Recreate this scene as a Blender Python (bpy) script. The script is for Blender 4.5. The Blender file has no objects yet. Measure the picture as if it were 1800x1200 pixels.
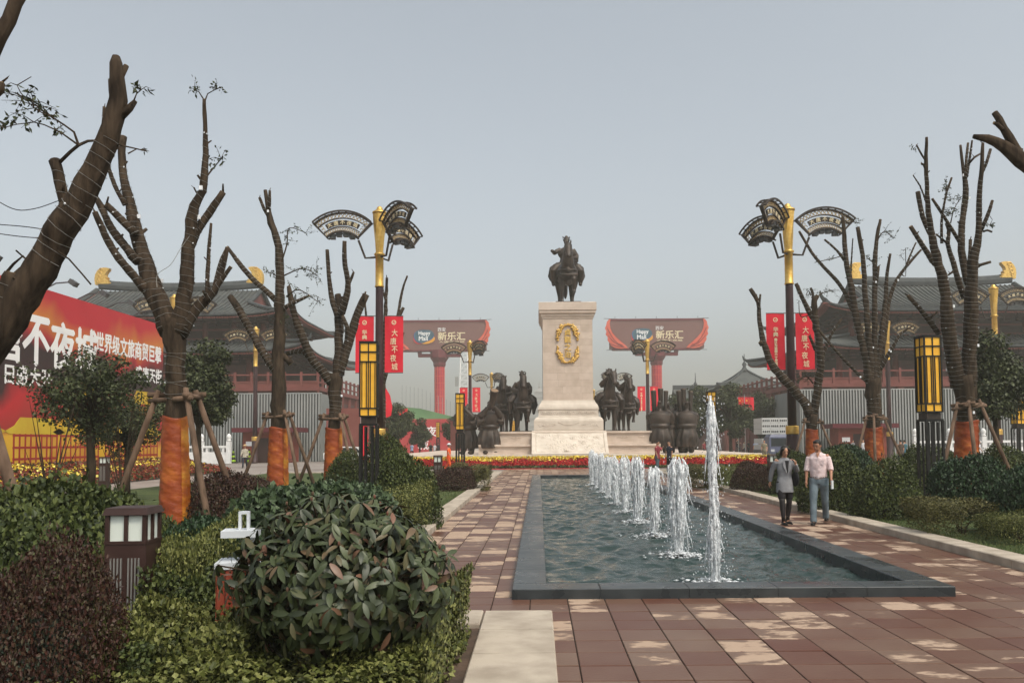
import bpy, bmesh, math, random
import numpy as np
from mathutils import Vector, Matrix, Euler
R = math.radians
rnd = random.Random(7)
nrs = np.random.RandomState(11)
scene = bpy.context.scene
COL = scene.collection

# ---------------------------------------------------------------- camera, sky, sun, exposure
CAMP = Vector((-2.1, 0.0, 1.7))
FPX, PITCH, ROLL = 1460.0, R(2.8), R(-0.4)
HOR_X, HOR_Y = 946.0, 776.0
cam_data = bpy.data.cameras.new('camera')
cam = bpy.data.objects.new('camera', cam_data); COL.objects.link(cam)
cam_data.sensor_width = 36; cam_data.lens = FPX / 1800 * 36
cam_data.clip_start = 0.05; cam_data.clip_end = 4000
SHX = -(HOR_X - 900) / 1800
SHY = ((HOR_Y - 600) - FPX * math.tan(PITCH)) / 1800
cam_data.shift_x, cam_data.shift_y = SHX, SHY
CAMR = (Matrix.Rotation(R(90) + PITCH, 3, 'X') @ Matrix.Rotation(ROLL, 3, 'Z'))
cam.matrix_world = Matrix.Translation(CAMP) @ CAMR.to_4x4()
scene.camera = cam

SUN_EL = R(55)
sun_dir = Vector((math.sin(R(142)) * math.cos(SUN_EL), math.cos(R(142)) * math.cos(SUN_EL), math.sin(SUN_EL)))
world = bpy.data.worlds.new('World'); scene.world = world; world.use_nodes = True
wn = world.node_tree.nodes; wl = world.node_tree.links
sky = wn.new('ShaderNodeTexSky'); sky.sky_type = 'NISHITA'; sky.sun_disc = False
sky.sun_elevation = SUN_EL; sky.sun_rotation = R(142)
sky.air_density = 1.0; sky.dust_density = 7.0; sky.ozone_density = 1.0; sky.altitude = 400
bg = wn['Background']; bg.inputs['Strength'].default_value = 0.15
hs = wn.new('ShaderNodeHueSaturation'); hs.inputs['Saturation'].default_value = 0.35   # veiled, colourless summer haze above
wl.new(sky.outputs['Color'], hs.inputs['Color']); tint = wn.new('ShaderNodeMix'); tint.data_type = 'RGBA'; tint.blend_type = 'MULTIPLY'; tint.inputs['Factor'].default_value = 1.0; tint.inputs['B'].default_value = (0.955, 1.0, 1.0, 1)
wl.new(hs.outputs['Color'], tint.inputs['A']); wl.new(tint.outputs['Result'], bg.inputs['Color'])
sun_data = bpy.data.lights.new('sun', 'SUN'); sun_data.energy = 1.3; sun_data.angle = R(11)
sun_data.color = (1.0, 0.87, 0.70)
sun = bpy.data.objects.new('sun', sun_data); COL.objects.link(sun)
sun.rotation_euler = (-sun_dir).to_track_quat('-Z', 'Y').to_euler()
sun.location = (0, 0, 40)
scene.view_settings.view_transform = 'Standard'; scene.view_settings.look = 'None'
scene.view_settings.exposure = 0.54; scene.view_settings.gamma = 1.0
scene.view_settings.use_curve_mapping = False
scene.cycles.use_denoising = True
scene.cycles.max_bounces = 6; scene.cycles.volume_bounces = 1
scene.cycles.transparent_max_bounces = 8
scene.render.film_transparent = False

def ray(px, py):
    x = (px - 900) / FPX + SHX * 1800 / FPX
    y = -(py - 600) / FPX + SHY * 1800 / FPX
    return CAMR @ Vector((x, y, -1))
def P(px, py, Y):                       # the point seen at a pixel, Y metres down the axis
    d = ray(px, py); return CAMP + d * (Y / d.y)
def G(px, py, z=0.0):                   # the point seen at a pixel on the level z
    d = ray(px, py); return CAMP + d * ((z - CAMP.z) / d.z)

# ---------------------------------------------------------------- mesh helpers
class MB:
    def __init__(s): s.v = []; s.f = []
    def add(s, vs, fs):
        n = len(s.v); s.v.extend([tuple(v) for v in vs]); s.f.extend([tuple(i + n for i in f) for f in fs]); return s
    def box(s, c, d, rz=0.0, rx=0.0, ry=0.0, top=1.0):
        hx, hy, hz = d[0] / 2, d[1] / 2, d[2] / 2
        M = Euler((rx, ry, rz)).to_matrix(); c = Vector(c)
        vs = [c + M @ Vector((x * (top if z > 0 else 1), y * (top if z > 0 else 1), z)) for z in (-hz, hz) for x, y in ((-hx, -hy), (hx, -hy), (hx, hy), (-hx, hy))]
        return s.add(vs, [(3, 2, 1, 0), (4, 5, 6, 7), (0, 1, 5, 4), (1, 2, 6, 5), (2, 3, 7, 6), (3, 0, 4, 7)])
    def bb(s, x0, x1, y0, y1, z0, z1):
        return s.box(((x0 + x1) / 2, (y0 + y1) / 2, (z0 + z1) / 2), (x1 - x0, y1 - y0, z1 - z0))
    def bar(s, a, b, w, h=None):
        a, b = Vector(a), Vector(b); h = h or w
        d = (b - a); L = d.length
        if L < 1e-6: return s
        q = d.to_track_quat('X', 'Z').to_matrix(); c = (a + b) / 2
        vs = [c + q @ Vector((x, y, z)) for z in (-h / 2, h / 2) for x, y in ((-L / 2, -w / 2), (L / 2, -w / 2), (L / 2, w / 2), (-L / 2, w / 2))]
        return s.add(vs, [(3, 2, 1, 0), (4, 5, 6, 7), (0, 1, 5, 4), (1, 2, 6, 5), (2, 3, 7, 6), (3, 0, 4, 7)])
    def tube(s, pts, rad, seg=8, ref=(0, 1, 0), caps=True, jit=0.0, rg=None):
        pts = [Vector(p) for p in pts]; n = len(pts)
        if not isinstance(rad, (list, tuple)): rad = [rad] * n
        ref = Vector(ref); vs = []; fs = []
        for i, p in enumerate(pts):
            t = (pts[min(i + 1, n - 1)] - pts[max(i - 1, 0)])
            t = t.normalized() if t.length > 1e-9 else Vector((0, 0, 1))
            side = t.cross(ref)
            if side.length < 1e-3: side = t.cross(Vector((1, 0, 0.01)))
            side.normalize(); up = side.cross(t).normalized()
            r = rad[i]; a, b = (r if isinstance(r, (tuple, list)) else (r, r))
            for k in range(seg):
                an = 2 * math.pi * k / seg
                j = 1 + (rg.uniform(-jit, jit) if rg else 0)
                vs.append(p + side * (math.cos(an) * a * j) + up * (math.sin(an) * b * j))
        for i in range(n - 1):
            for k in range(seg):
                k2 = (k + 1) % seg
                fs.append((i * seg + k, i * seg + k2, (i + 1) * seg + k2, (i + 1) * seg + k))
        if caps:
            fs.append(tuple(reversed(range(seg)))); fs.append(tuple(range((n - 1) * seg, n * seg)))
        return s.add(vs, fs)
    def lathe(s, prof, c=(0, 0, 0), seg=16, sx=1.0, sy=1.0):
        c = Vector(c); vs = []; fs = []; n = len(prof)
        for r, z in prof:
            for k in range(seg):
                a = 2 * math.pi * k / seg; vs.append(c + Vector((math.cos(a) * r * sx, math.sin(a) * r * sy, z)))
        for i in range(n - 1):
            for k in range(seg):
                k2 = (k + 1) % seg; fs.append((i * seg + k, i * seg + k2, (i + 1) * seg + k2, (i + 1) * seg + k))
        fs.append(tuple(reversed(range(seg)))); fs.append(tuple(range((n - 1) * seg, n * seg)))
        return s.add(vs, fs)
    def ell(s, c, r, seg=12, rings=8, M=None):
        c = Vector(c); r = (r, r, r) if not isinstance(r, (tuple, list)) else r
        vs = []; fs = []
        def T(v): return c + (M @ v if M else v)
        vs.append(T(Vector((0, 0, -r[2]))))
        for i in range(1, rings):
            ph = -math.pi / 2 + math.pi * i / rings
            for k in range(seg):
                a = 2 * math.pi * k / seg
                vs.append(T(Vector((math.cos(a) * math.cos(ph) * r[0], math.sin(a) * math.cos(ph) * r[1], math.sin(ph) * r[2]))))
        vs.append(T(Vector((0, 0, r[2])))); top = len(vs) - 1
        for k in range(seg):
            k2 = (k + 1) % seg
            fs.append((0, 1 + k2, 1 + k)); b = 1 + (rings - 2) * seg; fs.append((top, b + k, b + k2))
            for i in range(rings - 2):
                fs.append((1 + i * seg + k, 1 + i * seg + k2, 1 + (i + 1) * seg + k2, 1 + (i + 1) * seg + k))
        return s.add(vs, fs)
    def prism(s, poly, o, ux, uy, th):      # polygon in the plane (ux,uy) at o, thickness th along ux x uy, both ways
        o, ux, uy = Vector(o), Vector(ux), Vector(uy); nz = ux.cross(uy).normalized() * (th / 2); n = len(poly)
        vs = [o + ux * x + uy * y - nz for x, y in poly] + [o + ux * x + uy * y + nz for x, y in poly]
        fs = [tuple(reversed(range(n))), tuple(range(n, 2 * n))] + [(i, (i + 1) % n, n + (i + 1) % n, n + i) for i in range(n)]
        return s.add(vs, fs)
    def band(s, A, B, o, ux, uy, th):       # strip between two 2D polylines, thick
        n = len(A); o, ux, uy = Vector(o), Vector(ux), Vector(uy); nz = ux.cross(uy).normalized() * (th / 2)
        vs = []
        for q in (-1, 1):
            for L in (A, B): vs += [o + ux * x + uy * y + nz * q for x, y in L]
        fs = []
        for i in range(n - 1):
            fs += [(n + i, n + i + 1, i + 1, i), (2 * n + i, 2 * n + i + 1, 3 * n + i + 1, 3 * n + i), (i, i + 1, 2 * n + i + 1, 2 * n + i), (n + i + 1, n + i, 3 * n + i, 3 * n + i + 1)]
        fs += [(0, 2 * n, 3 * n, n), (n - 1, 2 * n - 1, 4 * n - 1, 3 * n - 1)]
        return s.add(vs, fs)
    def grid(s, fn, nu, nv):
        vs = [fn(i / nu, j / nv) for j in range(nv + 1) for i in range(nu + 1)]
        return s.add(vs, [(j * (nu + 1) + i, j * (nu + 1) + i + 1, (j + 1) * (nu + 1) + i + 1, (j + 1) * (nu + 1) + i) for j in range(nv) for i in range(nu)])
    def mesh(s, name, m=None, smooth=False, weld=False):
        me = bpy.data.meshes.new(name); me.from_pydata(s.v, [], s.f)
        if m: me.materials.append(m)
        if smooth: me.polygons.foreach_set('use_smooth', [True] * len(me.polygons))
        me.update(); return me
    def build(s, name, m, parent=None, smooth=False, loc=None, rz=None):
        return link(name, s.mesh(name, m, smooth), parent, loc, rz)

def link(name, me, parent=None, loc=None, rz=None):
    o = bpy.data.objects.new(name, me); COL.objects.link(o)
    if parent is not None: o.parent = parent
    if loc is not None: o.location = loc
    if rz is not None: o.rotation_euler = (0, 0, rz)
    return o
def tag(o, label=None, cat=None, group=None, kind=None):
    if label: o['label'] = label
    if cat: o['category'] = cat
    if group: o['group'] = group
    if kind: o['kind'] = kind
    return o
def thing(name, label, cat, loc=(0, 0, 0), rz=0.0, group=None, sc=1.0):
    o = bpy.data.objects.new(name, None); COL.objects.link(o)
    o.location = loc; o.rotation_euler = (0, 0, rz); o.scale = (sc, sc, sc); o.empty_display_size = 0.2
    return tag(o, label, cat, group)
def copy_tree(o, loc=None, rz=None, label=None, sc=None, parent=None):
    c = o.copy(); COL.objects.link(c); c.parent = parent
    if loc is not None: c.location = loc
    if rz is not None: c.rotation_euler = (0, 0, rz)
    if sc is not None: c.scale = (sc, sc, sc)
    if label: c['label'] = label
    for ch in list(o.children): copy_tree(ch, parent=c)
    return c
def structure(o): o['kind'] = 'structure'; return o
def stuff(o): o['kind'] = 'stuff'; return o
def from_np(name, V, F, m, smooth=False):
    me = bpy.data.meshes.new(name); nv, nf, k = len(V), len(F), F.shape[1]
    me.vertices.add(nv); me.vertices.foreach_set('co', np.ascontiguousarray(V, np.float32).ravel())
    me.loops.add(nf * k); me.loops.foreach_set('vertex_index', np.ascontiguousarray(F, np.int32).ravel())
    me.polygons.add(nf); me.polygons.foreach_set('loop_start', np.arange(0, nf * k, k, dtype=np.int32))
    me.polygons.foreach_set('use_smooth', np.full(nf, smooth)); me.update(calc_edges=True)
    if m: me.materials.append(m)
    return me
def remesh(mb, voxel, m, name, smooth=4):
    me = mb.mesh(name); o = bpy.data.objects.new(name, me); COL.objects.link(o)
    md = o.modifiers.new('r', 'REMESH'); md.mode = 'VOXEL'; md.voxel_size = voxel
    if smooth:
        sm = o.modifiers.new('s', 'SMOOTH'); sm.iterations = smooth; sm.factor = 0.5
    dg = bpy.context.evaluated_depsgraph_get(); dg.update()
    r = bpy.data.meshes.new_from_object(o.evaluated_get(dg))
    bpy.data.objects.remove(o); bpy.data.meshes.remove(me)
    r.name = name; r.materials.clear(); r.materials.append(m)
    r.polygons.foreach_set('use_smooth', [True] * len(r.polygons)); return r

# ---------------------------------------------------------------- materials
MATS = {}
def mat(name, col, rough=0.6, metal=0.0, col2=None, scale=6.0, bump=0.0, bscale=None, detail=4.0, spec=None, coords='Object', stretch=None, island=False, emit=None, trans=0.0, sss=0.0, lo=0.35, hi=0.65, rough2=None):
    if name in MATS: return MATS[name]
    m = bpy.data.materials.new(name); m.use_nodes = True; MATS[name] = m
    nt = m.node_tree; b = nt.nodes['Principled BSDF']
    b.inputs['Base Color'].default_value = (*col, 1); b.inputs['Roughness'].default_value = rough; b.inputs['Metallic'].default_value = metal
    b.inputs['Specular IOR Level'].default_value = .28 if spec is None and not metal else (spec or .5)
    if trans: b.inputs['Transmission Weight'].default_value = trans
    if sss:
        b.inputs['Subsurface Weight'].default_value = sss; b.inputs['Subsurface Radius'].default_value = (0.05, 0.05, 0.05)
    if emit: b.inputs['Emission Color'].default_value = (*emit[0], 1); b.inputs['Emission Strength'].default_value = emit[1]
    tc = nt.nodes.new('ShaderNodeTexCoord'); vec = tc.outputs[coords]
    if stretch:
        mp = nt.nodes.new('ShaderNodeMapping'); mp.inputs['Scale'].default_value = stretch
        nt.links.new(vec, mp.inputs['Vector']); vec = mp.outputs['Vector']
    if col2 is not None:
        rp = nt.nodes.new('ShaderNodeValToRGB'); rp.color_ramp.elements[0].position = lo; rp.color_ramp.elements[1].position = hi
        cols = col2 if isinstance(col2[0], (tuple, list)) else [col2]
        rp.color_ramp.elements[0].color = (*col, 1); rp.color_ramp.elements[1].color = (*cols[-1], 1)
        for i, c in enumerate(cols[:-1]):
            e = rp.color_ramp.elements.new(lo + (hi - lo) * (i + 1) / len(cols)); e.color = (*c, 1)
        if island:
            g = nt.nodes.new('ShaderNodeNewGeometry'); nt.links.new(g.outputs['Random Per Island'], rp.inputs['Fac'])
        else:
            nz = nt.nodes.new('ShaderNodeTexNoise'); nz.inputs['Scale'].default_value = scale; nz.inputs['Detail'].default_value = detail
            nt.links.new(vec, nz.inputs['Vector']); nt.links.new(nz.outputs['Fac'], rp.inputs['Fac'])
            if rough2 is not None:
                mr = nt.nodes.new('ShaderNodeMapRange'); mr.inputs['From Min'].default_value = lo; mr.inputs['From Max'].default_value = hi
                mr.inputs['To Min'].default_value = rough; mr.inputs['To Max'].default_value = rough2
                nt.links.new(nz.outputs['Fac'], mr.inputs['Value']); nt.links.new(mr.outputs['Result'], b.inputs['Roughness'])
        nt.links.new(rp.outputs['Color'], b.inputs['Base Color'])
    if bump:
        n2 = nt.nodes.new('ShaderNodeTexNoise'); n2.inputs['Scale'].default_value = bscale or scale * 3; n2.inputs['Detail'].default_value = 5
        nt.links.new(vec, n2.inputs['Vector'])
        bp = nt.nodes.new('ShaderNodeBump'); bp.inputs['Strength'].default_value = bump; bp.inputs['Distance'].default_value = 0.02
        nt.links.new(n2.outputs['Fac'], bp.inputs['Height']); nt.links.new(bp.outputs['Normal'], b.inputs['Normal'])
    return m

M = {}
M['bark'] = mat('bark', (0.018, 0.012, 0.008), 0.92, col2=(0.072, 0.05, 0.033), scale=11, bump=1.0, bscale=22, stretch=(1, 1, 0.22), detail=8, lo=.3, hi=.72, spec=.1)
M['barkend'] = mat('cut_wood', (0.28, 0.20, 0.10), 0.8, col2=(0.16, 0.11, 0.06), scale=8)
M['prop'] = mat('prop_wood', (0.075, 0.045, 0.028), 0.85, col2=(0.16, 0.10, 0.065), scale=7, bump=0.4, stretch=(1, 1, 0.3))
M['wrap'] = mat('orange_satin', (0.16, 0.022, 0.006), 0.5, col2=[(0.28, 0.055, 0.010), (0.48, 0.14, 0.018)], scale=2.6, bump=1.0, bscale=6, stretch=(1, 1, 1.6), lo=0.28, hi=0.78, spec=.35)
M['wrapgold'] = mat('satin_golden_side', (0.26, 0.055, 0.008), 0.45, col2=[(0.40, 0.12, 0.012), (0.52, 0.22, 0.025)], scale=3, bump=1.0, bscale=6, stretch=(1, 1, 1.6), spec=.35)
M['wire'] = mat('pale_wire', (0.30, 0.29, 0.27), 0.6)
M['bulb'] = mat('white_plastic', (0.75, 0.76, 0.78), 0.4)
M['stone'] = mat('pale_granite', (0.44, 0.35, 0.28), 0.75, col2=(0.54, 0.44, 0.36), scale=1.3, bump=0.12, bscale=40)
M['stone2'] = mat('pale_granite_b', (0.48, 0.385, 0.31), 0.75, col2=(0.56, 0.46, 0.38), scale=1.7, bump=0.12, bscale=40)
M['relief'] = mat('carved_limestone', (0.50, 0.43, 0.355), 0.8, col2=(0.58, 0.51, 0.43), scale=2, bump=0.15, bscale=30)
M['kerb'] = mat('cream_granite', (0.30, 0.25, 0.195), 0.8, col2=(0.44, 0.375, 0.30), scale=3.4, bump=0.2, bscale=120, detail=8)
M['granite'] = mat('dark_granite', (0.018, 0.022, 0.024), 0.22, col2=(0.04, 0.046, 0.048), scale=2.2, rough2=0.4, spec=.4, bump=0.03, bscale=90)
M['bronze'] = mat('bronze', (0.020, 0.013, 0.009), 0.45, metal=0.3, col2=(0.062, 0.042, 0.030), scale=2.6, bump=0.35, bscale=10, rough2=0.6)
M['gold'] = mat('gilded', (0.62, 0.36, 0.07), 0.38, metal=0.75, col2=(0.72, 0.47, 0.14), scale=5, bump=0.4, bscale=14)
M['goldleaf'] = mat('gilded_leaf', (0.58, 0.34, 0.06), 0.45, metal=0.55, col2=(0.78, 0.52, 0.16), scale=7, bump=0.5, bscale=9)
M['pole'] = mat('aubergine_paint', (0.032, 0.012, 0.014), 0.45, col2=(0.045, 0.02, 0.02), scale=3)
M['black'] = mat('black_steel', (0.006, 0.0055, 0.005), 0.5, col2=(0.012, 0.011, 0.01), scale=8)
M['fan'] = mat('fan_frame_bronze', (0.02, 0.014, 0.012), 0.5, col2=(0.05, 0.035, 0.025), scale=6)
M['fangold'] = mat('fan_gold_tracery', (0.34, 0.22, 0.09), 0.5, metal=0.2, col2=(0.48, 0.36, 0.2), scale=9)
M['fangrey'] = mat('floodlight_grey', (0.05, 0.05, 0.052), 0.5, col2=(0.09, 0.09, 0.09), scale=9)
M['glassgrey'] = mat('floodlight_glass', (0.45, 0.46, 0.47), 0.15)
M['yellow'] = mat('amber_panel', (0.72, 0.36, 0.028), 0.4, col2=(0.82, 0.46, 0.05), scale=3, sss=0.0)
M['redflag'] = mat('red_banner_cloth', (0.60, 0.012, 0.028), 0.65, col2=(0.68, 0.02, 0.04), scale=2)
M['star'] = mat('flag_yellow', (0.85, 0.55, 0.04), 0.6)
M['white'] = mat('white_print', (0.82, 0.80, 0.78), 0.6)
M['cream'] = mat('cream_print', (0.78, 0.66, 0.42), 0.6)
M['whitepaint'] = mat('white_paint', (0.70, 0.70, 0.68), 0.5, col2=(0.78, 0.78, 0.76), scale=4)
M['marble'] = mat('white_marble', (0.62, 0.62, 0.60), 0.6, col2=(0.72, 0.71, 0.69), scale=2)
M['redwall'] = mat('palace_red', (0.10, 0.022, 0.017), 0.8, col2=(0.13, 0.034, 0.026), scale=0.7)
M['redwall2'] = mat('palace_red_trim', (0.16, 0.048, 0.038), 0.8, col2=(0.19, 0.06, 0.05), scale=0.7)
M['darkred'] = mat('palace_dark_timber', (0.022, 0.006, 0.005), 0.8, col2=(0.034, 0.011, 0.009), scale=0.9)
M['panel'] = mat('palace_window_panel', (0.05, 0.018, 0.015), 0.6, col2=(0.07, 0.026, 0.02), scale=1.2)
M['tile'] = mat('grey_roof_tile', (0.045, 0.050, 0.050), 0.75, col2=(0.08, 0.084, 0.078), scale=0.8, detail=8)
M['ridge'] = mat('grey_ridge_tile', (0.045, 0.05, 0.052), 0.8, col2=(0.07, 0.075, 0.075), scale=1.5)
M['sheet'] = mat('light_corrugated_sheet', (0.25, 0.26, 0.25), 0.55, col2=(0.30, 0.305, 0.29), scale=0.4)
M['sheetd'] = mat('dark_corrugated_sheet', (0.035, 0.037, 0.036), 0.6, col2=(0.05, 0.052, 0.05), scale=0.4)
M['bbpanel'] = mat('billboard_mauve', (0.155, 0.068, 0.058), 0.6, col2=(0.18, 0.085, 0.075), scale=0.25)
M['bbframe'] = mat('billboard_maroon', (0.11, 0.012, 0.018), 0.55, col2=(0.14, 0.02, 0.026), scale=0.5)
M['bbcol'] = mat('billboard_column_red', (0.36, 0.016, 0.035), 0.45, col2=(0.42, 0.025, 0.05), scale=0.5)
M['coral'] = mat('coral_wing', (0.56, 0.085, 0.05), 0.6, col2=(0.64, 0.13, 0.08), scale=0.6)
M['teal'] = mat('logo_slate', (0.03, 0.085, 0.12), 0.5, col2=(0.05, 0.12, 0.16), scale=0.5)
M['bluep'] = mat('logo_blue', (0.02, 0.12, 0.35), 0.5); M['redp'] = mat('logo_red', (0.6, 0.05, 0.05), 0.5); M['orangep'] = mat('logo_orange', (0.75, 0.33, 0.03), 0.5)
M['soil'] = mat('soil', (0.05, 0.035, 0.025), 0.95, col2=(0.10, 0.065, 0.045), scale=3, bump=0.6, bscale=20)
M['lawn'] = mat('lawn', (0.035, 0.055, 0.014), 0.9, col2=(0.075, 0.095, 0.03), scale=1.5, bump=0.6, bscale=60)
M['grass'] = mat('grass_blade', (0.045, 0.075, 0.018), 0.7, col2=[(0.07, 0.10, 0.025), (0.12, 0.12, 0.045)], island=True, lo=0.0, hi=1.0)
def leafm(name, a, b, c, rough=0.5, spec=0.22): return mat(name, tuple(x * .8 for x in a), rough, col2=[b, c], island=True, lo=0.05, hi=0.95, spec=spec)
M['lf_green'] = leafm('leaf_green', (0.018, 0.027, 0.007), (0.042, 0.056, 0.014), (0.092, 0.108, 0.03))
M['lf_dark'] = leafm('leaf_dark_glossy', (0.012, 0.026, 0.011), (0.024, 0.046, 0.02), (0.04, 0.07, 0.03), 0.4)
M['lf_pale'] = leafm('leaf_pale_green', (0.018, 0.032, 0.014), (0.036, 0.058, 0.025), (0.068, 0.098, 0.044), 0.45)
M['lf_box'] = leafm('leaf_boxwood', (0.04, 0.048, 0.010), (0.092, 0.102, 0.024), (0.19, 0.19, 0.062))
M['lf_boxr'] = leafm('leaf_boxwood_brown', (0.05, 0.045, 0.012), (0.09, 0.085, 0.022), (0.14, 0.125, 0.045))
M['lf_red'] = leafm('leaf_russet', (0.022, 0.008, 0.006), (0.05, 0.018, 0.012), (0.055, 0.042, 0.022))
M['lf_redg'] = leafm('leaf_grey_green', (0.02, 0.03, 0.022), (0.035, 0.05, 0.035), (0.06, 0.07, 0.045))
M['lf_tree'] = leafm('leaf_tree', (0.022, 0.026, 0.009), (0.038, 0.047, 0.016), (0.068, 0.078, 0.03))
M['lf_rhod'] = mat('leaf_rhododendron', (0.014, 0.026, 0.014), 0.38, col2=(0.045, 0.07, 0.038), scale=5, spec=0.5)
M['lf_rhodp'] = mat('leaf_rhododendron_pale', (0.03, 0.05, 0.026), 0.4, col2=(0.06, 0.085, 0.045), scale=5, spec=0.5)
M['lf_rhodr'] = mat('leaf_rhododendron_russet', (0.14, 0.055, 0.035), 0.5, col2=(0.07, 0.05, 0.03), scale=7)
M['lf_rhods'] = leafm('leaf_rhododendron_mass', (0.012, 0.022, 0.012), (0.024, 0.042, 0.022), (0.045, 0.07, 0.035), 0.4)
M['fl_red'] = leafm('flower_red', (0.30, 0.006, 0.008), (0.40, 0.012, 0.012), (0.5, 0.02, 0.02))
M['fl_yel'] = leafm('flower_yellow', (0.55, 0.36, 0.02), (0.72, 0.55, 0.05), (0.8, 0.68, 0.16))
M['fl_rust'] = leafm('flower_rust', (0.14, 0.022, 0.014), (0.24, 0.04, 0.022), (0.16, 0.05, 0.02))
M['skin'] = mat('skin', (0.42, 0.22, 0.14), 0.55, col2=(0.48, 0.26, 0.17), scale=6, spec=0.3)
M['skin2'] = mat('skin_tan', (0.33, 0.16, 0.095), 0.55, col2=(0.38, 0.19, 0.12), scale=6, spec=0.3)
M['hair'] = mat('black_hair', (0.010, 0.008, 0.007), 0.45, col2=(0.02, 0.016, 0.013), scale=20, bump=0.5, bscale=60)
def cloth(n, c, d=0.8, ro=0.85): return mat(n, c, ro, col2=tuple(x * d for x in c), scale=9, bump=0.5, bscale=12)
# ---------------------------------------------------------------- lettering
def text_mesh(body, h=1.0, w=None, bold=0.0, depth=0.0, leading=1.0, m=None):
    cu = bpy.data.curves.new('lettering', 'FONT'); cu.body = body; cu.size = 1.0; cu.extrude = depth / 2
    cu.align_x = 'CENTER'; cu.align_y = 'CENTER'; cu.space_line = leading; cu.resolution_u = 2
    o = bpy.data.objects.new('lettering', cu); COL.objects.link(o)
    dg = bpy.context.evaluated_depsgraph_get(); dg.update()
    me = bpy.data.meshes.new_from_object(o.evaluated_get(dg)); bpy.data.objects.remove(o)
    n = len(me.vertices); co = np.empty(n * 3, np.float32); me.vertices.foreach_get('co', co); co = co.reshape(-1, 3)
    mn, mx = co.min(0), co.max(0); co -= (mn + mx) / 2
    sy = h / max(mx[1] - mn[1], 1e-6); sx = (w / max(mx[0] - mn[0], 1e-6)) if w else sy
    co *= np.array([sx, sy, 1.0]); me.vertices.foreach_set('co', co.ravel()); me.materials.clear()
    if m: me.materials.append(m)
    if bold:                                                       # heavier strokes: copies set a little to each side
        bm = bmesh.new(); d = bold * h * .9
        for i, (dx, dy) in enumerate(((0, 0), (d, 0), (-d, 0), (0, d), (0, -d))):
            k = len(bm.verts); bm.from_mesh(me); bm.verts.ensure_lookup_table()
            for v in bm.verts[k:]: v.co += Vector((dx, dy, -.0012 * i))
        bm.to_mesh(me); bm.free()
    me.update(); return me
FACE_CAM = Matrix.Rotation(R(90), 4, 'X')                       # lettering that reads from -Y
FACE_PX = Matrix.Rotation(R(90), 4, 'Z') @ Matrix.Rotation(R(90), 4, 'X')   # lettering that reads from +X
def put_text(name, me, parent, pos, face=FACE_CAM):
    o = link(name, me, parent); o.matrix_local = Matrix.Translation(Vector(pos)) @ face; return o

# ---------------------------------------------------------------- ground, paving, kerbs
def plaza_mat():
    m = mat('plaza_paving', (0.20, 0.165, 0.145), 0.75, col2=(0.30, 0.26, 0.23), scale=0.15, detail=8, bump=0.15, bscale=3)
    return m
g = MB()
for q in ((-850, -2.3, -200, 870), (2.3, 850, -200, 870), (-2.3, 2.3, -200, 9.2), (-2.3, 2.3, 39.9, 870)): g.bb(*q, -0.7, -0.03)
structure(g.build('ground', plaza_mat()))

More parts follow.
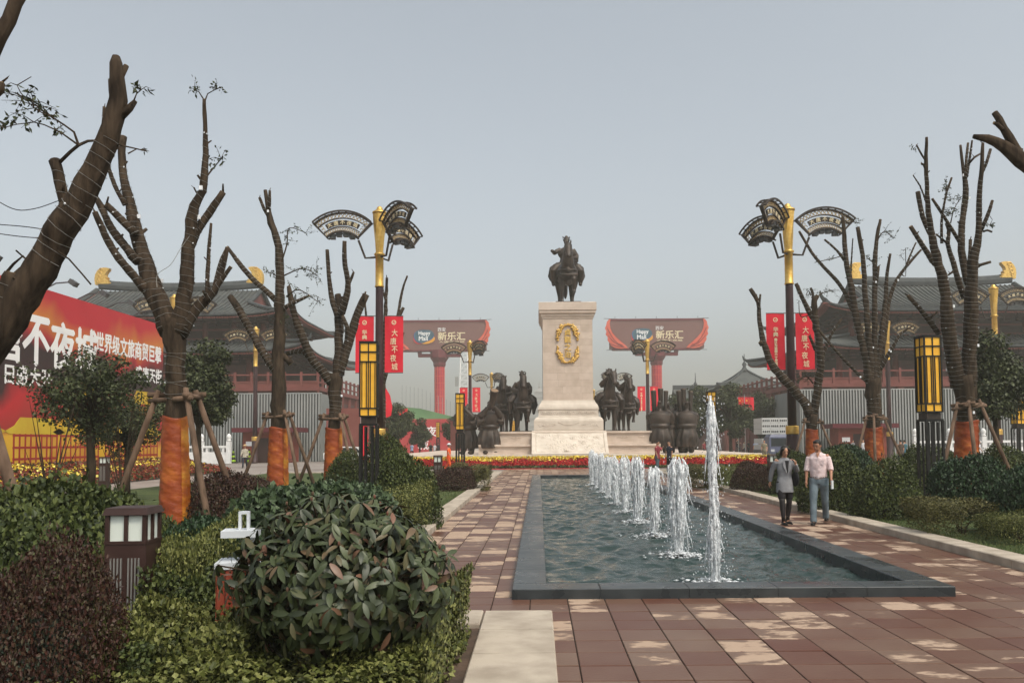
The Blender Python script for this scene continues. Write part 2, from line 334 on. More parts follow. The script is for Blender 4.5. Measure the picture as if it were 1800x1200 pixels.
def paver_mat():
    m = bpy.data.materials.new('red_brown_paver'); m.use_nodes = True; nt = m.node_tree; N = nt.nodes; L = nt.links
    b = N['Principled BSDF']; b.inputs['Specular IOR Level'].default_value = .2; geo = N.new('ShaderNodeNewGeometry')
    def math_(op, a, c=None, clamp=False):
        n = N.new('ShaderNodeMath'); n.operation = op; n.use_clamp = clamp
        for i, v in enumerate((a, c)):
            if v is None: continue
            if isinstance(v, (int, float)): n.inputs[i].default_value = v
            else: L.new(v, n.inputs[i])
        return n.outputs[0]
    off = N.new('ShaderNodeVectorMath'); off.operation = 'MULTIPLY_ADD'; L.new(geo.outputs['Position'], off.inputs[0])
    off.inputs[1].default_value = (2.5, 2.5, 0); off.inputs[2].default_value = (0.5, 0.0, 0)
    fl = N.new('ShaderNodeVectorMath'); fl.operation = 'FLOOR'; L.new(off.outputs[0], fl.inputs[0])
    fr = N.new('ShaderNodeVectorMath'); fr.operation = 'FRACTION'; L.new(off.outputs[0], fr.inputs[0])
    wn_ = N.new('ShaderNodeTexWhiteNoise'); wn_.noise_dimensions = '2D'; L.new(fl.outputs[0], wn_.inputs['Vector'])
    sep = N.new('ShaderNodeSeparateXYZ'); L.new(fr.outputs[0], sep.inputs[0])
    big = N.new('ShaderNodeTexNoise'); big.inputs['Scale'].default_value = 0.33; big.inputs['Detail'].default_value = 1; L.new(geo.outputs['Position'], big.inputs['Vector'])
    shf = N.new('ShaderNodeVectorMath'); shf.operation = 'MULTIPLY_ADD'; L.new(wn_.outputs['Color'], shf.inputs[0]); shf.inputs[1].default_value = (.35, .35, 0); L.new(geo.outputs['Position'], shf.inputs[2])
    mp = N.new('ShaderNodeMapping'); mp.inputs['Scale'].default_value = (3.2, 6.6, 1); L.new(shf.outputs[0], mp.inputs['Vector'])
    fine = N.new('ShaderNodeTexNoise'); fine.inputs['Scale'].default_value = 1.0; fine.inputs['Detail'].default_value = 9; fine.inputs['Roughness'].default_value = 0.62; L.new(mp.outputs[0], fine.inputs['Vector'])
    ex = math_('POWER', math_('ABSOLUTE', math_('SUBTRACT', sep.outputs[0], 0.5)), 3.0)
    ey = math_('POWER', math_('ABSOLUTE', math_('SUBTRACT', sep.outputs[1], 0.42)), 2.2)
    edge = math_('ADD', math_('MULTIPLY', ex, .6), math_('MULTIPLY', ey, .45))
    s = math_('ADD', math_('MULTIPLY', wn_.outputs['Value'], 0.55), math_('MULTIPLY', fine.outputs['Fac'], 0.85))
    s = math_('ADD', s, math_('MULTIPLY', big.outputs['Fac'], 0.55))
    s = math_('SUBTRACT', s, edge); sx_ = N.new('ShaderNodeSeparateXYZ'); L.new(geo.outputs['Position'], sx_.inputs[0]); dry = N.new('ShaderNodeMapRange'); dry.inputs['From Min'].default_value = -2.3; dry.inputs['From Max'].default_value = -2.5; dry.inputs['To Max'].default_value = .10; L.new(sx_.outputs[0], dry.inputs['Value'])
    far_ = N.new('ShaderNodeMapRange'); far_.inputs['From Min'].default_value = 9; far_.inputs['From Max'].default_value = 13; far_.inputs['To Max'].default_value = .05; L.new(sx_.outputs[1], far_.inputs['Value']); s = math_('ADD', math_('ADD', s, dry.outputs[0]), far_.outputs[0])
    mr = N.new('ShaderNodeMapRange'); mr.inputs['From Min'].default_value = 1.115; mr.inputs['From Max'].default_value = 1.175; L.new(s, mr.inputs['Value'])
    tone = N.new('ShaderNodeTexNoise'); tone.inputs['Scale'].default_value = 1.7; tone.inputs['Detail'].default_value = 6; L.new(geo.outputs['Position'], tone.inputs['Vector'])
    rp = N.new('ShaderNodeValToRGB'); rp.color_ramp.elements[0].position = 0.25; rp.color_ramp.elements[1].position = 0.8
    rp.color_ramp.elements[0].color = (0.096, 0.037, 0.023, 1); rp.color_ramp.elements[1].color = (0.145, 0.088, 0.060, 1)
    mixv = math_('ADD', math_('MULTIPLY', tone.outputs['Fac'], 0.62), math_('MULTIPLY', wn_.outputs['Value'], 0.5)); L.new(mixv, rp.inputs['Fac'])
    mx = N.new('ShaderNodeMix'); mx.data_type = 'RGBA'; L.new(mr.outputs[0], mx.inputs['Factor']); L.new(rp.outputs['Color'], mx.inputs['A'])
    mx.inputs['B'].default_value = (0.36, 0.26, 0.19, 1); L.new(mx.outputs['Result'], b.inputs['Base Color'])
    ro = N.new('ShaderNodeMapRange'); ro.inputs['To Min'].default_value = 0.38; ro.inputs['To Max'].default_value = 0.85; L.new(mr.outputs[0], ro.inputs['Value']); L.new(ro.outputs[0], b.inputs['Roughness'])
    nz = N.new('ShaderNodeTexNoise'); nz.inputs['Scale'].default_value = 35; nz.inputs['Detail'].default_value = 6; L.new(geo.outputs['Position'], nz.inputs['Vector'])
    bp = N.new('ShaderNodeBump'); bp.inputs['Strength'].default_value = 0.18; bp.inputs['Distance'].default_value = 0.01; L.new(nz.outputs['Fac'], bp.inputs['Height']); L.new(bp.outputs['Normal'], b.inputs['Normal'])
    return m
M['paver'] = paver_mat()
M['joint'] = mat('paving_joint', (0.022, 0.014, 0.010), 0.95, col2=(0.045, 0.03, 0.022), scale=4)
path = MB()
for q in ((-4.12, -2.3, 2.0, 53), (2.3, 4.12, 2.0, 53), (-2.3, 2.3, 2.0, 9.2), (-2.3, 2.3, 39.9, 53)): path.bb(*q, -0.028, -0.012)
path = structure(path.build('path', M['joint']))
T = 0.4
def paver_mb(x, y, mb, r):
    h = 0.1945; z = r.uniform(-0.0018, 0.0018); t = [z + r.uniform(-0.0012, 0.0012) for _ in range(4)]; k = 0.005
    q = ((-1, -1), (1, -1), (1, 1), (-1, 1))
    vs = [(x + a * h, y + b * h, -0.02) for a, b in q] + [(x + a * h, y + b * h, t[i] - 0.003) for i, (a, b) in enumerate(q)] + [(x + a * (h - k), y + b * (h - k), t[i]) for i, (a, b) in enumerate(q)]
    fs = [(8, 9, 10, 11)]
    for i in range(4):
        j = (i + 1) % 4; fs += [(i, j, 4 + j, 4 + i), (4 + i, 4 + j, 8 + j, 8 + i)]
    mb.add(vs, fs)
tmesh = []
for k in range(6):
    mb = MB(); paver_mb(0, 0, mb, rnd); tmesh.append(mb.mesh('paver', M['paver']))
cand = []; rest = MB()
for j in range(12, 132):
    for i in range(-10, 11):
        x, y = i * T, (j + 0.5) * T
        if abs(x) < 2.2 and 9.2 < y < 39.9: continue
        if y < 7.9 and x < -2.15: continue
        px = 946 + (x + 2.1) * FPX / y; py = 776 + 1.7 * FPX / y
        vis = -30 < px < 1830 and py < 1230 and y > 5.4 and not (px < 790)
        cand.append(((1 if vis else 0) / (y * y * y), x, y))
cand.sort(reverse=True)
for k, (s, x, y) in enumerate(cand):
    if k < 290 and s > 0: link('paver', tmesh[k % 6], path, (x, y, 0))
    else: paver_mb(x, y, rest, rnd)
stuff(rest.build('paver_field', M['paver'], path))

lawnL = structure(MB().bb(-17.0, -4.48, 9.2, 47, -0.06, 0.07).build('lawn', M['lawn']))
lawnR = structure(MB().bb(4.48, 17.0, 2.0, 47, -0.06, 0.07).build('lawn', M['lawn']))
bedN = structure(MB().bb(-16.0, -2.62, -3, 7.42, -0.06, 0.06).build('planting_bed', M['soil']))
def kerb_run(parent, x0, x1, y0, y1, z1, axis='y', step=1.0, r=rnd):
    a, b = (y0, y1) if axis == 'y' else (x0, x1); t = a
    while t < b - 0.05:
        e = min(t + step, b); g_ = 0.004; dz = r.uniform(-0.002, 0.002); c = 0.012
        if axis == 'y': X0, X1, Y0, Y1 = x0, x1, t + g_, e - g_
        else: X0, X1, Y0, Y1 = t + g_, e - g_, y0, y1
        mb = MB(); z = z1 + dz
        vs = [(X0, Y0, -0.04), (X1, Y0, -0.04), (X1, Y1, -0.04), (X0, Y1, -0.04), (X0, Y0, z - c), (X1, Y0, z - c), (X1, Y1, z - c), (X0, Y1, z - c), (X0 + c, Y0 + .003, z), (X1 - c, Y0 + .003, z), (X1 - c, Y1 - .003, z), (X0 + c, Y1 - .003, z)]
        fs = [(8, 9, 10, 11)]
        for i in range(4):
            j = (i + 1) % 4; fs += [(i, j, 4 + j, 4 + i), (4 + i, 4 + j, 8 + j, 8 + i)]
        mb.add(vs, fs).build('kerb_stone', M['kerb'], parent); t = e
kerb_run(lawnL, -4.5, -4.1, 9.0, 45.5, 0.12)
kerb_run(lawnR, 4.1, 4.5, 5.0, 45.5, 0.12)
kerb_run(bedN, -2.62, -1.98, 4.0, 8.02, 0.10, step=0.8)
kerb_run(bedN, -9.0, -2.63, 7.44, 8.02, 0.10, axis='x', step=0.8)
kerb_run(lawnL, -17.0, -4.51, 45.5, 45.9, 0.12, axis='x')
kerb_run(lawnR, 4.51, 17.0, 45.5, 45.9, 0.12, axis='x')

# ---------------------------------------------------------------- pool
X0, X1, Y0, Y1 = -2.4, 2.4, 9.07, 40.05; RW = 0.38; RH = 0.11; WZ = -0.035
M['poolwall'] = mat('pool_wall', (0.02, 0.025, 0.027), 0.5, col2=(0.035, 0.042, 0.045), scale=2)
pool = thing('fountain_pool', 'long rectangular pool edged in polished dark granite on the paved axis', 'pool', (0, Y0, 0))
pw = MB()
for (a, b, c, d) in ((X0, X1, Y0 + .02, Y0 + RW - .02), (X0, X1, Y1 - RW + .02, Y1 - .02), (X0 + .02, X0 + RW - .02, Y0 + RW, Y1 - RW), (X1 - RW + .02, X1 - .02, Y0 + RW, Y1 - RW)):
    pw.bb(a, b, c - Y0, d - Y0, -0.5, RH - 0.03)
pw.bb(X0 + .1, X1 - .1, 0.1, Y1 - Y0 - .1, -0.6, -0.5)
pw.build('basin', M['poolwall'], pool)
def slab(x0, x1, y0, y1, zb, zt, parent, name, m):
    c = 0.008; mb = MB(); vs = []
    for z, k in ((zb, 0), (zt - c, 0), (zt, c)):
        vs += [(x0 + k, y0 + k, z), (x1 - k, y0 + k, z), (x1 - k, y1 - k, z), (x0 + k, y1 - k, z)]
    fs = [(8, 9, 10, 11), (3, 2, 1, 0)]
    for q in (0, 4):
        for i in range(4):
            j = (i + 1) % 4; fs.append((q + i, q + j, q + 4 + j, q + 4 + i))
    return mb.add(vs, fs).build(name, m, parent)
n = 5
for i in range(n):                                               # front and back coping
    a = X0 + (X1 - X0) * i / n; b = X0 + (X1 - X0) * (i + 1) / n
    slab(a + .002, b - .002, 0, RW, -0.03, RH + rnd.uniform(-.001, .001), pool, 'coping_slab', M['granite'])
    slab(a + .002, b - .002, Y1 - Y0 - RW, Y1 - Y0, -0.03, RH, pool, 'coping_slab', M['granite'])
n = 30; L_ = (Y1 - Y0 - 2 * RW) / n
for i in range(n):
    for a, b in ((X0, X0 + RW), (X1 - RW, X1)):
        slab(a, b, RW + i * L_ + .002, RW + (i + 1) * L_ - .002, -0.10, RH + rnd.uniform(-.001, .001), pool, 'coping_slab', M['granite'])
def water_mat():
    m = bpy.data.materials.new('pool_water'); m.use_nodes = True; nt = m.node_tree; b = nt.nodes['Principled BSDF']
    b.inputs['Base Color'].default_value = (0.018, 0.034, 0.030, 1); b.inputs['Specular IOR Level'].default_value = .36; b.inputs['Roughness'].default_value = 0.05; b.inputs['IOR'].default_value = 1.33
    geo = nt.nodes.new('ShaderNodeNewGeometry'); mp = nt.nodes.new('ShaderNodeMapping'); mp.inputs['Scale'].default_value = (1, 0.8, 1); nt.links.new(geo.outputs['Position'], mp.inputs['Vector'])
    nz = nt.nodes.new('ShaderNodeTexNoise'); nz.inputs['Scale'].default_value = 9; nz.inputs['Detail'].default_value = 5; nt.links.new(mp.outputs[0], nz.inputs['Vector'])
    bp = nt.nodes.new('ShaderNodeBump'); bp.inputs['Strength'].default_value = 0.7; bp.inputs['Distance'].default_value = 0.05; nt.links.new(nz.outputs['Fac'], bp.inputs['Height']); nt.links.new(bp.outputs['Normal'], b.inputs['Normal'])
    return m
JY = [10.05 + 2.55 * k for k in range(10)]
nx, ny = 90, 640
xs = np.linspace(X0 + RW - .01, X1 - RW + .01, nx + 1); ys = np.linspace(Y0 + RW - .01, Y1 - RW + .01, ny + 1)
GX, GY = np.meshgrid(xs, ys)
Z = np.zeros_like(GX)
for k in range(56):
    lam = nrs.uniform(0.13, 0.7); th = nrs.uniform(0, 2 * math.pi); amp = 0.0052 * lam ** 0.75
    Z += amp * np.sin((GX * math.cos(th) + GY * math.sin(th)) * 2 * math.pi / lam + nrs.uniform(0, 6.28) + 0.9 * np.sin(GX * 2.1 + GY * 1.3 + k))
for jy in JY:
    rr = np.hypot(GX, GY - jy); Z += 0.02 * np.exp(-rr * 1.6) * np.sin(rr * 26)
V = np.stack([GX, GY, Z + WZ], -1).reshape(-1, 3)
I = np.arange((nx + 1) * (ny + 1)).reshape(ny + 1, nx + 1)
F = np.stack([I[:-1, :-1], I[:-1, 1:], I[1:, 1:], I[1:, :-1]], -1).reshape(-1, 4)
structure(link('water', from_np('water', V, F, water_mat(), True)))

# ---------------------------------------------------------------- fountain jets
M['spray'] = mat('aerated_water', (0.72, 0.75, 0.77), 0.25, col2=(0.86, 0.87, 0.88), scale=16, bump=0.8, bscale=45, sss=0.0)
def broken(m):
    nt = m.node_tree; b = nt.nodes['Principled BSDF']; tc = nt.nodes.new('ShaderNodeTexCoord'); mp = nt.nodes.new('ShaderNodeMapping'); mp.inputs['Scale'].default_value = (1, 1, .45)
    nz = nt.nodes.new('ShaderNodeTexNoise'); nz.inputs['Scale'].default_value = 34; nz.inputs['Detail'].default_value = 6; mr = nt.nodes.new('ShaderNodeMapRange'); mr.inputs['From Min'].default_value = .36; mr.inputs['From Max'].default_value = .6; mr.inputs['To Min'].default_value = .12; mr.inputs['To Max'].default_value = .95
    nt.links.new(tc.outputs['Object'], mp.inputs[0]); nt.links.new(mp.outputs[0], nz.inputs['Vector']); nt.links.new(nz.outputs['Fac'], mr.inputs['Value']); nt.links.new(mr.outputs[0], b.inputs['Alpha'])
broken(M['spray'])
M['brass'] = mat('brass_nozzle', (0.16, 0.11, 0.05), 0.5, metal=0.6)
JH = [2.28, 1.5, 1.28, 1.42, 1.40, 1.36, 1.30, 1.36, 1.34, 1.45]
JN = ['nearest and by far the tallest white water jet in the pool', 'second nearest white water jet, a broad falling column', 'third nearest white water jet with a blunt mushroom head', 'fourth nearest white water jet, wide and splashing', 'fifth nearest white water jet in the row', 'fifth white water jet counted from the far end', 'fourth white water jet counted from the far end', 'third white water jet counted from the far end', 'second white water jet counted from the far end', 'farthest slim white water jet before the flower bed']
def octa(mb, c, r):
    x, y, z = c; a, b, d = r if isinstance(r, tuple) else (r, r, r)
    mb.add([(x + a, y, z), (x - a, y, z), (x, y + b, z), (x, y - b, z), (x, y, z + d), (x, y, z - d)], [(0, 2, 4), (2, 1, 4), (1, 3, 4), (3, 0, 4), (2, 0, 5), (1, 2, 5), (3, 1, 5), (0, 3, 5)])
for k, (jy, jh) in enumerate(zip(JY, JH)):
    r = random.Random(100 + k)
    t = thing('fountain_jet', JN[k], 'water jet', (0, jy, WZ), 0, 'water jets along the pool')
    wide = (0.07, 0.125, 0.10, 0.11, 0.11, 0.115, 0.115, 0.105, 0.11, 0.10)[k]; mb = MB(); ph = r.uniform(0, 6)
    def axis_(s): return .02 * math.sin(s * 5 + ph) * s, .02 * math.cos(s * 4 + ph) * s
    def env(s):                                                   # radius of the whole column at a share of its height
        if k == 0: return .024 + wide * (.24 + .12 * math.sin(s * 7 + 1) + .30 * (1 - s))
        if k == 2: return .035 + wide * (.28 + .9 * max(0, (s - .55) / .45) ** 1.5)
        return .035 + wide * (.35 + .65 * s ** .7)
    n = 24                                                        # inner stem
    mb.tube([(*axis_(i / n), jh * .97 * i / n) for i in range(n + 1)], [env(i / n) * .62 * (1 + .10 * math.sin(i * 1.7 + ph) + r.uniform(-.08, .08)) * (1 if i < n - 2 else (n + .6 - i) / 3.2) for i in range(n + 1)], 12, jit=.10, rg=r)
    for i in range(60 if k < 4 else 34):                          # ropes of water that make up the column
        a = r.uniform(0, 6.28); z1 = jh * min(1.0, r.uniform(.45, 1.0) if i % 3 else r.uniform(.85, 1.03)); z0 = z1 * r.uniform(0, .75); m_ = 7; pts = []; rad = []
        tw = r.uniform(-.5, .5); r0 = r.uniform(.012, .03) * (1.0 if k else .85)
        for w in range(m_ + 1):
            u = w / m_; z = z0 + (z1 - z0) * u; s = z / jh; x, y = axis_(s); q = env(min(s, 1)) * (.72 + .2 * math.sin(u * 5 + i)) * (1 if s < .9 else max(.25, 1 - (s - .9) * 5))
            pts.append((x + math.cos(a + tw * u) * q, y + math.sin(a + tw * u) * q, z)); rad.append(r0 * r.uniform(.55, 1.2) * (.35 if w in (0, m_) else 1))
        mb.tube(pts, rad, 6)
    mb.build('column', M['spray'], t, True)
    mb = MB()                                                    # ragged threads falling back and thrown drops
    for i in range(40 if k < 4 else 16):
        a = r.uniform(0, 6.28); z0 = jh * r.uniform(0.3, 0.97); L2 = min(r.uniform(.12, .55), z0); q0 = env(z0 / jh) * r.uniform(.8, 1.1); q1 = q0 + r.uniform(.01, .08)
        pp = [(math.cos(a) * (q0 + (q1 - q0) * u) + r.uniform(-.008, .008), math.sin(a) * (q0 + (q1 - q0) * u), z0 - L2 * u) for u in (0, .25, .5, .75, 1)]
        mb.tube(pp, [r.uniform(.003, .011) for _ in range(4)] + [.002], 5)
    for i in range(520 if k < 2 else 300 if k < 4 else 130):
        a = r.uniform(0, 6.28); z = jh * (r.random() ** 1.25) * 1.0; q = wide * 0.7 + abs(r.gauss(0, 0.10 if k else 0.085)) * (1.25 - 0.65 * z / jh)
        s = r.uniform(.003, .010); octa(mb, (math.cos(a) * q, math.sin(a) * q, max(z, .02)), (s, s, s * r.uniform(1, 2.4)))
    stuff(mb.build('falling_water', M['spray'], t, True))
    mb = MB()                                                    # foam where it falls back
    for i in range(170 if k < 4 else 70):
        a = r.uniform(0, 6.28); q = abs(r.gauss(0, .2)) + .05; s = r.uniform(.008, .035) * (1.2 - min(q, .6)); octa(mb, (math.cos(a) * q * 1.2, math.sin(a) * q, r.uniform(0, .03 + .07 * math.exp(-q * 4))), (s * 1.5, s * 1.5, s * .5))
    stuff(mb.build('foam', M['spray'], t, True))
    MB().lathe([(.045, -.2), (.045, .035), (.032, .05)], (0, 0, 0), 10).build('nozzle', M['brass'], t)

# ---------------------------------------------------------------- stage, flower bank, pedestal
stage = structure(MB().bb(-12.5, 12.5, 54.7, 90, -0.05, 0.84).build('stage', M['stone2']))
for i in range(25): slab(-12.5 + i + .004, -11.5 + i - .004, 54.3, 54.72, 0.70, 0.86, stage, 'edge_stone', M['relief'])
def slope_pt(u): return 52.9 + 1.5 * u, 0.06 + 0.62 * u
fb = thing('flower_bed', 'long sloping bank of red flowers topped by yellow clusters before the monument', 'flower bed', (0, 52.9, 0))
mb = MB(); mb.add([(-13.2, -.1, 0), (13.2, -.1, 0), (13.2, 1.4, .6), (-13.2, 1.4, .6), (-13.2, 1.4, -.03), (13.2, 1.4, -.03)], [(0, 1, 2, 3), (0, 3, 4), (1, 5, 2)]); mb.build('bank', M['soil'], fb)
def flowers(name, n, m, fn, size, parent, rs):
    Pn = np.array([fn(rs) for _ in range(n)], np.float32)
    D = rs.normal(size=(n, 3)); D /= np.linalg.norm(D, axis=1)[:, None]; E = np.cross(D, rs.normal(size=(n, 3))); E /= np.linalg.norm(E, axis=1)[:, None]
    s = (size * rs.uniform(.6, 1.3, n))[:, None]
    V = np.stack([Pn + D * s, Pn + E * s, Pn - D * s, Pn - E * s], 1).reshape(-1, 3); F = np.arange(4 * n).reshape(n, 4)
    return stuff(link(name, from_np(name, V, F, m), parent))
rs = np.random.RandomState(5)
cl = [(rs.uniform(-12.5, 12.5), rs.uniform(.62, .78)) for _ in range(22)]
def f_red(r): u = r.uniform(.12, .78); return (r.uniform(-13, 13), 1.5 * u, .02 + .62 * u + r.uniform(.02, .14))
def f_grn(r): u = r.uniform(-.08, .95) if r.rand() < .5 else r.uniform(-.08, .14); return (r.uniform(-13, 13), 1.5 * u, max(.02, .62 * u) + r.uniform(.02, .12))
def f_yel(r):
    if r.rand() < .55: u = r.uniform(.80, .95); x = r.uniform(-13, 13)
    else:
        c = cl[r.randint(len(cl))]; x = c[0] + r.normal() * .45; u = c[1] + r.normal() * .08
    u = min(u, .97); return (x, 1.5 * u, .02 + .62 * u + r.uniform(.05, .18))
flowers('green_leaves', 6500, M['lf_green'], f_grn, .06, fb, rs)
flowers('red_flowers', 17000, M['fl_red'], f_red, .055, fb, rs)
flowers('yellow_flowers', 6500, M['fl_yel'], f_yel, .06, fb, rs)
tag(MB().bb(-7.5, 4.8, 52.2, 52.78, -.01, .012).build('red_carpet', mat('red_carpet', (.42, .01, .025), .9, col2=(.5, .015, .03), scale=3)), 'strip of bright red carpet laid along the foot of the flower bank', 'carpet')

plat = thing('monument_platform', 'two tiered pale stone platform carrying the horse statues and pedestal', 'platform', (0, 56.2, 0))
for (hx, y0, z0, z1) in ((6.15, 0.0, .84, 1.52), (5.9, .7, 1.52, 2.40)):
    MB().bb(-hx, hx, y0 + .06, 17.0, z0, z1 - .14).build('tier', M['stone'], plat)
    nb = 8
    for i in range(nb):
        a = -hx + 2 * hx * i / nb; b = a + 2 * hx / nb
        slab(a + .004, b - .004, y0 - .06, y0 + .6, z1 - .14, z1, plat, 'cap_stone', M['stone2'])
        slab(a + .004, b - .004, y0 - .02, y0 + .1, z0, z0 + .14, plat, 'base_stone', M['stone2'])
        if abs((a + b) / 2) < 2.0: continue
        c = (a + b) / 2; mb = MB(); rr = random.Random(i)
        for q in range(4):
            cx = c + (q - 1.5) * .22; pts = [(cx + .10 * math.cos(w * .9 + q) * (1 - w / 9), y0 + .05, (z0 + z1) / 2 + .09 * math.sin(w * .9 + q * 2) * (1 - w / 9)) for w in range(8)]
            mb.tube(pts, .014, 5)
        mb.build('carved_scroll', M['stone2'], plat, True)
    MB().bb(-hx, hx, .62 + y0, 17, z1 - .14, z1 - .004).build('deck', M['stone2'], plat)
# carved ramp
mb = MB(); rs = np.random.RandomState(3)
KN = [(rs.uniform(.08, .92), rs.uniform(.12, .88), rs.uniform(.04, .1), rs.uniform(0, 6.28), rs.choice([-1, 1])) for _ in range(46)]
def ramp(u, v):
    x = (-2.55 + 5.1 * u); y = -1.35 + 2.15 * v; z = .86 + 1.56 * v; h = 0
    e = min(u * 5.1, (1 - u) * 5.1, v * 2.6, (1 - v) * 2.6)
    if e > .28:
        for a, b, r_, ph, sg in KN:
            dx, dy = (u - a) * 5.1, (v - b) * 2.6; d = math.hypot(dx, dy) / (r_ * 4.4)
            if d < 1: h += .055 * (1 - d) * (.55 + .45 * math.cos(d * 13 + sg * math.atan2(dy, dx) + ph))
        h += .02 * math.sin(u * 37 + 3 * math.sin(v * 9)) * math.sin(v * 21)
    elif e > .22: h = -.03
    else: h = .03
    return (x, y - h * .6, z + h * .8)
mb.grid(ramp, 170, 80)
mb.add([(-2.55, -1.4, .84), (2.55, -1.4, .84), (2.55, .8, 2.36), (-2.55, .8, 2.36), (2.55, .8, .84), (-2.55, .8, .84)], [(0, 3, 5), (1, 4, 2), (0, 1, 4, 5)])
mb.build('carved_ramp', M['relief'], plat)

ped = thing('monument_pedestal', 'tall pale stone pedestal with gilded wreath and lettering beneath the rider', 'pedestal', (0, 58.0, 2.4))
PD = 6.2
def moulding(prof, name, m, y_off=0.0, d=PD):
    mb = MB(); vs = []; n = len(prof)
    for hw, z in prof:
        yy = hw - 1.75
        vs += [(-hw, -yy, z), (hw, -yy, z), (hw, d + yy, z), (-hw, d + yy, z)]
    fs = [(3, 2, 1, 0), tuple(4 * (n - 1) + k for k in range(4))]
    for i in range(n - 1):
        for k in range(4):
            k2 = (k + 1) % 4; fs.append((4 * i + k, 4 * i + k2, 4 * i + 4 + k2, 4 * i + 4 + k))
    mb.add(vs, fs); return mb.build(name, m, ped)
moulding([(2.36, 0), (2.40, .1), (2.40, .72), (2.36, .84), (2.28, .94), (2.18, .99)], 'plinth', M['relief'])
moulding([(2.12, .99), (2.12, 1.05), (2.08, 1.08), (2.08, 1.5), (2.13, 1.53), (2.13, 1.6)], 'carved_frieze', M['relief'])
moulding([(2.10, 1.6), (2.09, 1.7), (2.02, 1.86), (1.92, 1.98), (1.86, 2.1), (1.84, 2.18)], 'base_moulding', M['relief'])
moulding([(1.70, 2.1), (1.70, 8.0)], 'core', M['joint'])
moulding([(1.78, 7.92), (1.80, 8.02), (1.86, 8.10), (1.86, 8.22), (1.97, 8.3), (1.97, 8.46), (2.03, 8.5), (2.03, 9.02), (2.0, 9.05)], 'cornice', M['stone2'])
mb = MB()
for k in range(18):
    c = -1.85 + 3.7 * k / 17
    mb.tube([(c + .085 * math.cos(w * .8 + (k % 2) * 3.14) * (1 - w / 10), -.345, 1.29 + .13 * math.sin(w * .8 + (k % 2) * 3.14) * (1 - w / 10)) for w in range(9)], .02, 5)
mb.build('frieze_scroll', M['relief'], ped, True)
mb = MB()
zz = [(-.75, .62), (-.6, .62), (-.52, .54), (-.42, .54), (-.36, .44), (.36, .44), (.42, .54), (.52, .54), (.6, .62), (.75, .62)]
mb.tube([(x, -.66, z) for x, z in zz], .022, 5)
for s in (-1, 1):
    for k in range(5): mb.tube([(s * (1.0 + k * .25) + .08 * math.cos(w), -.66, .42 + .1 * math.sin(w + k) + .06 * (k % 2)) for w in range(5)], .018, 5)
mb.build('plinth_scroll', M['relief'], ped, True)
rr = random.Random(4); nc = 12; ch = (7.93 - 2.18) / nc
for c in range(nc):
    z0 = 2.18 + c * ch
    cuts = [-1.75, -1.75 + rr.uniform(.8, 1.5), 1.75 - rr.uniform(.7, 1.3), 1.75]
    for a, b in zip(cuts, cuts[1:]):
        slab(a + .003, b - .003, rr.uniform(0, .006), .3, z0 + .003, z0 + ch - .003, ped, 'stone_block', rr.choice([M['stone'], M['stone2'], M['stone']]))
    ys_ = [.302, .3 + rr.uniform(1.0, 1.9), PD - rr.uniform(1.2, 2), PD]
    for a, b in zip(ys_, ys_[1:]):
        for s in (-1, 1):
            x0, x1 = sorted((s * 1.75, s * 1.5)); slab(x0, x1, a + .003, b - .003, z0 + .003, z0 + ch - .003, ped, 'stone_block', rr.choice([M['stone'], M['stone2'], M['stone']]))
# gilded wreath of leaf scrolls and four characters one below the other
wr = random.Random(9)
for q, (sx, sz) in enumerate(((-1, 1), (1, 1), (-1, -1), (1, -1))):
    mb = MB()
    for k in range(13):
        a = R(8 + 84 * k / 12); fat = .55 + .75 * math.sin(math.pi * min(1, k / 10)) ; cx = sx * .70 * abs(math.cos(a)) ** .8; cz = 6.15 + sz * (.06 + 1.26 * math.sin(a))
        for w in range(5):
            th = wr.uniform(0, 6.28); L2 = wr.uniform(.12, .26) * fat
            p0 = Vector((cx, -.02, cz)); p2 = p0 + Vector((math.cos(th) * L2 * .9, 0, math.sin(th) * L2)); p1 = (p0 + p2) / 2 + Vector((0, -.08, 0))
            mb.tube([p0, p1, p2], [.03, .06 * fat + .01, .012], 6)
    mb.build('gilded_scroll', M['goldleaf'], ped, True)
for k, chx in enumerate('貞觀之治'):
    put_text('gilded_character', text_mesh(chx, .46, .46, .03, .05, m=M['goldleaf']), ped, (0, -.03, 6.95 - k * .52))
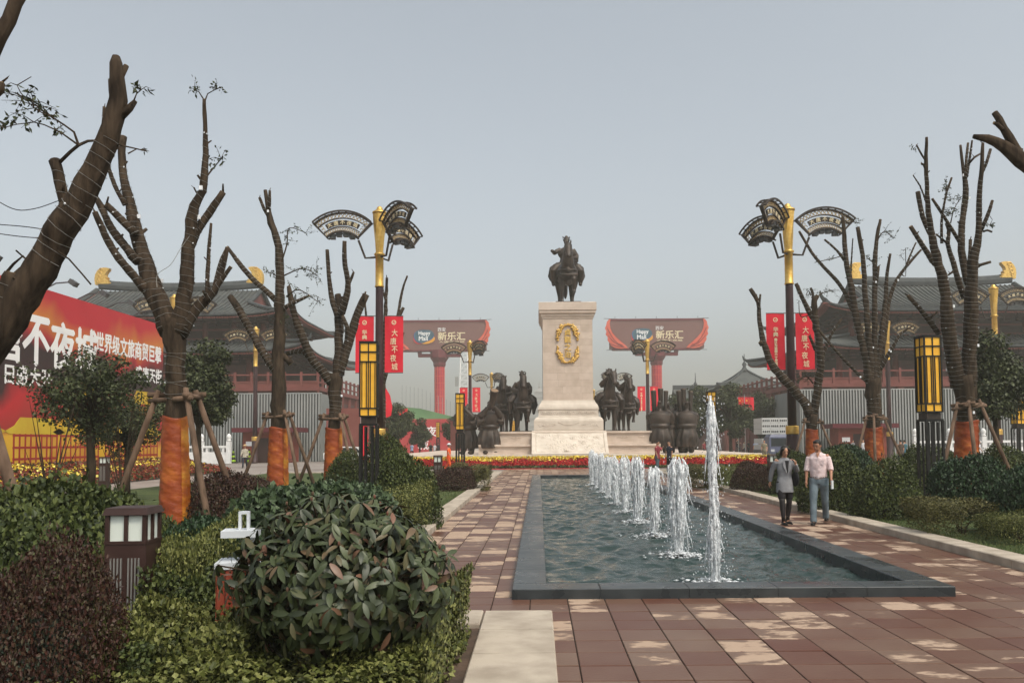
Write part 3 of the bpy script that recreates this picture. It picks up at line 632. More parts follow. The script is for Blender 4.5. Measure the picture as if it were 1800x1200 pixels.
# ---------------------------------------------------------------- statues
def horse_mb(lift=1, head_turn=0.0, up=0.0):
    mb = MB(); up = up + .22
    mb.tube([(0, .98, 1.22), (0, .88, 1.25), (0, .62, 1.27), (0, .25, 1.20), (0, -.15, 1.17), (0, -.48, 1.22), (0, -.66, 1.27), (0, -.74, 1.27)],
            [(.12, .14), (.25, .27), (.32, .34), (.33, .36), (.33, .37), (.30, .37), (.22, .28), (.10, .14)], 16, ref=(0, 0, 1))
    mb.ell((0, -.62, 1.12), (.24, .2, .26), 14, 10)
    ht = head_turn
    nk = [(0, -.50, 1.36), (0, -.66, 1.56), (ht * .3, -.80, 1.80 + up * .5), (ht * .7, -.90, 2.02 + up), (ht, -.96, 2.14 + up)]
    mb.tube(nk, [(.23, .34), (.19, .30), (.15, .23), (.12, .18), (.08, .12)], 12, ref=(0, 1, 0.3))
    hd = [(ht * .9, -.90, 2.13 + up), (ht, -.99, 2.08 + up), (ht * 1.1, -1.10, 1.93 + up), (ht * 1.2, -1.20, 1.76 + up), (ht * 1.25, -1.27, 1.64 + up), (ht * 1.26, -1.29, 1.60 + up)]
    mb.tube(hd, [(.08, .09), (.125, .155), (.115, .15), (.08, .10), (.082, .09), (.055, .06)], 12, ref=(0, 1, 0.6))
    for s in (-1, 1):
        mb.tube([(ht + s * .065, -.93, 2.16 + up), (ht + s * .085, -.94, 2.25 + up), (ht + s * .085, -.95, 2.33 + up)], [.035, .032, .008], 6)
        mb.ell((ht * 1.05 + s * .09, -1.05, 2.03 + up), (.022, .03, .03), 6, 5)
    for k in range(7):                                             # mane
        z = 1.5 + k * .1; mb.ell((ht * k / 9, -.46 - k * .055, z + .06 + up * k / 8), (.035, .10, .09), 8, 6)
    def leg(pts, rad): mb.tube(pts, rad, 9)
    for s in (-1, 1):
        x = .17 * s
        if s == lift:
            leg([(x, -.52, 1.25), (x, -.62, 1.05), (x, -.86, .96), (x, -.90, .88), (x, -.76, .60), (x, -.72, .52), (x, -.74, .42)], [.15, .12, .075, .07, .05, .055, .075])
        else:
            leg([(x, -.50, 1.25), (x, -.52, 1.0), (x, -.54, .62), (x, -.54, .54), (x, -.53, .20), (x, -.56, .12), (x, -.58, .0)], [.16, .125, .078, .075, .052, .058, .085])
        q = .04 * s * lift
        leg([(.17 * s, .62, 1.3), (.2 * s, .60, 1.08), (.2 * s, .56, .86), (.19 * s, .80 + q, .56), (.19 * s, .80 + q, .48), (.19 * s, .74 + q, .18), (.19 * s, .70 + q, .11), (.19 * s, .66 + q, 0)], [.2, .2, .14, .08, .07, .052, .058, .085])
    mb.tube([(0, .96, 1.40), (0, 1.12, 1.34), (0, 1.20, 1.05), (0, 1.18, .7), (0, 1.14, .5)], [.05, .07, .09, .075, .03], 8)
    mb.ell((0, -.90, 1.02), (.34, .05, .05), 10, 6); mb.tube([(-.3, -.5, 1.25), (-.2, -.78, 1.22), (0, -.86, 1.2), (.2, -.78, 1.22), (.3, -.5, 1.25)], .03, 6)
    mb.ell((0, -.86, 1.2), (.07, .05, .09), 8, 6)
    mb.v = [(x * 1.22, y, z) for x, y, z in mb.v]
    return mb
def rider_mb(arm='out', hat=True, lean=0.0):
    mb = MB()
    mb.tube([(0, .14, 1.50), (0, .12, 1.62), (0, .10, 1.80), (0, .07 - lean * .3, 2.0), (0, .05 - lean * .6, 2.16), (0, .04 - lean * .8, 2.25)], [(.25, .2), (.24, .19), (.2, .155), (.235, .165), (.2, .12), (.07, .07)], 14)
    hy = .02 - lean
    mb.tube([(0, hy + .03, 2.2), (0, hy, 2.36)], .065, 8); mb.ell((0, hy - .01, 2.42), (.088, .105, .125), 12, 9); mb.ell((0, hy - .11, 2.40), (.018, .025, .03), 6, 5)
    if hat:
        mb.lathe([(.105, 2.45), (.11, 2.50), (.095, 2.54), (.075, 2.56)], (0, hy + .01, 0), 12); mb.ell((0, hy + .05, 2.60), (.06, .055, .075), 10, 8)
        for s in (-1, 1): mb.tube([(s * .05, hy + .08, 2.58), (s * .11, hy + .1, 2.66), (s * .10, hy + .1, 2.5)], [.02, .022, .012], 5)
    else: mb.ell((0, hy + .02, 2.54), (.06, .06, .06), 10, 8)
    if arm == 'out': mb.ell((0, .06, 2.0), (.28, .2, .24), 14, 10)
    for s in (-1, 1):
        if arm == 'out' and s == -1: pts = [(s * .19, .04, 2.14), (s * .33, -.04, 2.04), (s * .38, -.12, 1.98), (s * .46, -.36, 2.0)]
        elif arm == 'horn': pts = [(s * .19, .04 - lean * .6, 2.12), (s * .30, -.10, 1.96), (s * .29, -.2, 1.98), (s * .06, -.36 - lean, 2.24)]
        else: pts = [(s * .19, .04, 2.14), (s * .31, .06, 1.90), (s * .31, .0, 1.82), (s * .13, -.3, 1.76)]
        mb.tube(pts, [.085, .085, .08, .06], 9); mb.ell(pts[-1], .06, 8, 6)
        if arm != 'out' or s == 1: mb.tube([pts[1], (pts[2][0], pts[2][1] + .03, pts[2][2] - .1), (pts[3][0], pts[3][1] + .02, pts[3][2] - .12)], [.07, .075, .05], 7)
        mb.tube([(s * .12, .1, 1.58), (s * .34, -.10, 1.45), (s * .42, -.2, 1.30), (s * .43, -.12, 1.05), (s * .42, -.06, .86)], [.15, .14, .11, .085, .065], 9)
        mb.tube([(s * .42, .0, .84), (s * .42, -.12, .80), (s * .42, -.2, .79)], [.06, .055, .03], 8)
        mb.tube([(s * .2, .1, 1.6), (s * .36, .12, 1.42), (s * .42, .16, 1.14), (s * .43, .12, .98)], [(.05, .14), (.05, .2), (.04, .18), (.03, .1)], 10, ref=(1, 0, 0))
    mb.v = [(x * 1.18, y, z) for x, y, z in mb.v]
    return mb
HORSE_M = remesh(horse_mb(1, 0, -.26), .022, M['bronze'], 'horse', 3); HORSE = remesh(horse_mb(1), .022, M['bronze'], 'horse', 3); HORSE_B = remesh(horse_mb(-1, .12, .06), .026, M['bronze'], 'horse', 3)
RIDER = remesh(rider_mb('out'), .018, M['bronze'], 'rider', 2); RIDER_B = remesh(rider_mb('rein'), .022, M['bronze'], 'rider', 2); RIDER_H = remesh(rider_mb('horn', lean=.05), .022, M['bronze'], 'rider', 2)
def saddle(parent):
    mb = MB(); mb.grid(lambda u, v: ((.425 * math.sin((u - .5) * 3.0)), -.12 + .62 * v, 1.19 + .39 * math.cos((u - .5) * 3.0)), 14, 4); mb.build('saddle_cloth', M['bronze'], parent, True)
    mb = MB()
    for s in (-1, 1): mb.tube([(s * .10, -1.14, 1.82), (s * .16, -.7, 1.72), (s * .13, -.3, 1.76)], .012, 5)
    mb.build('reins', M['bronze'], parent)
def horse_statue(label, loc, rz, sc, hm, rm, plinth=False, z0=0):
    t = thing('equestrian_statue', label, 'statue', loc, rz, None, sc); link('horse', hm, t); link('rider', rm, t); saddle(t)
    MB().box((0, -.05, .02), (.9, 2.0, .04)).build('base', M['bronze'], t); return t
horse_statue('dark bronze emperor on horseback standing on top of the tall pedestal', (0.05, 60.0, 11.45), R(1), 1.98, HORSE_M, RIDER)
horse_statue('bronze horse and rider nearest the pedestal on its left side', (-3.25, 59.6, 2.4), R(4), 1.66, HORSE, RIDER_B)
t = horse_statue('darker bronze horse with rider behind, second left of the pedestal', (-4.75, 63.6, 2.4), R(-6), 1.66, HORSE_B, RIDER_B)
t = horse_statue('bronze mounted horn player nearest the pedestal on its right side', (3.0, 59.4, 2.4), R(-3), 1.70, HORSE_B, RIDER_H)
mb = MB(); mb.tube([(0, -.36, 2.26), (-.05, -.62, 2.30), (-.12, -.95, 2.36)], [.025, .05, .11], 10); mb.build('horn', M['bronze'], t, True)
horse_statue('bronze horse and rider at the right end of the platform, set back', (4.55, 62.8, 2.4), R(3), 1.66, HORSE, RIDER_H)
# walking attendants beside the riders
def robe_mb(fold=0, arms='up', wide=1.0, seed=0):
    r = random.Random(seed); mb = MB(); n = 26; seg = 40; vs = []; fs = []
    ph = [r.uniform(0, 6.28) for _ in range(4)]
    for i in range(n + 1):
        s = i / n; z = .22 + 1.30 * s
        w = (.37 + .05 * math.sin(s * 7) - .10 * s) if s < .62 else (.335 + .05 * math.sin((s - .62) / .38 * 3.14))
        if s > .93: w *= 1 - (s - .93) * 6
        for k in range(seg):
            a = 2 * math.pi * k / seg; f = (1 - min(1, s / .70)) * .13
            q = w * wide * (1 + f * math.sin(a * 7 + ph[0] + s * 2) + f * .7 * math.sin(a * 11 + ph[1] - s * 3) + .03 * math.sin(z * 24 + a * 3 + ph[2]) * (1 if .45 < s < .6 else .2))
            vs.append((math.cos(a) * q, math.sin(a) * q * .78 + .03 * math.sin(s * 4), z))
    for i in range(n):
        for k in range(seg):
            k2 = (k + 1) % seg; fs.append((i * seg + k, i * seg + k2, (i + 1) * seg + k2, (i + 1) * seg + k))
    fs.append(tuple(reversed(range(seg)))); fs.append(tuple(range(n * seg, (n + 1) * seg))); mb.add(vs, fs)
    for s in (-1, 1):
        mb.tube([(s * .15, .02, .5), (s * .17, .02, .12)], [.12, .10], 10); mb.ell((s * .18, -.08, .07), (.105, .19, .08), 10, 8)
    mb.lathe([(.34, .92), (.37, .95), (.37, 1.0), (.34, 1.03)], (0, .02, 0), 20, 1, .82)
    mb.tube([(0, .02, 1.45), (0, -.02, 1.62)], .09, 10); mb.ell((0, -.03, 1.70), (.105, .125, .14), 12, 9); mb.ell((0, .06, 1.82), (.08, .08, .075), 10, 8); mb.ell((0, -.15, 1.68), (.022, .03, .032), 6, 5)
    for s in (-1, 1):
        pts = [(s * .30, .02, 1.40), (s * .40, -.14, 1.30), (s * .36, -.24, 1.36), (s * .13, -.36, 1.62)]
        mb.tube(pts, [.13, .13, .12, .08], 10); mb.tube([pts[1], (s * .40, -.2, 1.12), (s * .25, -.3, 1.2)], [.11, .12, .06], 8)
        mb.ell((s * .1, -.38, 1.66), (.07, .07, .06), 8, 6)
    return mb
ROBE = [remesh(robe_mb(seed=k), .024, M['bronze'], 'robed_figure', 1) for k in range(3)]
def musician(label, loc, rz, sc, k, horns, group=None):
    t = thing('musician_statue', label, 'statue', loc, rz, group, sc); link('robed_figure', ROBE[k], t)
    for (a, b, r0, r1) in horns:
        a, b = Vector(a), Vector(b); ax = (b - a)
        mb = MB(); mb.tube([a + ax * u for u in (0, .1, .5, .96, 1.0)], [r0 * .6, r0, (r0 + r1) / 2, r1, r1 * 1.05], 14); h = mb.build('horn', M['bronze'], t, True)
        MB().tube([b - ax.normalized() * .005, b + ax.normalized() * .012], r1 * .86, 14).build('horn_mouth', mat('bare_bronze_rim', (.22, .14, .08), .6), h)
    return t
musician('bronze robed horn blower, the fuller figure left of the stage steps', tuple(P(861, 797, 56.6).xy) + (.86,), R(14), 1.92, 0, [((.0, -.38, 1.62), (.04, -.72, 2.22), .09, .15)])
musician('bronze robed horn blower half hidden by the lantern at the left stage edge', tuple(P(822, 797, 57.4).xy) + (.86,), R(-22), 1.85, 1, [((.0, -.36, 1.62), (.02, -.66, 2.2), .08, .13)])
def trio(label, px, Y, rz, ks):
    t = musician(label, tuple(P(px, 797, Y).xy) + (.86,), R(rz), 1.9, ks[0], [((-.20, -.12, 1.40), (-.25, -.16, 2.24), .075, .10), ((.0, -.30, 1.42), (.0, -.34, 2.34), .075, .10), ((.20, -.12, 1.40), (.24, -.14, 2.26), .075, .10)])
    t.children[0].scale = (.86, .85, 1.0)
    for (x, y, a), k in zip(((.27, -.42, -25), (-.25, -.5, 18)), ks[1:]): o = link('robed_figure', ROBE[k], t, (x, y, 0), R(a)); o.scale = (.74, .78, .97)
    return t
trio('three bronze horn blowers huddled together right beside the platform', 1161, 57.0, 166, (1, 0, 2)); trio('three bronze horn blowers standing at the far right of the stage', 1208, 57.6, 188, (2, 1, 0))
o = musician('bronze attendant figure standing behind the left pair of horses', (-6.1, 64.5, .86), R(20), 1.9, 2, [((0, -.36, 1.62), (.02, -.6, 2.1), .06, .1)])

# ---------------------------------------------------------------- people
def rot(axis, a): return Matrix.Rotation(a, 3, axis)
POSES = {
 'walk': dict(legs=((26, 6), (-20, 28)), arms=((-16, 8, 14), (18, 8, 22)), head=(10, 0)),
 'walk2': dict(legs=((14, 2), (-12, 22)), arms=((14, 9, 24), (-14, 10, 20)), head=(4, 0)),
 'stand': dict(legs=((3, 2), (-3, 4)), arms=((6, 8, 20), (-2, 9, 16)), head=(3, 10)),
 'phone': dict(legs=((4, 2), (-4, 6)), arms=((4, 8, 18), (35, 14, 118)), head=(10, 0)),
 'man': dict(legs=((16, 4), (-17, 14)), arms=((2, 11, 14), (12, 13, 26)), head=(16, -24)),
 'woman': dict(legs=((11, 3), (-4, 10)), arms=((-26, 14, 10), (24, 16, 112)), head=(20, -4)),
}
def joints(pose, lr):
    J = {}
    p = POSES[pose]
    for i, s in enumerate((-1, 1)):
        f, kn = p['legs'][i]; h = Vector((s * .092, 0, .90)); a = R(f)
        k = h + Vector((s * .012, -math.sin(a) * .42, -math.cos(a) * .42)); a2 = R(f - kn)
        an = k + Vector((0, -math.sin(a2) * .41, -math.cos(a2) * .41)); J[s] = [h, k, an, a2]
    low = min(J[-1][2].z, J[1][2].z) - .075
    for i, s in enumerate((-1, 1)):
        f, out, el = p['arms'][i]; sh = Vector((s * .175, .01, 1.405)); a = R(f); o = R(out)
        d1 = Vector((s * math.sin(o), -math.sin(a) * math.cos(o), -math.cos(a) * math.cos(o))).normalized(); e = sh + d1 * .275
        a = R(f + el); inn = R(out * (.2 if el < 60 else -1.6)); d2 = Vector((s * math.sin(inn), -math.sin(a) * math.cos(inn), -math.cos(a) * math.cos(inn))).normalized()
        J[('a', s)] = [sh, e, e + d2 * .245, d2, d1]
    J['low'] = low; J['head'] = p['head']; return J
def finger(mb, p0, d, n, L2, r, curl):
    pts = [p0]; dd = d.copy(); ax = d.cross(n).normalized()
    for q in range(3):
        pts.append(pts[-1] + dd * L2 * (.42, .32, .26)[q]); dd = Matrix.Rotation(curl, 3, ax) @ dd
    mb.tube(pts, [r, r * .95, r * .85, r * .6], 6)
def make_person_meshes(pose, vox, sleeve, bottom, female=False, detail=False):
    J = joints(pose, None); low = J['low']
    body = MB(); top = MB(); bot = MB(); hair = MB(); shoes = [MB(), MB()]; hands = MB()
    wsh = .165 if female else .19
    tor = [((0, .01, .84), (.145, .10)), ((0, .01, .93), (.155, .108)), ((0, 0, 1.05), (.125 if female else .14, .095)), ((0, -.005, 1.2), (.14 if female else .155, .11)), ((0, 0, 1.34), (wsh - .005, .108)), ((0, .005, 1.42), (wsh - .03, .085)), ((0, .005, 1.455), (.075, .06))]
    body.tube([p for p, _ in tor], [r for _, r in tor], 16)
    hp, hy = J['head']; HM = rot('Z', R(hy)) @ rot('X', R(hp)); piv = Vector((0, .0, 1.50))
    def H(v): return piv + HM @ (Vector(v) - piv)
    body.tube([(0, .012, 1.42), H((0, .005, 1.56))], [.056, .05], 10)
    body.ell(H((0, -.004, 1.625)), (.074, .092, .098), 16, 12, HM); body.ell(H((0, -.036, 1.565)), (.056, .056, .062), 14, 10, HM)
    body.tube([H((0, -.088, 1.618)), H((0, -.106, 1.585)), H((0, -.098, 1.573))], [.009, .015, .011], 6); body.ell(H((0, -.086, 1.545)), (.024, .012, .01), 8, 6, HM)
    for s in (-1, 1): body.ell(H((s * .076, .008, 1.60)), (.012, .02, .03), 8, 6, HM)
    # hair cap
    if female:
        hair.ell(H((0, .022, 1.645)), (.093, .098, .10), 16, 12, HM); hair.ell(H((0, .055, 1.57)), (.09, .065, .10), 14, 10, HM)
        for s in (-1, 1): hair.tube([H((s * .05, -.06, 1.70)), H((s * .085, -.035, 1.64)), H((s * .088, -.01, 1.56)), H((s * .08, .02, 1.50))], [.028, .03, .032, .02], 8)
    else:
        hair.ell(H((0, .012, 1.668)), (.076, .090, .066), 16, 12, HM); [hair.ell(H((q_ * .066, .0, 1.64)), (.014, .04, .045), 8, 6, HM) for q_ in (-1, 1)]; hair.ell(H((0, .04, 1.63)), (.079, .062, .075), 14, 10, HM); hair.tube([H((-.045, -.066, 1.705)), H((0, -.08, 1.708)), H((.045, -.066, 1.705))], .017, 7)
    for s in (-1, 1):
        h, k, an, a2 = J[s]
        body.tube([h + Vector((0, 0, .03)), h - Vector((0, 0, .08)), (h + k) / 2, k, k + (an - k) * .3, k + (an - k) * .75, an], [.085, .088, .07, .052, .055, .038, .036], 12)
        ft = Vector((0, -1, 0)); tip = an + Vector((s * .02, -.15, -.055)) ; heel = an + Vector((0, .05, -.045))
        body.tube([an + Vector((0, .03, -.03)), an + Vector((0, -.05, -.04)), tip], [.035, .035, .025], 8)
        sm = shoes[0 if s < 0 else 1]
        M2 = rot('X', max(-.5, min(.5, a2 * .5)))
        sm.ell(an + Vector((s * .008, -.055, -.045)), (.046, .135, .034), 12, 8); sm.ell(an + Vector((0, .02, -.025)), (.042, .06, .05), 10, 8); sm.box(an + Vector((s * .008, -.05, -.068)), (.078, .24, .016))
        sh, e, w, d2, d1 = J[('a', s)]
        body.tube([sh + Vector((-s * .03, 0, .01)), sh + d1 * .06, (sh + e) / 2, e, e + (w - e) * .3, w], [.055, .05, .042, .036, .036, .025], 10)
        # hand: palm and five fingers
        nrm = Vector((s, 0, 0)) - d2 * d2.x * s; nrm = nrm.normalized() if nrm.length > .2 else Vector((0, -1, 0)); sd = d2.cross(nrm).normalized()
        if sd.y > 0: sd = -sd
        body.tube([w, w + d2 * .035, w + d2 * .085], [(.024, .024), (.030, .024), (.034, .018)], 8)
        for q in range(4):
            finger(hands, w + d2 * .08 + sd * (.027 - .018 * q), d2, -nrm, (.07, .078, .073, .058)[q], .0085, .35 + .1 * q)
        finger(hands, w + d2 * .03 + sd * .025, (d2 * .7 + sd * .75).normalized(), -nrm, .065, .0095, .25)
        q = {'short': .75, 'long': 1.0, 'rolled': 1.0}[sleeve]
        ra = [.055, .064, .06, .056]
        top.tube([sh + Vector((-s * .05, 0, -.015)), sh + Vector((0, 0, -.012)) + d1 * .05, sh + d1 * .16, sh + d1 * .275 * q], ra, 12)
        if sleeve == 'long': top.tube([e - d1 * .02, e + d2 * .10, w - d2 * .005], [.058, .05, .04], 12)
        if sleeve == 'rolled': top.tube([e - d1 * .02, e + d2 * .03, e + d2 * .05], [.058, .056, .058], 12)
        if bottom in ('trousers',):
            fl = .058
            bot.tube([h + Vector((0, 0, .05)), h - Vector((0, 0, .08)), (h + k) / 2, k, k + (an - k) * .4, k + (an - k) * .8, an + Vector((0, 0, -.02))], [.098, .10, .086, .072, .066, .064, .066], 14)
        elif bottom == 'shorts': bot.tube([h + Vector((0, 0, .05)), h - Vector((0, 0, .08)), (h + k) / 2, k], [.098, .10, .088, .084], 14)
        elif bottom == 'skirt':  bot.tube([h + Vector((0, 0, .05)), h - Vector((0, 0, .08)), h + (k - h) * .55, h + (k - h) * .8], [.088, .09, .086, .08], 14)
    k = 1.13
    lowz = .80 if sleeve != 'rolled' else .95
    if female and sleeve == 'long': lowz = .70
    tp = [((0, .005, lowz), (.195, .158)), ((0, .005, .90), (.184, .145)), ((0, 0, 1.06), (.15, .115)), ((0, -.005, 1.2), (.167, .128)), ((0, 0, 1.34), (wsh + .006, .12)), ((0, .008, 1.425), (wsh - .035, .092)), ((0, .01, 1.462), (.078, .068))]
    if sleeve == 'rolled': tp = [((0, .005, .945), (.158, .115)), ((0, 0, 1.0), (.166, .122))] + tp[3:]
    top.tube([p for p, _ in tp], [r for _, r in tp], 18)
    bot.tube([(0, .012, .83), (0, .012, .90), (0, .008, .975)], [(.15, .112), (.160, .117), (.15, .11)], 16)
    out = {}
    bm_ = remesh(body, vox, M['skin'], 'body', 3)
    if detail:
        hm_ = hands.mesh('h'); bmx = bmesh.new(); bmx.from_mesh(bm_); bmx.from_mesh(hm_); bmx.to_mesh(bm_); bmx.free(); bpy.data.meshes.remove(hm_)
        bm_.polygons.foreach_set('use_smooth', [True] * len(bm_.polygons))
    out['body'] = bm_; out['top'] = remesh(top, vox * 1.15, M['white'], 'shirt', 2); out['bottom'] = remesh(bot, vox * 1.15, M['white'], 'trousers', 2) if bottom else None
    out['hair'] = remesh(hair, vox, M['hair'], 'hair', 1)
    out['shoes'] = [s.mesh('shoe', M['black'], True) for s in shoes]
    out['low'] = low; out['H'] = H; out['HM'] = HM; out['J'] = J; return out
PCACHE = {}
def person(label, loc, rz, height, pose, top, bot, sleeve='short', bottom='trousers', female=False, skin='skin', shoe=None, vox=.03, detail=False, hat=None, topname='shirt', group=None):
    key = (pose, vox, sleeve, bottom, female, detail)
    if key not in PCACHE: PCACHE[key] = make_person_meshes(*key[:5], detail=detail)
    pm = PCACHE[key]; sc = height / 1.735
    t = thing('person', label, 'person', loc, rz, group, sc)
    def pt(name, me, m):
        o = link(name, me, t, (0, 0, -pm['low'])); o.material_slots[0].link = 'OBJECT'; o.material_slots[0].material = m; return o
    pt('body', pm['body'], M[skin]); pt(topname, pm['top'], top)
    if pm['bottom']: pt({'skirt': 'skirt', 'shorts': 'shorts'}.get(bottom, 'trousers'), pm['bottom'], bot)
    pt('hair', pm['hair'], M['hair'])
    for s in pm['shoes']: pt('shoe', s, shoe or M['black'])
    if hat:
        mb = MB(); c = pm['H']((0, 0, 1.70)); mb.lathe([(hat[1], -.02), (hat[1], -.005), (.10, .015), (.085, .08), (.05, .10)], c, 14); pt('hat', mb.mesh('hat', hat[0], True), hat[0])
    return t, pm, pt
C = {n: cloth('cloth_' + n, c) for n, c in dict(white=(.66, .66, .68), pink=(.62, .46, .45), grey=(.19, .19, .20), black=(.012, .012, .014), navy=(.018, .022, .038), jeans=(.10, .14, .165), red=(.28, .04, .055), orange=(.80, .10, .02), cream=(.42, .38, .30), blue=(.28, .36, .52), khaki=(.20, .17, .11), brown=(.07, .045, .03), teal=(.03, .12, .16)).items()}
# the couple on the right-hand walk
g1 = G(1441, 921)
t, pm, pt = person('man in pale pink shirt and jeans walking beside the kerb, looking down at her', (g1.x, g1.y, 0), R(-22), 1.73, 'man', mat('pink_shirt', (.62, .47, .46), .8, col2=(.74, .62, .62), scale=7, bump=1.0, bscale=13), mat('faded_jeans', (.085, .115, .135), .85, col2=(.16, .20, .225), scale=5, bump=.5, bscale=16), 'rolled', 'trousers', skin='skin2', vox=.011, detail=True)
dz = -pm['low']
b = MB(); b.lathe([(1, .955), (1, .99)], (0, .006, 0), 20, .164, .122); pt('belt', b.mesh('belt', M['black']), M['black'])
b = MB().box((0, -.122, .972), (.035, .012, .032)); pt('belt_buckle', b.mesh('buckle', M['glassgrey']), M['glassgrey'])
b = MB()
for s in (-1, 1):
    b.add([(s * .012, -.075, 1.465), (s * .075, -.035, 1.475), (s * .085, -.085, 1.40), (s * .05, -.108, 1.385)], [(0, 1, 2, 3), (3, 2, 1, 0)])
pt('collar', b.mesh('collar', MATS['pink_shirt']), MATS['pink_shirt'])
w = pm['J'][('a', 1)][2]; d2 = pm['J'][('a', 1)][3]
b = MB().tube([w + d2 * .10 + Vector((.015, -.02, .05)), w + d2 * .10 + Vector((.015, -.03, -.12))], .026, 10)
tag(link('drink_bottle', b.mesh('drink_bottle', mat('clear_plastic', (.6, .62, .63), .2)), None), 'small pale bottle held in the hand of the man in jeans', 'bottle').matrix_world = Matrix.Translation((g1.x, g1.y, 0)) @ Matrix.Rotation(R(-22), 4, 'Z') @ Matrix.Scale(1.73 / 1.735, 4) @ Matrix.Translation((0, 0, dz))
eyem = mat('eye_dark', (.01, .008, .007), .3)
def face(pm, pt):
    for s in (-1, 1):
        b = MB().ell(pm['H']((s * .032, -.083, 1.615)), (.014, .008, .006), 8, 6, pm['HM']); pt('eye', b.mesh('eye', eyem), eyem)
        b = MB().tube([pm['H']((s * .014, -.090, 1.634)), pm['H']((s * .034, -.088, 1.640)), pm['H']((s * .054, -.074, 1.634))], .005, 5); pt('eyebrow', b.mesh('eyebrow', M['hair']), M['hair'])
    lip = mat('lips', (.28, .09, .075), .5); b = MB().ell(pm['H']((0, -.095, 1.546)), (.022, .008, .007), 8, 6, pm['HM']); pt('mouth', b.mesh('mouth', lip), lip)
face(pm, pt)
b = MB().add([(-.040, -.096, 1.462), (.040, -.096, 1.462), (.0, -.128, 1.36)], [(0, 2, 1)]); pt('open_neck', b.mesh('open_neck', M['skin2']), M['skin2'])
b = MB().add([(-.012, -.130, 1.37), (.012, -.130, 1.37), (.012, -.136, 1.2), (.012, -.128, .97), (-.012, -.128, .97), (-.012, -.136, 1.2)], [(0, 5, 4, 3, 2, 1)]); pt('placket', b.mesh('placket', MATS['pink_shirt']), MATS['pink_shirt'])
b = MB().box((.085, -.128, 1.27), (.075, .008, .085)); pt('pocket', b.mesh('pocket', MATS['pink_shirt']), MATS['pink_shirt'])
g2 = G(1381, 921)
t, pm, pt = person('woman in grey blazer and dark stockings walking left of the man in jeans', (g2.x, g2.y, 0), R(8), 1.60, 'woman', mat('grey_blazer', (.165, .165, .175), .85, col2=(.235, .235, .245), scale=6, bump=.6, bscale=10), mat('black_skirt', (.014, .012, .014), .8), 'long', 'skirt', True, vox=.011, detail=True, topname='blazer')
face(pm, pt)
stk = mat('dark_stockings', (.016, .012, .012), .5)
b = MB()
for s in (-1, 1):
    h, k, an, a2 = pm['J'][s]; b.tube([h + (k - h) * .5, k, k + (an - k) * .3, k + (an - k) * .75, an], [.079, .060, .062, .043, .041], 12)
pt('stockings', b.mesh('stockings', stk, True), stk)
b = MB().add([(-.05, -.122, 1.40), (.05, -.122, 1.40), (.03, -.140, 1.22), (0, -.146, 1.12), (-.03, -.140, 1.22)], [(0, 4, 3, 2, 1)]); pt('black_top', b.mesh('black_top', C['black']), C['black'])
b = MB()
for s in (-1, 1): b.add([(s * .052, -.124, 1.43), (s * .105, -.118, 1.40), (s * .085, -.150, 1.26), (s * .004, -.158, 1.09)], [(0, 1, 2, 3), (3, 2, 1, 0)])
pt('lapel', b.mesh('lapel', MATS['grey_blazer']), MATS['grey_blazer'])
b = MB(); b.tube([(.12, -.06, 1.47), (.16, -.15, 1.36), (.20, -.17, 1.18)], .012, 6); b.tube([(.12, -.06, 1.47), (.16, .10, 1.38), (.22, .08, 1.15)], .012, 6)
b.ell((.225, -.05, 1.0), (.055, .17, .17), 14, 10); hb = b.mesh('shoulder_bag', C['black'], True)
tag(link('shoulder_bag', hb, None), 'black shoulder bag carried by the woman in the grey blazer', 'bag').matrix_world = Matrix.Translation((g2.x, g2.y, 0)) @ Matrix.Rotation(R(8), 4, 'Z') @ Matrix.Scale(1.6 / 1.735, 4) @ Matrix.Translation((0, 0, -pm['low']))
# people further off
def far(label, px, py, rz, h, pose, top, bot, **k):
    q = G(px, py); return person(label, (q.x, q.y, k.pop('z', 0)), R(rz), h, pose, C[top], C[bot], **k)
far('man in dusty red shirt with hand to mouth before the flower bank', 1156, 834, 60, 1.72, 'phone', 'red', 'jeans', vox=.02)
far('man in dark navy shirt and trousers facing the man in red', 1177, 832, -60, 1.70, 'stand', 'navy', 'black', vox=.02)
far('street cleaner in orange vest and white sun hat by the flower bank', 789, 827, 75, 1.62, 'walk2', 'orange', 'orange', sleeve='short', vox=.02, hat=(C['white'], .17))
far('worker in straw hat and pale jacket walking left of a wrapped tree', 430, 822, 10, 1.62, 'walk2', 'cream', 'navy', sleeve='long', vox=.02, hat=(mat('straw', (.42, .27, .13), .9), .2))
far('person in white shirt standing before the hoarding at left', 567, 803, 20, 1.66, 'stand', 'white', 'black')
far('cleaner in orange vest beside the blue cart', 535, 797, 200, 1.65, 'stand', 'orange', 'navy')
far('person in white shirt behind the blue cart', 547, 796, 100, 1.65, 'walk2', 'white', 'navy')
far('man in pale blue shirt walking away near the far trees', 724, 803, 170, 1.72, 'walk', 'blue', 'black')
far('person in black near the red festival wall', 757, 805, 20, 1.7, 'stand', 'black', 'black')
far('person in white beside the one in black at the red wall', 764, 803, -30, 1.6, 'stand', 'white', 'jeans', female=True)
far('man in light blue shirt with hands down, right of the flower bank', 1329, 806, 190, 1.72, 'stand', 'blue', 'black')
far('man in khaki shirt facing the walk, nearest the small hedge at right', 1344, 811, -20, 1.72, 'stand', 'khaki', 'khaki')
far('person in black among the group at the right crossing', 1316, 801, 40, 1.7, 'walk2', 'black', 'black')
far('person in white top passing the aubergine lamp post', 1386, 806, 100, 1.65, 'walk', 'white', 'brown')
far('person in maroon shirt seen from behind near the right hedge', 1584, 820, 175, 1.68, 'stand', 'brown', 'navy')
far('person with teal backpack beside the one in maroon', 1591, 816, 200, 1.68, 'walk2', 'teal', 'black')
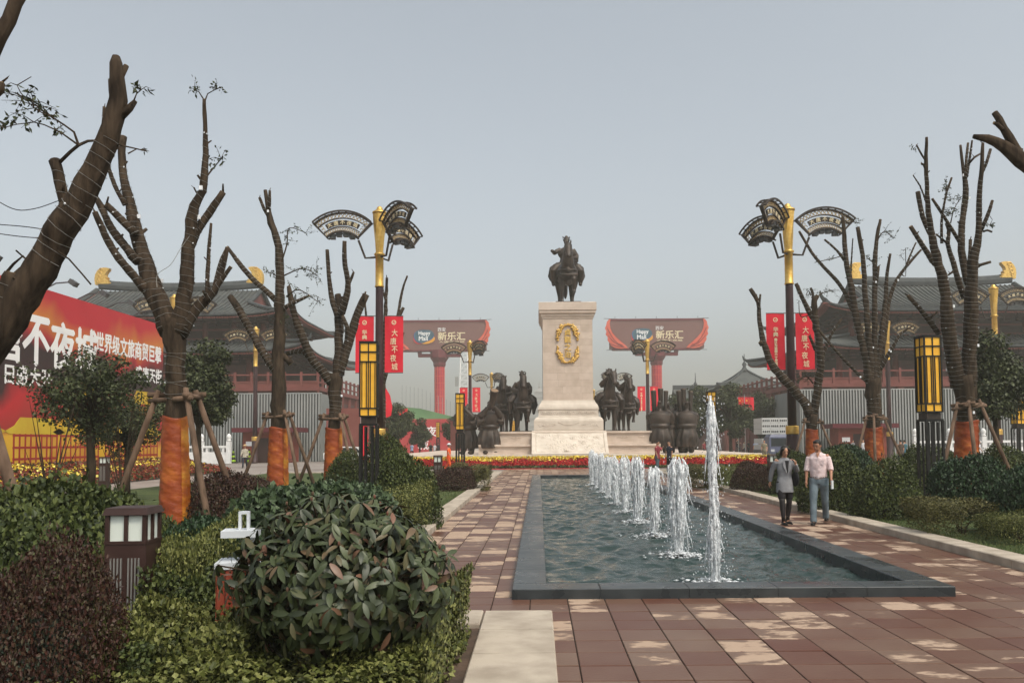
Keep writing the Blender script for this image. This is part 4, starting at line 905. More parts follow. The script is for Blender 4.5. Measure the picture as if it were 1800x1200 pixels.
far('person in white shirt with red scarf behind the wrapped right tree', 1722, 815, 60, 1.6, 'walk2', 'white', 'black')
far('man in white shirt behind the right hedge', 1518, 812, -40, 1.7, 'stand', 'white', 'black')
# ---------------------------------------------------------------- fan-topped lamp posts
def arc(r, a0, a1, n, cx=0, cz=0): return [(cx + r * math.sin(R(a0 + (a1 - a0) * i / n)), cz + r * math.cos(R(a0 + (a1 - a0) * i / n))) for i in range(n + 1)]
FAN_TXT = None
def fan(parent, az):
    """a folding-fan panel standing out from the pole along direction az"""
    global FAN_TXT
    f = bpy.data.objects.new('fan_panel', None)
    ux = Vector((math.cos(az), math.sin(az), 0)); uy = Vector((0, 0, 1)); nn = ux.cross(uy); o = ux * 1.62 + Vector((0, 0, 9.95)); RO, RI, A = 1.86, .98, 43
    mb = MB()
    for (r0, r1) in ((RO - .055, RO), (RI, RI + .055), (RI + .23, RI + .255), (RO - .285, RO - .26)):
        mb.band(arc(r0, -A, A, 18), arc(r1, -A, A, 18), o, ux, uy, .12)
    for a in (-A, A): mb.band([(RI * math.sin(R(a - 1.5)), RI * math.cos(R(a - 1.5))), (RO * math.sin(R(a - 1.5)), RO * math.cos(R(a - 1.5)))], [(RI * math.sin(R(a + 1.5)), RI * math.cos(R(a + 1.5))), (RO * math.sin(R(a + 1.5)), RO * math.cos(R(a + 1.5)))], o, ux, uy, .14)
    for dz in (-.2, .2):                                           # deep rims carrying the floodlights
        q = o + nn * dz; mb.band(arc(RO - .02, -A, A, 18), arc(RO + .05, -A, A, 18), q, ux, uy, .05); mb.band(arc(RI - .05, -A, A, 18), arc(RI + .02, -A, A, 18), q, ux, uy, .05)
    for i in range(10):
        a = R(-A + 2 * A * i / 9)
        for rr_ in (RO + .01, RI): c = o + ux * (rr_ * math.sin(a)) + uy * (rr_ * math.cos(a)); mb.bar(c - nn * .2, c + nn * .2, .04)
    arm = [o + ux * -1.45 + uy * -.15, o + ux * -1.0 + uy * -.18, o + ux * -.70 + uy * .60]
    mb.tube(arm, .05, 6)
    fr = mb.build('fan_frame', M['fan'], parent)
    mb = MB(); mb.band(arc(RI + .30, -31, 31, 16), arc(RO - .36, -31, 31, 16), o, ux, uy, .05); mb.build('fan_plaque', M['fan'], fr)
    mb = MB()
    for i in range(15):
        a = -A + 4 + (2 * A - 8) * i / 14
        for (r0, r1, k) in ((RO - .26, RO - .07, 1), (RI + .07, RI + .22, 1)):
            for s in (-2.6, 2.6):
                mb.bar(o + ux * (r0 * math.sin(R(a - s))) + uy * (r0 * math.cos(R(a - s))), o + ux * (r1 * math.sin(R(a + s))) + uy * (r1 * math.cos(R(a + s))), .035, .03)
    for a in (-38, 38):
        for r_ in (RI + .36, RI + .5, RI + .64): mb.tube([o + ux * (r_ * math.sin(R(a)) + .07 * math.cos(w)) + uy * (r_ * math.cos(R(a)) + .07 * math.sin(w)) for w in range(6)], .018, 4)
    mb.build('gold_tracery', M['fangold'], fr)
    if FAN_TXT is None: FAN_TXT = [text_mesh(c, .2, .2, .012, m=M['cream']) for c in '大唐不夜城']
    for sd in (-1, 1):
        for i in range(5):
            a = R(-24 + 12 * i) * sd; r_ = (RI + RO) / 2 - .02
            c = o + ux * (r_ * math.sin(a) * 1) + uy * (r_ * math.cos(a)) - nn * (-.032 * sd)
            xa = (ux * math.cos(a) - uy * math.sin(a)) * sd; ya = ux * math.sin(a) + uy * math.cos(a)
            mat4 = Matrix((( -xa.x if False else xa.x, ya.x, 0, c.x), (xa.y, ya.y, 0, c.y), (xa.z, ya.z, 0, c.z), (0, 0, 0, 1)))
            z = xa.cross(ya); mat4[0][2], mat4[1][2], mat4[2][2] = z
            q = link('fan_character', FAN_TXT[i], fr); q.matrix_local = mat4
    for a in (-30, -10, 10, 30):                                   # floodlights under the inner rim
        c = o + ux * ((RI - .12) * math.sin(R(a))) + uy * ((RI - .12) * math.cos(R(a)))
        mb = MB().box(c, (.22, .26, .16), az, 0, 0); mb.build('floodlight', M['fangrey'], fr)
    return fr
def lamp_meshes(t, azs):
    MB().lathe([(.30, 0), (.30, .12), (.26, .16), (.26, 1.9), (.25, 1.95)], seg=16).build('post_base', M['pole'], t, True)
    MB().lathe([(.275, 1.95), (.28, 1.98), (.28, 2.28), (.275, 2.31)], seg=16).build('gold_band', M['gold'], t, True)
    MB().lathe([(.19, 2.31), (.18, 5), (.165, 8.35), (.165, 8.5)], seg=16).build('post', M['pole'], t, True)
    MB().lathe([(.20, 8.48), (.205, 8.52), (.18, 8.56), (.175, 9.85), (.23, 9.88), (.235, 9.95), (.20, 9.98)], seg=16).build('gold_sleeve', M['gold'], t, True)
    mb = MB(); seg = 6; vs = []; fs = []; n = 14                    # flaring twisted crown
    for i in range(n + 1):
        s = i / n; r_ = .17 + .13 * s
        for k in range(seg * 2):
            a = 2 * math.pi * k / (seg * 2) + s * 1.0; q = r_ * (1.0 if k % 2 else .93); vs.append((math.cos(a) * q, math.sin(a) * q, 9.98 + 1.72 * s))
    m_ = seg * 2
    for i in range(n):
        for k in range(m_): k2 = (k + 1) % m_; fs.append((i * m_ + k, i * m_ + k2, (i + 1) * m_ + k2, (i + 1) * m_ + k))
    fs.append(tuple(range(n * m_, (n + 1) * m_))); mb.add(vs, fs); mb.build('gold_crown', M['gold'], t)
    MB().lathe([(.24, 11.7), (.32, 11.74), (.32, 11.80), (.22, 11.84), (.14, 11.92), (.12, 12.0), (.05, 12.05)], seg=12).build('finial', M['gold'], t, True)
    for a in azs: fan(t, R(a))
lamps = {}
LL = thing('lamp_post', 'tall aubergine lamp post with gold crown and three fan panels, nearest on the left', 'lamp post', (-9.0, 36.0, 0), 0, 'fan topped lamp posts')
lamp_meshes(LL, (180, -52, 62)); fan_l = LL
LR = thing('lamp_post', 'tall aubergine lamp post with gold crown and three fan panels, nearest on the right', 'lamp post', (8.9, 36.0, 0), 0, 'fan topped lamp posts')
lamp_meshes(LR, (0, 232, 118))
for base, lab, loc in ((LL, 'second lamp post along the left side, above the horn blowers', (-9.0, 84.0, 0)), (LR, 'second lamp post along the right side, in front of the red billboard column', (9.0, 84.0, 0)),
        (LL, 'third, far lamp post along the left side behind the horse statues', (-9.0, 123, 0)), (LR, 'third, far lamp post along the right side behind the mounted horn player', (9.0, 123, 0)),
        (LL, 'hazy fourth lamp post far along the left side', (-9.0, 165, 0)), (LR, 'hazy fourth lamp post far along the right side', (9.0, 165, 0))): copy_tree(base, loc, None, lab)
LS = thing('lamp_post', 'outer lamp post standing behind the forked trunk at left', 'lamp post', (-27.2, 57, 0), 0, 'fan topped lamp posts'); lamp_meshes(LS, (0, 180))
for lab, loc in (('outer lamp post before the left hoarding, beside the straw hat worker', (-27.0, 73, 0)), ('outer lamp post before the right hoarding, behind the many branched tree', (27.9, 71, 0)), ('outer lamp post at the right edge, above the round leafy tree', (28.6, 55.5, 0))): copy_tree(LS, loc, None, lab)

# banners on the axis lamps
B1 = text_mesh('华\n典', .42, .22, .012, m=M['cream']); B2 = text_mesh('\n'.join('曲江为祖国六十华诞献礼'), 1.42, .125, .006, m=M['cream']); B3 = [text_mesh(c, .30, .26, .004, m=M['cream']) for c in '大唐不夜城']
def banner(label, x, y, side, z0=4.75, h=2.45, w=.80):
    t = thing('banner', label, 'banner', (x, y, z0), 0, 'red banners on the lamp posts')
    x0 = .24 * side; x1 = (.24 + w) * side; a, b = sorted((x0, x1))
    mb = MB(); r = random.Random(int(x * 10 + y))
    ph = r.uniform(0, 6)
    mb.grid(lambda u, v: (a + (b - a) * u, .012 * math.sin(u * 5 + v * 4 + ph), h * v), 8, 14); mb.build('cloth', M['redflag'], t)
    mb = MB()
    for z in (-.02, h + .02): mb.tube([(0, 0, z), (x1, 0, z)], .018, 6)
    mb.build('bracket', M['fangrey'], t)
    c = (a + b) / 2; e = MB(); e.band(arc(.07, 0, 360, 14), arc(.10, 0, 360, 14), (c, -.022, h - .27), (1, 0, 0), (0, 0, 1), .004); e.band([(-.05, -.03), (0, .0), (.05, .03)], [(-.03, -.045), (.02, -.015), (.06, .01)], (c, -.022, h - .27), (1, 0, 0), (0, 0, 1), .004); e.build('printed_emblem', M['cream'], t)
    if side < 0: put_text('printed_lettering', B1, t, (c, -.025, h - .80)); put_text('printed_lettering', B2, t, (c, -.025, h - 1.78))
    else:
        for k in range(5): put_text('printed_character', B3[k], t, (c + .03 * (-1) ** k, -.025, h - .72 - .37 * k))
for (x, y, w1) in ((-9.0, 36, 'near left'), (8.9, 36, 'near right'), (-9.0, 84, 'second left'), (9.0, 84, 'second right')):
    banner('red banner with small column of cream characters, on the %s lamp post' % w1, x, y, -1); banner('red banner with five flowing characters, on the %s lamp post' % w1, x, y, 1)

# ---------------------------------------------------------------- tall amber lanterns
def lantern(label, loc, rz=0, sc=1.0):
    t = thing('lantern_post', label, 'lantern', loc, rz, 'tall amber lantern posts', sc); W = .21
    legs = MB()
    for sx in (-1, 1):
        for sy in (-1, 1):
            MB().box((sx * (W - .02), sy * (W - .02), 1.06), (.055, .055, 2.12)).build('leg', M['black'], t); MB().box((sx * .075, sy * (W - .02), 1.06), (.035, .035, 2.05)).build('leg', M['black'], t)
    MB().box((0, 0, 2.13), (2 * W, 2 * W, .05)).build('stand_top', M['black'], t); MB().box((0, 0, .03), (2 * W + .02, 2 * W + .02, .06)).build('stand_foot', M['black'], t)
    MB().box((0, 0, 2.23), (.34, .34, .15)).build('collar', M['fan'], t)
    z0, z1 = 2.31, 4.06; h = z1 - z0
    MB().box((0, 0, (z0 + z1) / 2), (2 * W - .04, 2 * W - .04, h - .02)).build('amber_panel', M['yellow'], t)
    f = MB()
    for sx in (-1, 1):
        for sy in (-1, 1): f.box((sx * (W - .012), sy * (W - .012), (z0 + z1) / 2), (.034, .034, h))
    for z in (z0 + .015, z0 + .20, z1 - .46, z1 - .23, z1 - .015):
        for s in (-1, 1): f.box((0, s * (W - .012), z), (2 * W - .055, .028, .028)); f.box((s * (W - .012), 0, z), (.028, 2 * W - .055, .028))
    for s in (-1, 1):
        for q in (1, 0):
            def V_(x, za, zb, w):
                c = (x, s * (W - .014), (za + zb) / 2) if q else (s * (W - .014), x, (za + zb) / 2); f.box(c, (w, .022, zb - za) if q else (.022, w, zb - za))
            V_(0, z0 + .03, z0 + .185, .026); V_(0, z1 - .215, z1 - .03, .026); V_(0, z1 - .445, z1 - .245, .026)
            for x, w in ((-.045, .02), (0.0, .022), (.045, .02), (.15, .016), (-.15, .016)): V_(x, z0 + .215, z1 - .475, w)
    f.box((0, 0, z1 + .012), (2 * W + .02, 2 * W + .02, .024)); f.build('lattice', M['black'], t)
    return t
def lt(label, px, top, Y, rz=0): p = P(px, top, Y); lantern(label, (p.x, Y, 0), R(rz))
p = P(649, 700, 19.6); la = lantern('tall amber lantern on black legs, largest on the left beside the wrapped tree', (p.x, 19.6, 0), R(6))
def lc(label, px, Y, rz=0): p = P(px, 720, Y); copy_tree(la, (p.x, Y, 0), R(rz), label)
lc('tall amber lantern on black legs, largest on the right before the forked tree', 1634, 19.2, 5); lc('amber lantern in front of the left horn blowers', 809, 40.5, 0); lc('amber lantern behind the tall water jet', 1250, 40.3, 0); lc('amber lantern at the right edge of the picture', 1789, 36, 8)
lc('small far amber lantern between the legs of the left horses', 902, 92); lc('small far amber lantern among the trees left of the red column', 770, 98)

# ---------------------------------------------------------------- bollard lights
def bollard(label, loc, rz, sc=1.0):
    t = thing('bollard_light', label, 'bollard light', loc, rz, 'square bollard lights', sc); W = .145
    bm_ = mat('bollard_brown', (.03, .014, .011), .45, col2=(.045, .022, .018), scale=6); gl = mat('frosted_glass', (.62, .66, .60), .35); sv = mat('brushed_steel', (.30, .29, .27), .4, metal=.6)
    MB().box((0, 0, .49), (2 * W, 2 * W, .98)).build('body', bm_, t)
    MB().box((0, 0, 1.215), (2 * W + .03, 2 * W + .03, .05), top=.9).build('cap', bm_, t)
    f = MB()
    for sx in (-1, 1):
        for sy in (-1, 1): f.box((sx * (W - .014), sy * (W - .014), 1.085), (.03, .03, .21))
    for s in (-1, 1): f.box((0, s * (W - .012), 1.085), (.026, .022, .21)); f.box((s * (W - .012), 0, 1.085), (.022, .026, .21))
    f.box((0, 0, .99), (2 * W + .01, 2 * W + .01, .022)); f.build('head_frame', bm_, t)
    MB().box((0, 0, 1.09), (2 * W - .04, 2 * W - .04, .185)).build('frosted_pane', gl, t)
    for s in (-1, 1):
        for k in range(4):
            for h in (-1, 1): MB().box((h * .062 + (k - 1.5) * .024, s * (W + .004), .60), (.010, .012, .56)).build('steel_slat', sv, t) if s < 0 else None
    return t
q = P(236, 885, 6.2); bo = bollard('brown square bollard light with frosted panes among the near shrubs', (q.x, 6.2, 0), R(4))
def bc(lab, px, Y, rz=0): p = P(px, 800, Y); copy_tree(bo, (p.x, Y, 0), R(rz), lab)
bc('small bollard light at the kerb end, left of the pool', 770, 30); bc('small bollard light behind the woman in the blazer', 1358, 27); bc('small dark bollard light before the flowers under the billboard', 184, 32, 0)

# ---------------------------------------------------------------- litter bin behind the glossy shrub
q = P(424, 930, 5.6)
t = thing('litter_bin', 'litter bin of red timber slats with pale metal canopy behind the glossy shrub', 'litter bin', (q.x, 5.6, 0), R(12))
redw = mat('red_timber', (.20, .035, .018), .5, col2=(.27, .06, .03), scale=6, stretch=(1, 1, .2)); pal = mat('pale_grey_metal', (.48, .50, .52), .45, col2=(.56, .58, .60), scale=5)
for k in range(5):
    for s in (-1, 1):
        MB().box((-.104 + .052 * k, s * .128, .48), (.046, .018, .80)).build('slat', redw, t); MB().box((s * .128, -.104 + .052 * k, .48), (.018, .046, .80)).build('slat', redw, t)
MB().box((0, 0, .47), (.235, .235, .78)).build('liner', M['fangrey'], t); MB().box((0, 0, .905), (.29, .29, .04)).build('rim', pal, t)
MB().box((0.06, 0, 1.0), (.05, .05, .16)).build('stem', pal, t); MB().box((.0, 0, 1.105), (.23, .2, .045)).build('canopy', pal, t)
f = MB()
for dx, dz, w, h in ((-.026, 0, .018, .12), (.026, 0, .018, .12), (0, .052, .034, .018)): f.box((dx + .02, 0, 1.188 + dz), (w, .05, h))
f.build('handle', pal, t)
# ---------------------------------------------------------------- the two palace halls
def hall(label, cx, cy):
    t = thing('palace_hall', label, 'building', (cx, cy, 0), 0, 'palace halls')
    A, B, ZE, H, RL = 16.4, 11.0, 15.0, 4.5, 9.6
    def prof(s): return H * (.50 * s + .50 * s * s)
    def lift(x, y, A_=A, B_=B): return 1.0 * (min(1, abs(x) / A_) ** 7) * (min(1, abs(y) / B_) ** 5)
    SK = A - RL
    def zf(x, y): return ZE + prof((B - abs(y)) / B) + lift(x, y)
    def zs(x, y): return ZE + prof(min(A - abs(x), SK) / B) + lift(x, y)
    # upper roof: two main slopes cut by the hips, plus the side skirts
    def slope(sg):
        mb = MB()
        def fn(u, v):
            y = B * (1 - v); xm = A - min(B - y, SK) ; x = -xm + 2 * xm * u; return (x, sg * -y, zf(x, y))
        mb.grid(fn, 40, 22); return mb
    def skirt(sg):
        mb = MB()
        def fn(u, v):
            x = A - SK * v; ym = B - SK * v; y = -ym + 2 * ym * u; return (sg * x, y, zs(x, y))
        mb.grid(fn, 30, 12); return mb
    for sg in (1, -1): slope(sg).build('roof_slope', M['tile'], t, True); skirt(sg).build('roof_skirt', M['tile'], t, True)
    for sg in (1, -1):
        mb = MB(); yb = B - SK; n = 12; poly = [(-yb + 2 * yb * i / n, prof((B - abs(-yb + 2 * yb * i / n)) / B)) for i in range(n + 1)]
        mb.prism(poly, (sg * (RL - .25), 0, ZE), (0, sg, 0), (0, 0, 1), .1); mb.build('gable', M['redwall2'], t)
        mb = MB()
        for q in (1, -1): mb.tube([(sg * (RL + .02), q * yb * (1 - i / 10), ZE + .18 + prof((B - yb * (1 - i / 10)) / B)) for i in range(11)], [(.22, .3)] * 11, 6)
        mb.build('gable_ridge', M['ridge'], t)
        for q in (1, -1):                                          # hip ridges running down to the upturned corners
            mb = MB(); pts = [(sg * (A - SK * (1 - i / 10)), q * (B - SK * (1 - i / 10))) for i in range(11)]; mb.tube([(x, y, zs(abs(x), abs(y)) + .2) for x, y in pts], [(.2, .32)] * 11, 6)
            x, y = sg * A, q * B; mb.tube([(x, y, zs(A, B) + .1), (x + sg * .4, y + q * .4, zs(A, B) + .45), (x + sg * .55, y + q * .55, zs(A, B) + .95)], [.22, .18, .06], 6); mb.build('hip_ridge', M['ridge'], t)
    mb = MB(); nR = 16; mb.tube([(-9.3 + 18.6 * i / nR, 0, ZE + H + .42 + .38 * abs(2 * i / nR - 1) ** 2.2) for i in range(nR + 1)], [(.32, .55)] * (nR + 1), 8, ref=(0, 0, 1)); mb.build('main_ridge', M['ridge'], t)
    def ribs(eave, zfun, name):                                    # rounded cover tiles, every half metre
        mb = MB()
        for i in range(-30, 31):
            x = i * .53
            for sg in (-1,):
                ym = max(0, (A - abs(x)) if abs(x) > RL else B); y1 = B - min(ym, B)
                if B - y1 < .4: continue
                n = 7; mb.tube([(x, sg * (B + .06 - (B - y1) * k / n), zf(x, B - (B - y1) * k / n) + .03) for k in range(n + 1)], .085, 5, ref=(1, 0, 0), caps=False)
        for i in range(-20, 21):
            y = i * .53
            if abs(y) > B - .4: continue
            d = min(SK, B - abs(y)); n = 5
            s = -1 if cx > 0 else 1
            mb.tube([(s * (A + .06 - d * k / n), y, zs(A - d * k / n, y) + .03) for k in range(n + 1)], .085, 5, caps=False)
        stuff(mb.build(name, M['tile'], t, True))
    ribs(0, 0, 'tile_ribs')
    def under(A_, B_, zl, z_e, wall_a, wall_b, z_w):               # soffit, rafters, fascia and bracket sets
        mb = MB(); n = 24
        for sg in (1, -1):
            mb.grid(lambda u, v: ((-A_ + 2 * A_ * u) * (1 - v) + (-wall_a + 2 * wall_a * u) * v, -sg * (B_ * (1 - v) + wall_b * v), (z_e + zl(-A_ + 2 * A_ * u, B_) - .16) * (1 - v) + z_w * v), n, 2)
            mb.grid(lambda u, v: (sg * (A_ * (1 - v) + wall_a * v), (-B_ + 2 * B_ * u) * (1 - v) + (-wall_b + 2 * wall_b * u) * v, (z_e + zl(A_, -B_ + 2 * B_ * u) - .16) * (1 - v) + z_w * v), n, 2)
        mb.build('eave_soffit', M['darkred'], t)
        mb = MB()
        for i in range(int(A_ / .27) * 2 + 1):
            x = -A_ + i * .27; z = z_e + zl(x, B_) - .22; s = -1
            mb.box((x, s * (B_ - .35), z - .02), (.13, .9, .13), 0, -.2 * s)
        for i in range(int(B_ / .27) * 2 + 1):
            y = -B_ + i * .27; s = -1 if cx > 0 else 1; mb.box((s * (A_ - .35), y, z_e + zl(A_, y) - .24), (.9, .13, .13))
        stuff(mb.build('rafter_ends', M['redwall2'], t))
        mb = MB()
        for sg in (1, -1):
            mb.tube([(-A_ + 2 * A_ * i / 30, sg * B_, z_e + zl(-A_ + 2 * A_ * i / 30, B_) - .03) for i in range(31)], .10, 5); mb.tube([(sg * A_, -B_ + 2 * B_ * i / 30, z_e + zl(A_, -B_ + 2 * B_ * i / 30) - .03) for i in range(31)], .10, 5, ref=(1, 0, 0))
        mb.build('eave_edge', M['ridge'], t)
        mb = MB()
        def br(x, y, dx, dy):
            for k in range(4): mb.box((x + dx * (.2 + .42 * k), y + dy * (.2 + .42 * k), z_w - .75 + .27 * k), (.3 + (.5 + .2 * k) * abs(dy), .3 + (.5 + .2 * k) * abs(dx), .2))
        nb = int(wall_a / 1.35)
        for i in range(-nb, nb + 1): br(i * wall_a / nb, -wall_b, 0, -1)
        nb = int(wall_b / 1.35); s = -1 if cx > 0 else 1
        for i in range(-nb, nb + 1): br(s * wall_a, i * wall_b / nb, s, 0)
        stuff(mb.build('eave_brackets', mat('bracket_timber', (.05, .018, .016), .8, col2=(.075, .03, .026), scale=2), t))
    under(A, B, lambda x, y: lift(x, y), ZE, 12.6, 7.6, 15.1)
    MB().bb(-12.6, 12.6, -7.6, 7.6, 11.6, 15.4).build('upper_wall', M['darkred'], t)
    mb = MB()
    for z in (12.75, 13.75): mb.bb(-12.7, 12.7, -7.72, -7.6, z, z + .22); mb.bb(-12.75 if cx > 0 else 12.62, -12.62 if cx > 0 else 12.75, -7.6, 7.6, z, z + .22)
    mb.build('upper_beam', M['redwall'], t)
    for i in range(9): MB().lathe([(.3, 11.8), (.3, 14.6)], (-12.4 + 3.1 * i, -7.75, 0), 10).build('upper_column', M['redwall'], t, True)
    # lower roof skirt
    A2, B2, Z2 = 18.4, 12.6, 11.05; wa, wb = 12.6, 7.6
    l2 = lambda x, y: .9 * (min(1, abs(x) / A2) ** 8) * (min(1, abs(y) / B2) ** 6)
    def z2(s, x, y): return Z2 + 1.75 * (.6 * s + .4 * s * s) + l2(x, y) * (1 - s)
    for sg in (1, -1):
        mb = MB(); mb.grid(lambda u, v: ((-1 + 2 * u) * (A2 + (wa - A2) * v), -sg * (B2 + (wb - B2) * v), z2(v, (-1 + 2 * u) * A2, B2)), 40, 8); mb.build('lower_roof_slope', M['tile'], t, True)
        mb = MB(); mb.grid(lambda u, v: (sg * (A2 + (wa - A2) * v), (-1 + 2 * u) * (B2 + (wb - B2) * v), z2(v, A2, (-1 + 2 * u) * B2)), 30, 8); mb.build('lower_roof_skirt', M['tile'], t, True)
        for q in (1, -1):
            mb = MB(); mb.tube([(sg * (A2 + (wa - A2) * k / 8), q * (B2 + (wb - B2) * k / 8), z2(k / 8, A2, B2) + .18) for k in range(9)], [(.18, .28)] * 9, 6); x, y = sg * A2, q * B2
            mb.tube([(x, y, z2(0, A2, B2) + .1), (x + sg * .4, y + q * .3, z2(0, A2, B2) + .4), (x + sg * .55, y + q * .4, z2(0, A2, B2) + .85)], [.2, .16, .05], 6); mb.build('lower_hip_ridge', M['ridge'], t)
    mb = MB(); n = 5
    for i in range(-34, 35):
        x = i * .53; d = min(B2 - wb, (A2 - abs(x)) * (B2 - wb) / (A2 - wa)) / (B2 - wb)
        if d > .05: mb.tube([(x, -(B2 + .06 + (wb - B2) * d * k / n), z2(d * k / n, x, B2) + .03) for k in range(n + 1)], .085, 5, ref=(1, 0, 0), caps=False)
    s = -1 if cx > 0 else 1
    for i in range(-23, 24):
        y = i * .53; d = min(1, (B2 - abs(y)) / (B2 - wb))
        if d > .05: mb.tube([(s * (A2 + .06 + (wa - A2) * d * k / n), y, z2(d * k / n, A2, y) + .03) for k in range(n + 1)], .085, 5, caps=False)
    stuff(mb.build('lower_tile_ribs', M['tile'], t, True))
    under(A2, B2, l2, Z2, 14.6, 9.6, 11.0)
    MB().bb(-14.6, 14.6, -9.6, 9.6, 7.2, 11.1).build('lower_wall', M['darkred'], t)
    for i in range(11):
        MB().lathe([(.33, 7.3), (.33, 10.6)], (-14.5 + 2.9 * i, -9.75, 0), 10).build('lower_column', M['redwall'], t, True)
    for i in range(10): MB().bb(-14.1 + 2.9 * i, -12.0 + 2.9 * i, -9.72, -9.6, 7.6, 9.9).build('lattice_screen', M['panel'], t)
    # podium with pilasters, dark panels and a balustrade on top
    pa, pb = 19.8, 13.6
    MB().bb(-pa, pa, -pb, pb, 0, 6.9).build('podium', M['redwall'], t)
    MB().bb(-pa - .25, pa + .25, -pb - .25, pb + .25, 6.9, 7.3).build('podium_cornice', M['redwall2'], t)
    k = 12; w = 2 * pa / k
    for i in range(k):
        x = -pa + w * i
        MB().bb(x - .3, x + .3, -pb - .16, -pb, 0, 6.9).build('pilaster', M['redwall2'], t); MB().bb(x + .7, x + w - .7, -pb - .06, -pb + .02, 3.2, 6.1).build('window_panel', M['panel'], t)
    for i in range(9):
        y = -pb + 2 * pb * i / 8; MB().bb(*sorted((s * pa, s * (pa + .16))), y - .3, y + .3, 0, 6.9).build('pilaster', M['redwall2'], t)
        if i < 8: MB().bb(*sorted((s * (pa - .02), s * (pa + .06))), y + .7, y + 2.7, 3.2, 6.1).build('window_panel', M['panel'], t)
    mb = MB()
    for z in (7.75, 8.45): mb.bb(-pa, pa, -pb - .05, -pb + .1, z, z + .14); mb.bb(*sorted((s * pa, s * (pa - .15))), -pb + .1, pb, z, z + .14)
    mb.bb(-pa, pa, -pb, -pb + .06, 7.3, 7.75)
    mb.build('balustrade_rail', M['redwall2'], t)
    for i in range(25): MB().box((-pa + 2 * pa * i / 24, -pb + .02, 8.05), (.22, .22, 1.5)).build('baluster_post', M['redwall2'], t)
    for i in range(1, 14): MB().box((s * (pa - .08), -pb + 2 * pb * i / 13, 8.05), (.22, .22, 1.5)).build('baluster_post', M['redwall2'], t)
    # gilded ridge-end ornaments: curled fins
    fin = [(-.95, 0), (.75, 0), (.92, .25), (.55, .32), (.78, .52), (.35, .60), (.50, .85), (.20, 1.05), (.22, 1.35), (.42, 1.65), (.70, 1.92), (.25, 2.02), (-.30, 1.98), (-.72, 1.70), (-.98, 1.2), (-1.05, .6)]
    for sg in (1, -1):
        mb = MB(); pp = [(-x * sg * 1.0, z) for x, z in fin]
        if sg > 0: pp = pp[::-1]
        mb.prism(pp, (sg * 8.75, 0, ZE + H + .75), (1, 0, 0), (0, 0, 1), .55)
        pb_ = [( -x * sg * .82 + 0.06 * -sg, z * .86 + .1) for x, z in fin]
        if sg > 0: pb_ = pb_[::-1]
        mb.prism(pb_, (sg * 8.75, 0, ZE + H + .75), (1, 0, 0), (0, 0, 1), .68)
        for kk in range(4): mb.tube([(sg * 8.75 + sg * (.55 - .1 * kk) + .3 * math.cos(w_) * (.4 + .12 * kk), -.36, ZE + H + 1.2 + .42 * kk + .22 * math.sin(w_)) for w_ in np.linspace(0, 4.6, 9)], .05, 5)
        mb.build('ridge_ornament', M['goldleaf'], t)
    return t
hall('grey tiled red palace hall with gilded ridge ends on the left', -43.8, 96.0)
hall('grey tiled red palace hall with gilded ridge ends on the right', 43.8, 96.0)

# ---------------------------------------------------------------- hoarding, gate huts, balustrades in front of the halls
def hoarding(label, sg):
    t = thing('hoarding', label, 'hoarding', (sg * 22.6, 78, 0)); n = 150
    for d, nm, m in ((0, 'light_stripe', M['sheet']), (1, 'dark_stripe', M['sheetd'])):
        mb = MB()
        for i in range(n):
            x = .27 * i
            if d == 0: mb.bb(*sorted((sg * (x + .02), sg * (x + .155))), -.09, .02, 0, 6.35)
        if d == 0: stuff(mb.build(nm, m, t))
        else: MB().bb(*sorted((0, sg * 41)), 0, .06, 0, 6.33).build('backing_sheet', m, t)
    MB().bb(*sorted((-sg * .12, -sg * .03)), -.05, 8.2, 0, 6.35).build('end_sheet', mat('grey_end_sheet', (.19, .20, .19), .6, col2=(.22, .23, .22), scale=.5), t)
    MB().bb(*sorted((-sg * .14, sg * 41)), -.09, .09, 6.35, 6.45).build('top_rail', M['sheet'], t)
hoarding('grey ribbed metal hoarding in front of the left hall', -1); hoarding('grey ribbed metal hoarding in front of the right hall', 1)
def hut(label, x):
    t = thing('gate_hut', label, 'hut', (x, 74.5, 0)); rw = mat('hut_red', (.19, .035, .022), .7, col2=(.23, .05, .03), scale=2)
    MB().bb(-2.2, 2.2, 0, 2.2, 0, 2.72).build('wall', rw, t); MB().bb(-2.95, 2.95, -.7, 2.6, 2.72, 3.12).build('roof', mat('hut_roof', (.10, .012, .018), .6), t)
    MB().bb(-.9, .5, -.06, .02, 0, 2.2).build('door', M['darkred'], t); MB().bb(1.0, 1.7, -.05, .02, 1.2, 2.1).build('window', M['glassgrey'], t); MB().bb(-1.9, -1.2, -.05, .02, 1.5, 1.9).build('notice', M['white'], t)
    MB().bb(-2.26, 2.26, -.04, 0, 0, .35).build('skirting', M['redwall'], t)
hut('red gate hut with flat dark roof against the left hoarding', -26.4); hut('red gate hut with flat dark roof against the right hoarding', 27.0)
def balustrade(label, x0, x1, y, n, gap=None):
    t = thing('marble_balustrade', label, 'balustrade', ((x0 + x1) / 2, y, 0)); w = (x1 - x0) / n
    for i in range(n + 1):
        x = -(x1 - x0) / 2 + w * i
        MB().box((x, 0, .95), (.36, .36, 1.9)).build('post', M['marble'], t); MB().lathe([(.12, 1.9), (.2, 1.95), (.2, 2.02), (.14, 2.06), (.2, 2.18), (.21, 2.32), (.15, 2.48), (.05, 2.58)], (x, 0, 0), 12).build('post_head', M['marble'], t, True)
        if i < n:
            c = x + w / 2; MB().box((c, 0, .5), (w - .36, .16, 1.0)).build('panel', M['marble'], t); MB().box((c, 0, 1.45), (w - .36, .22, .2)).build('rail', M['marble'], t)
            for q in (-.3, 0, .3): MB().box((c + q * w, 0, 1.17), (.2, .14, .34)).build('baluster', M['marble'], t)
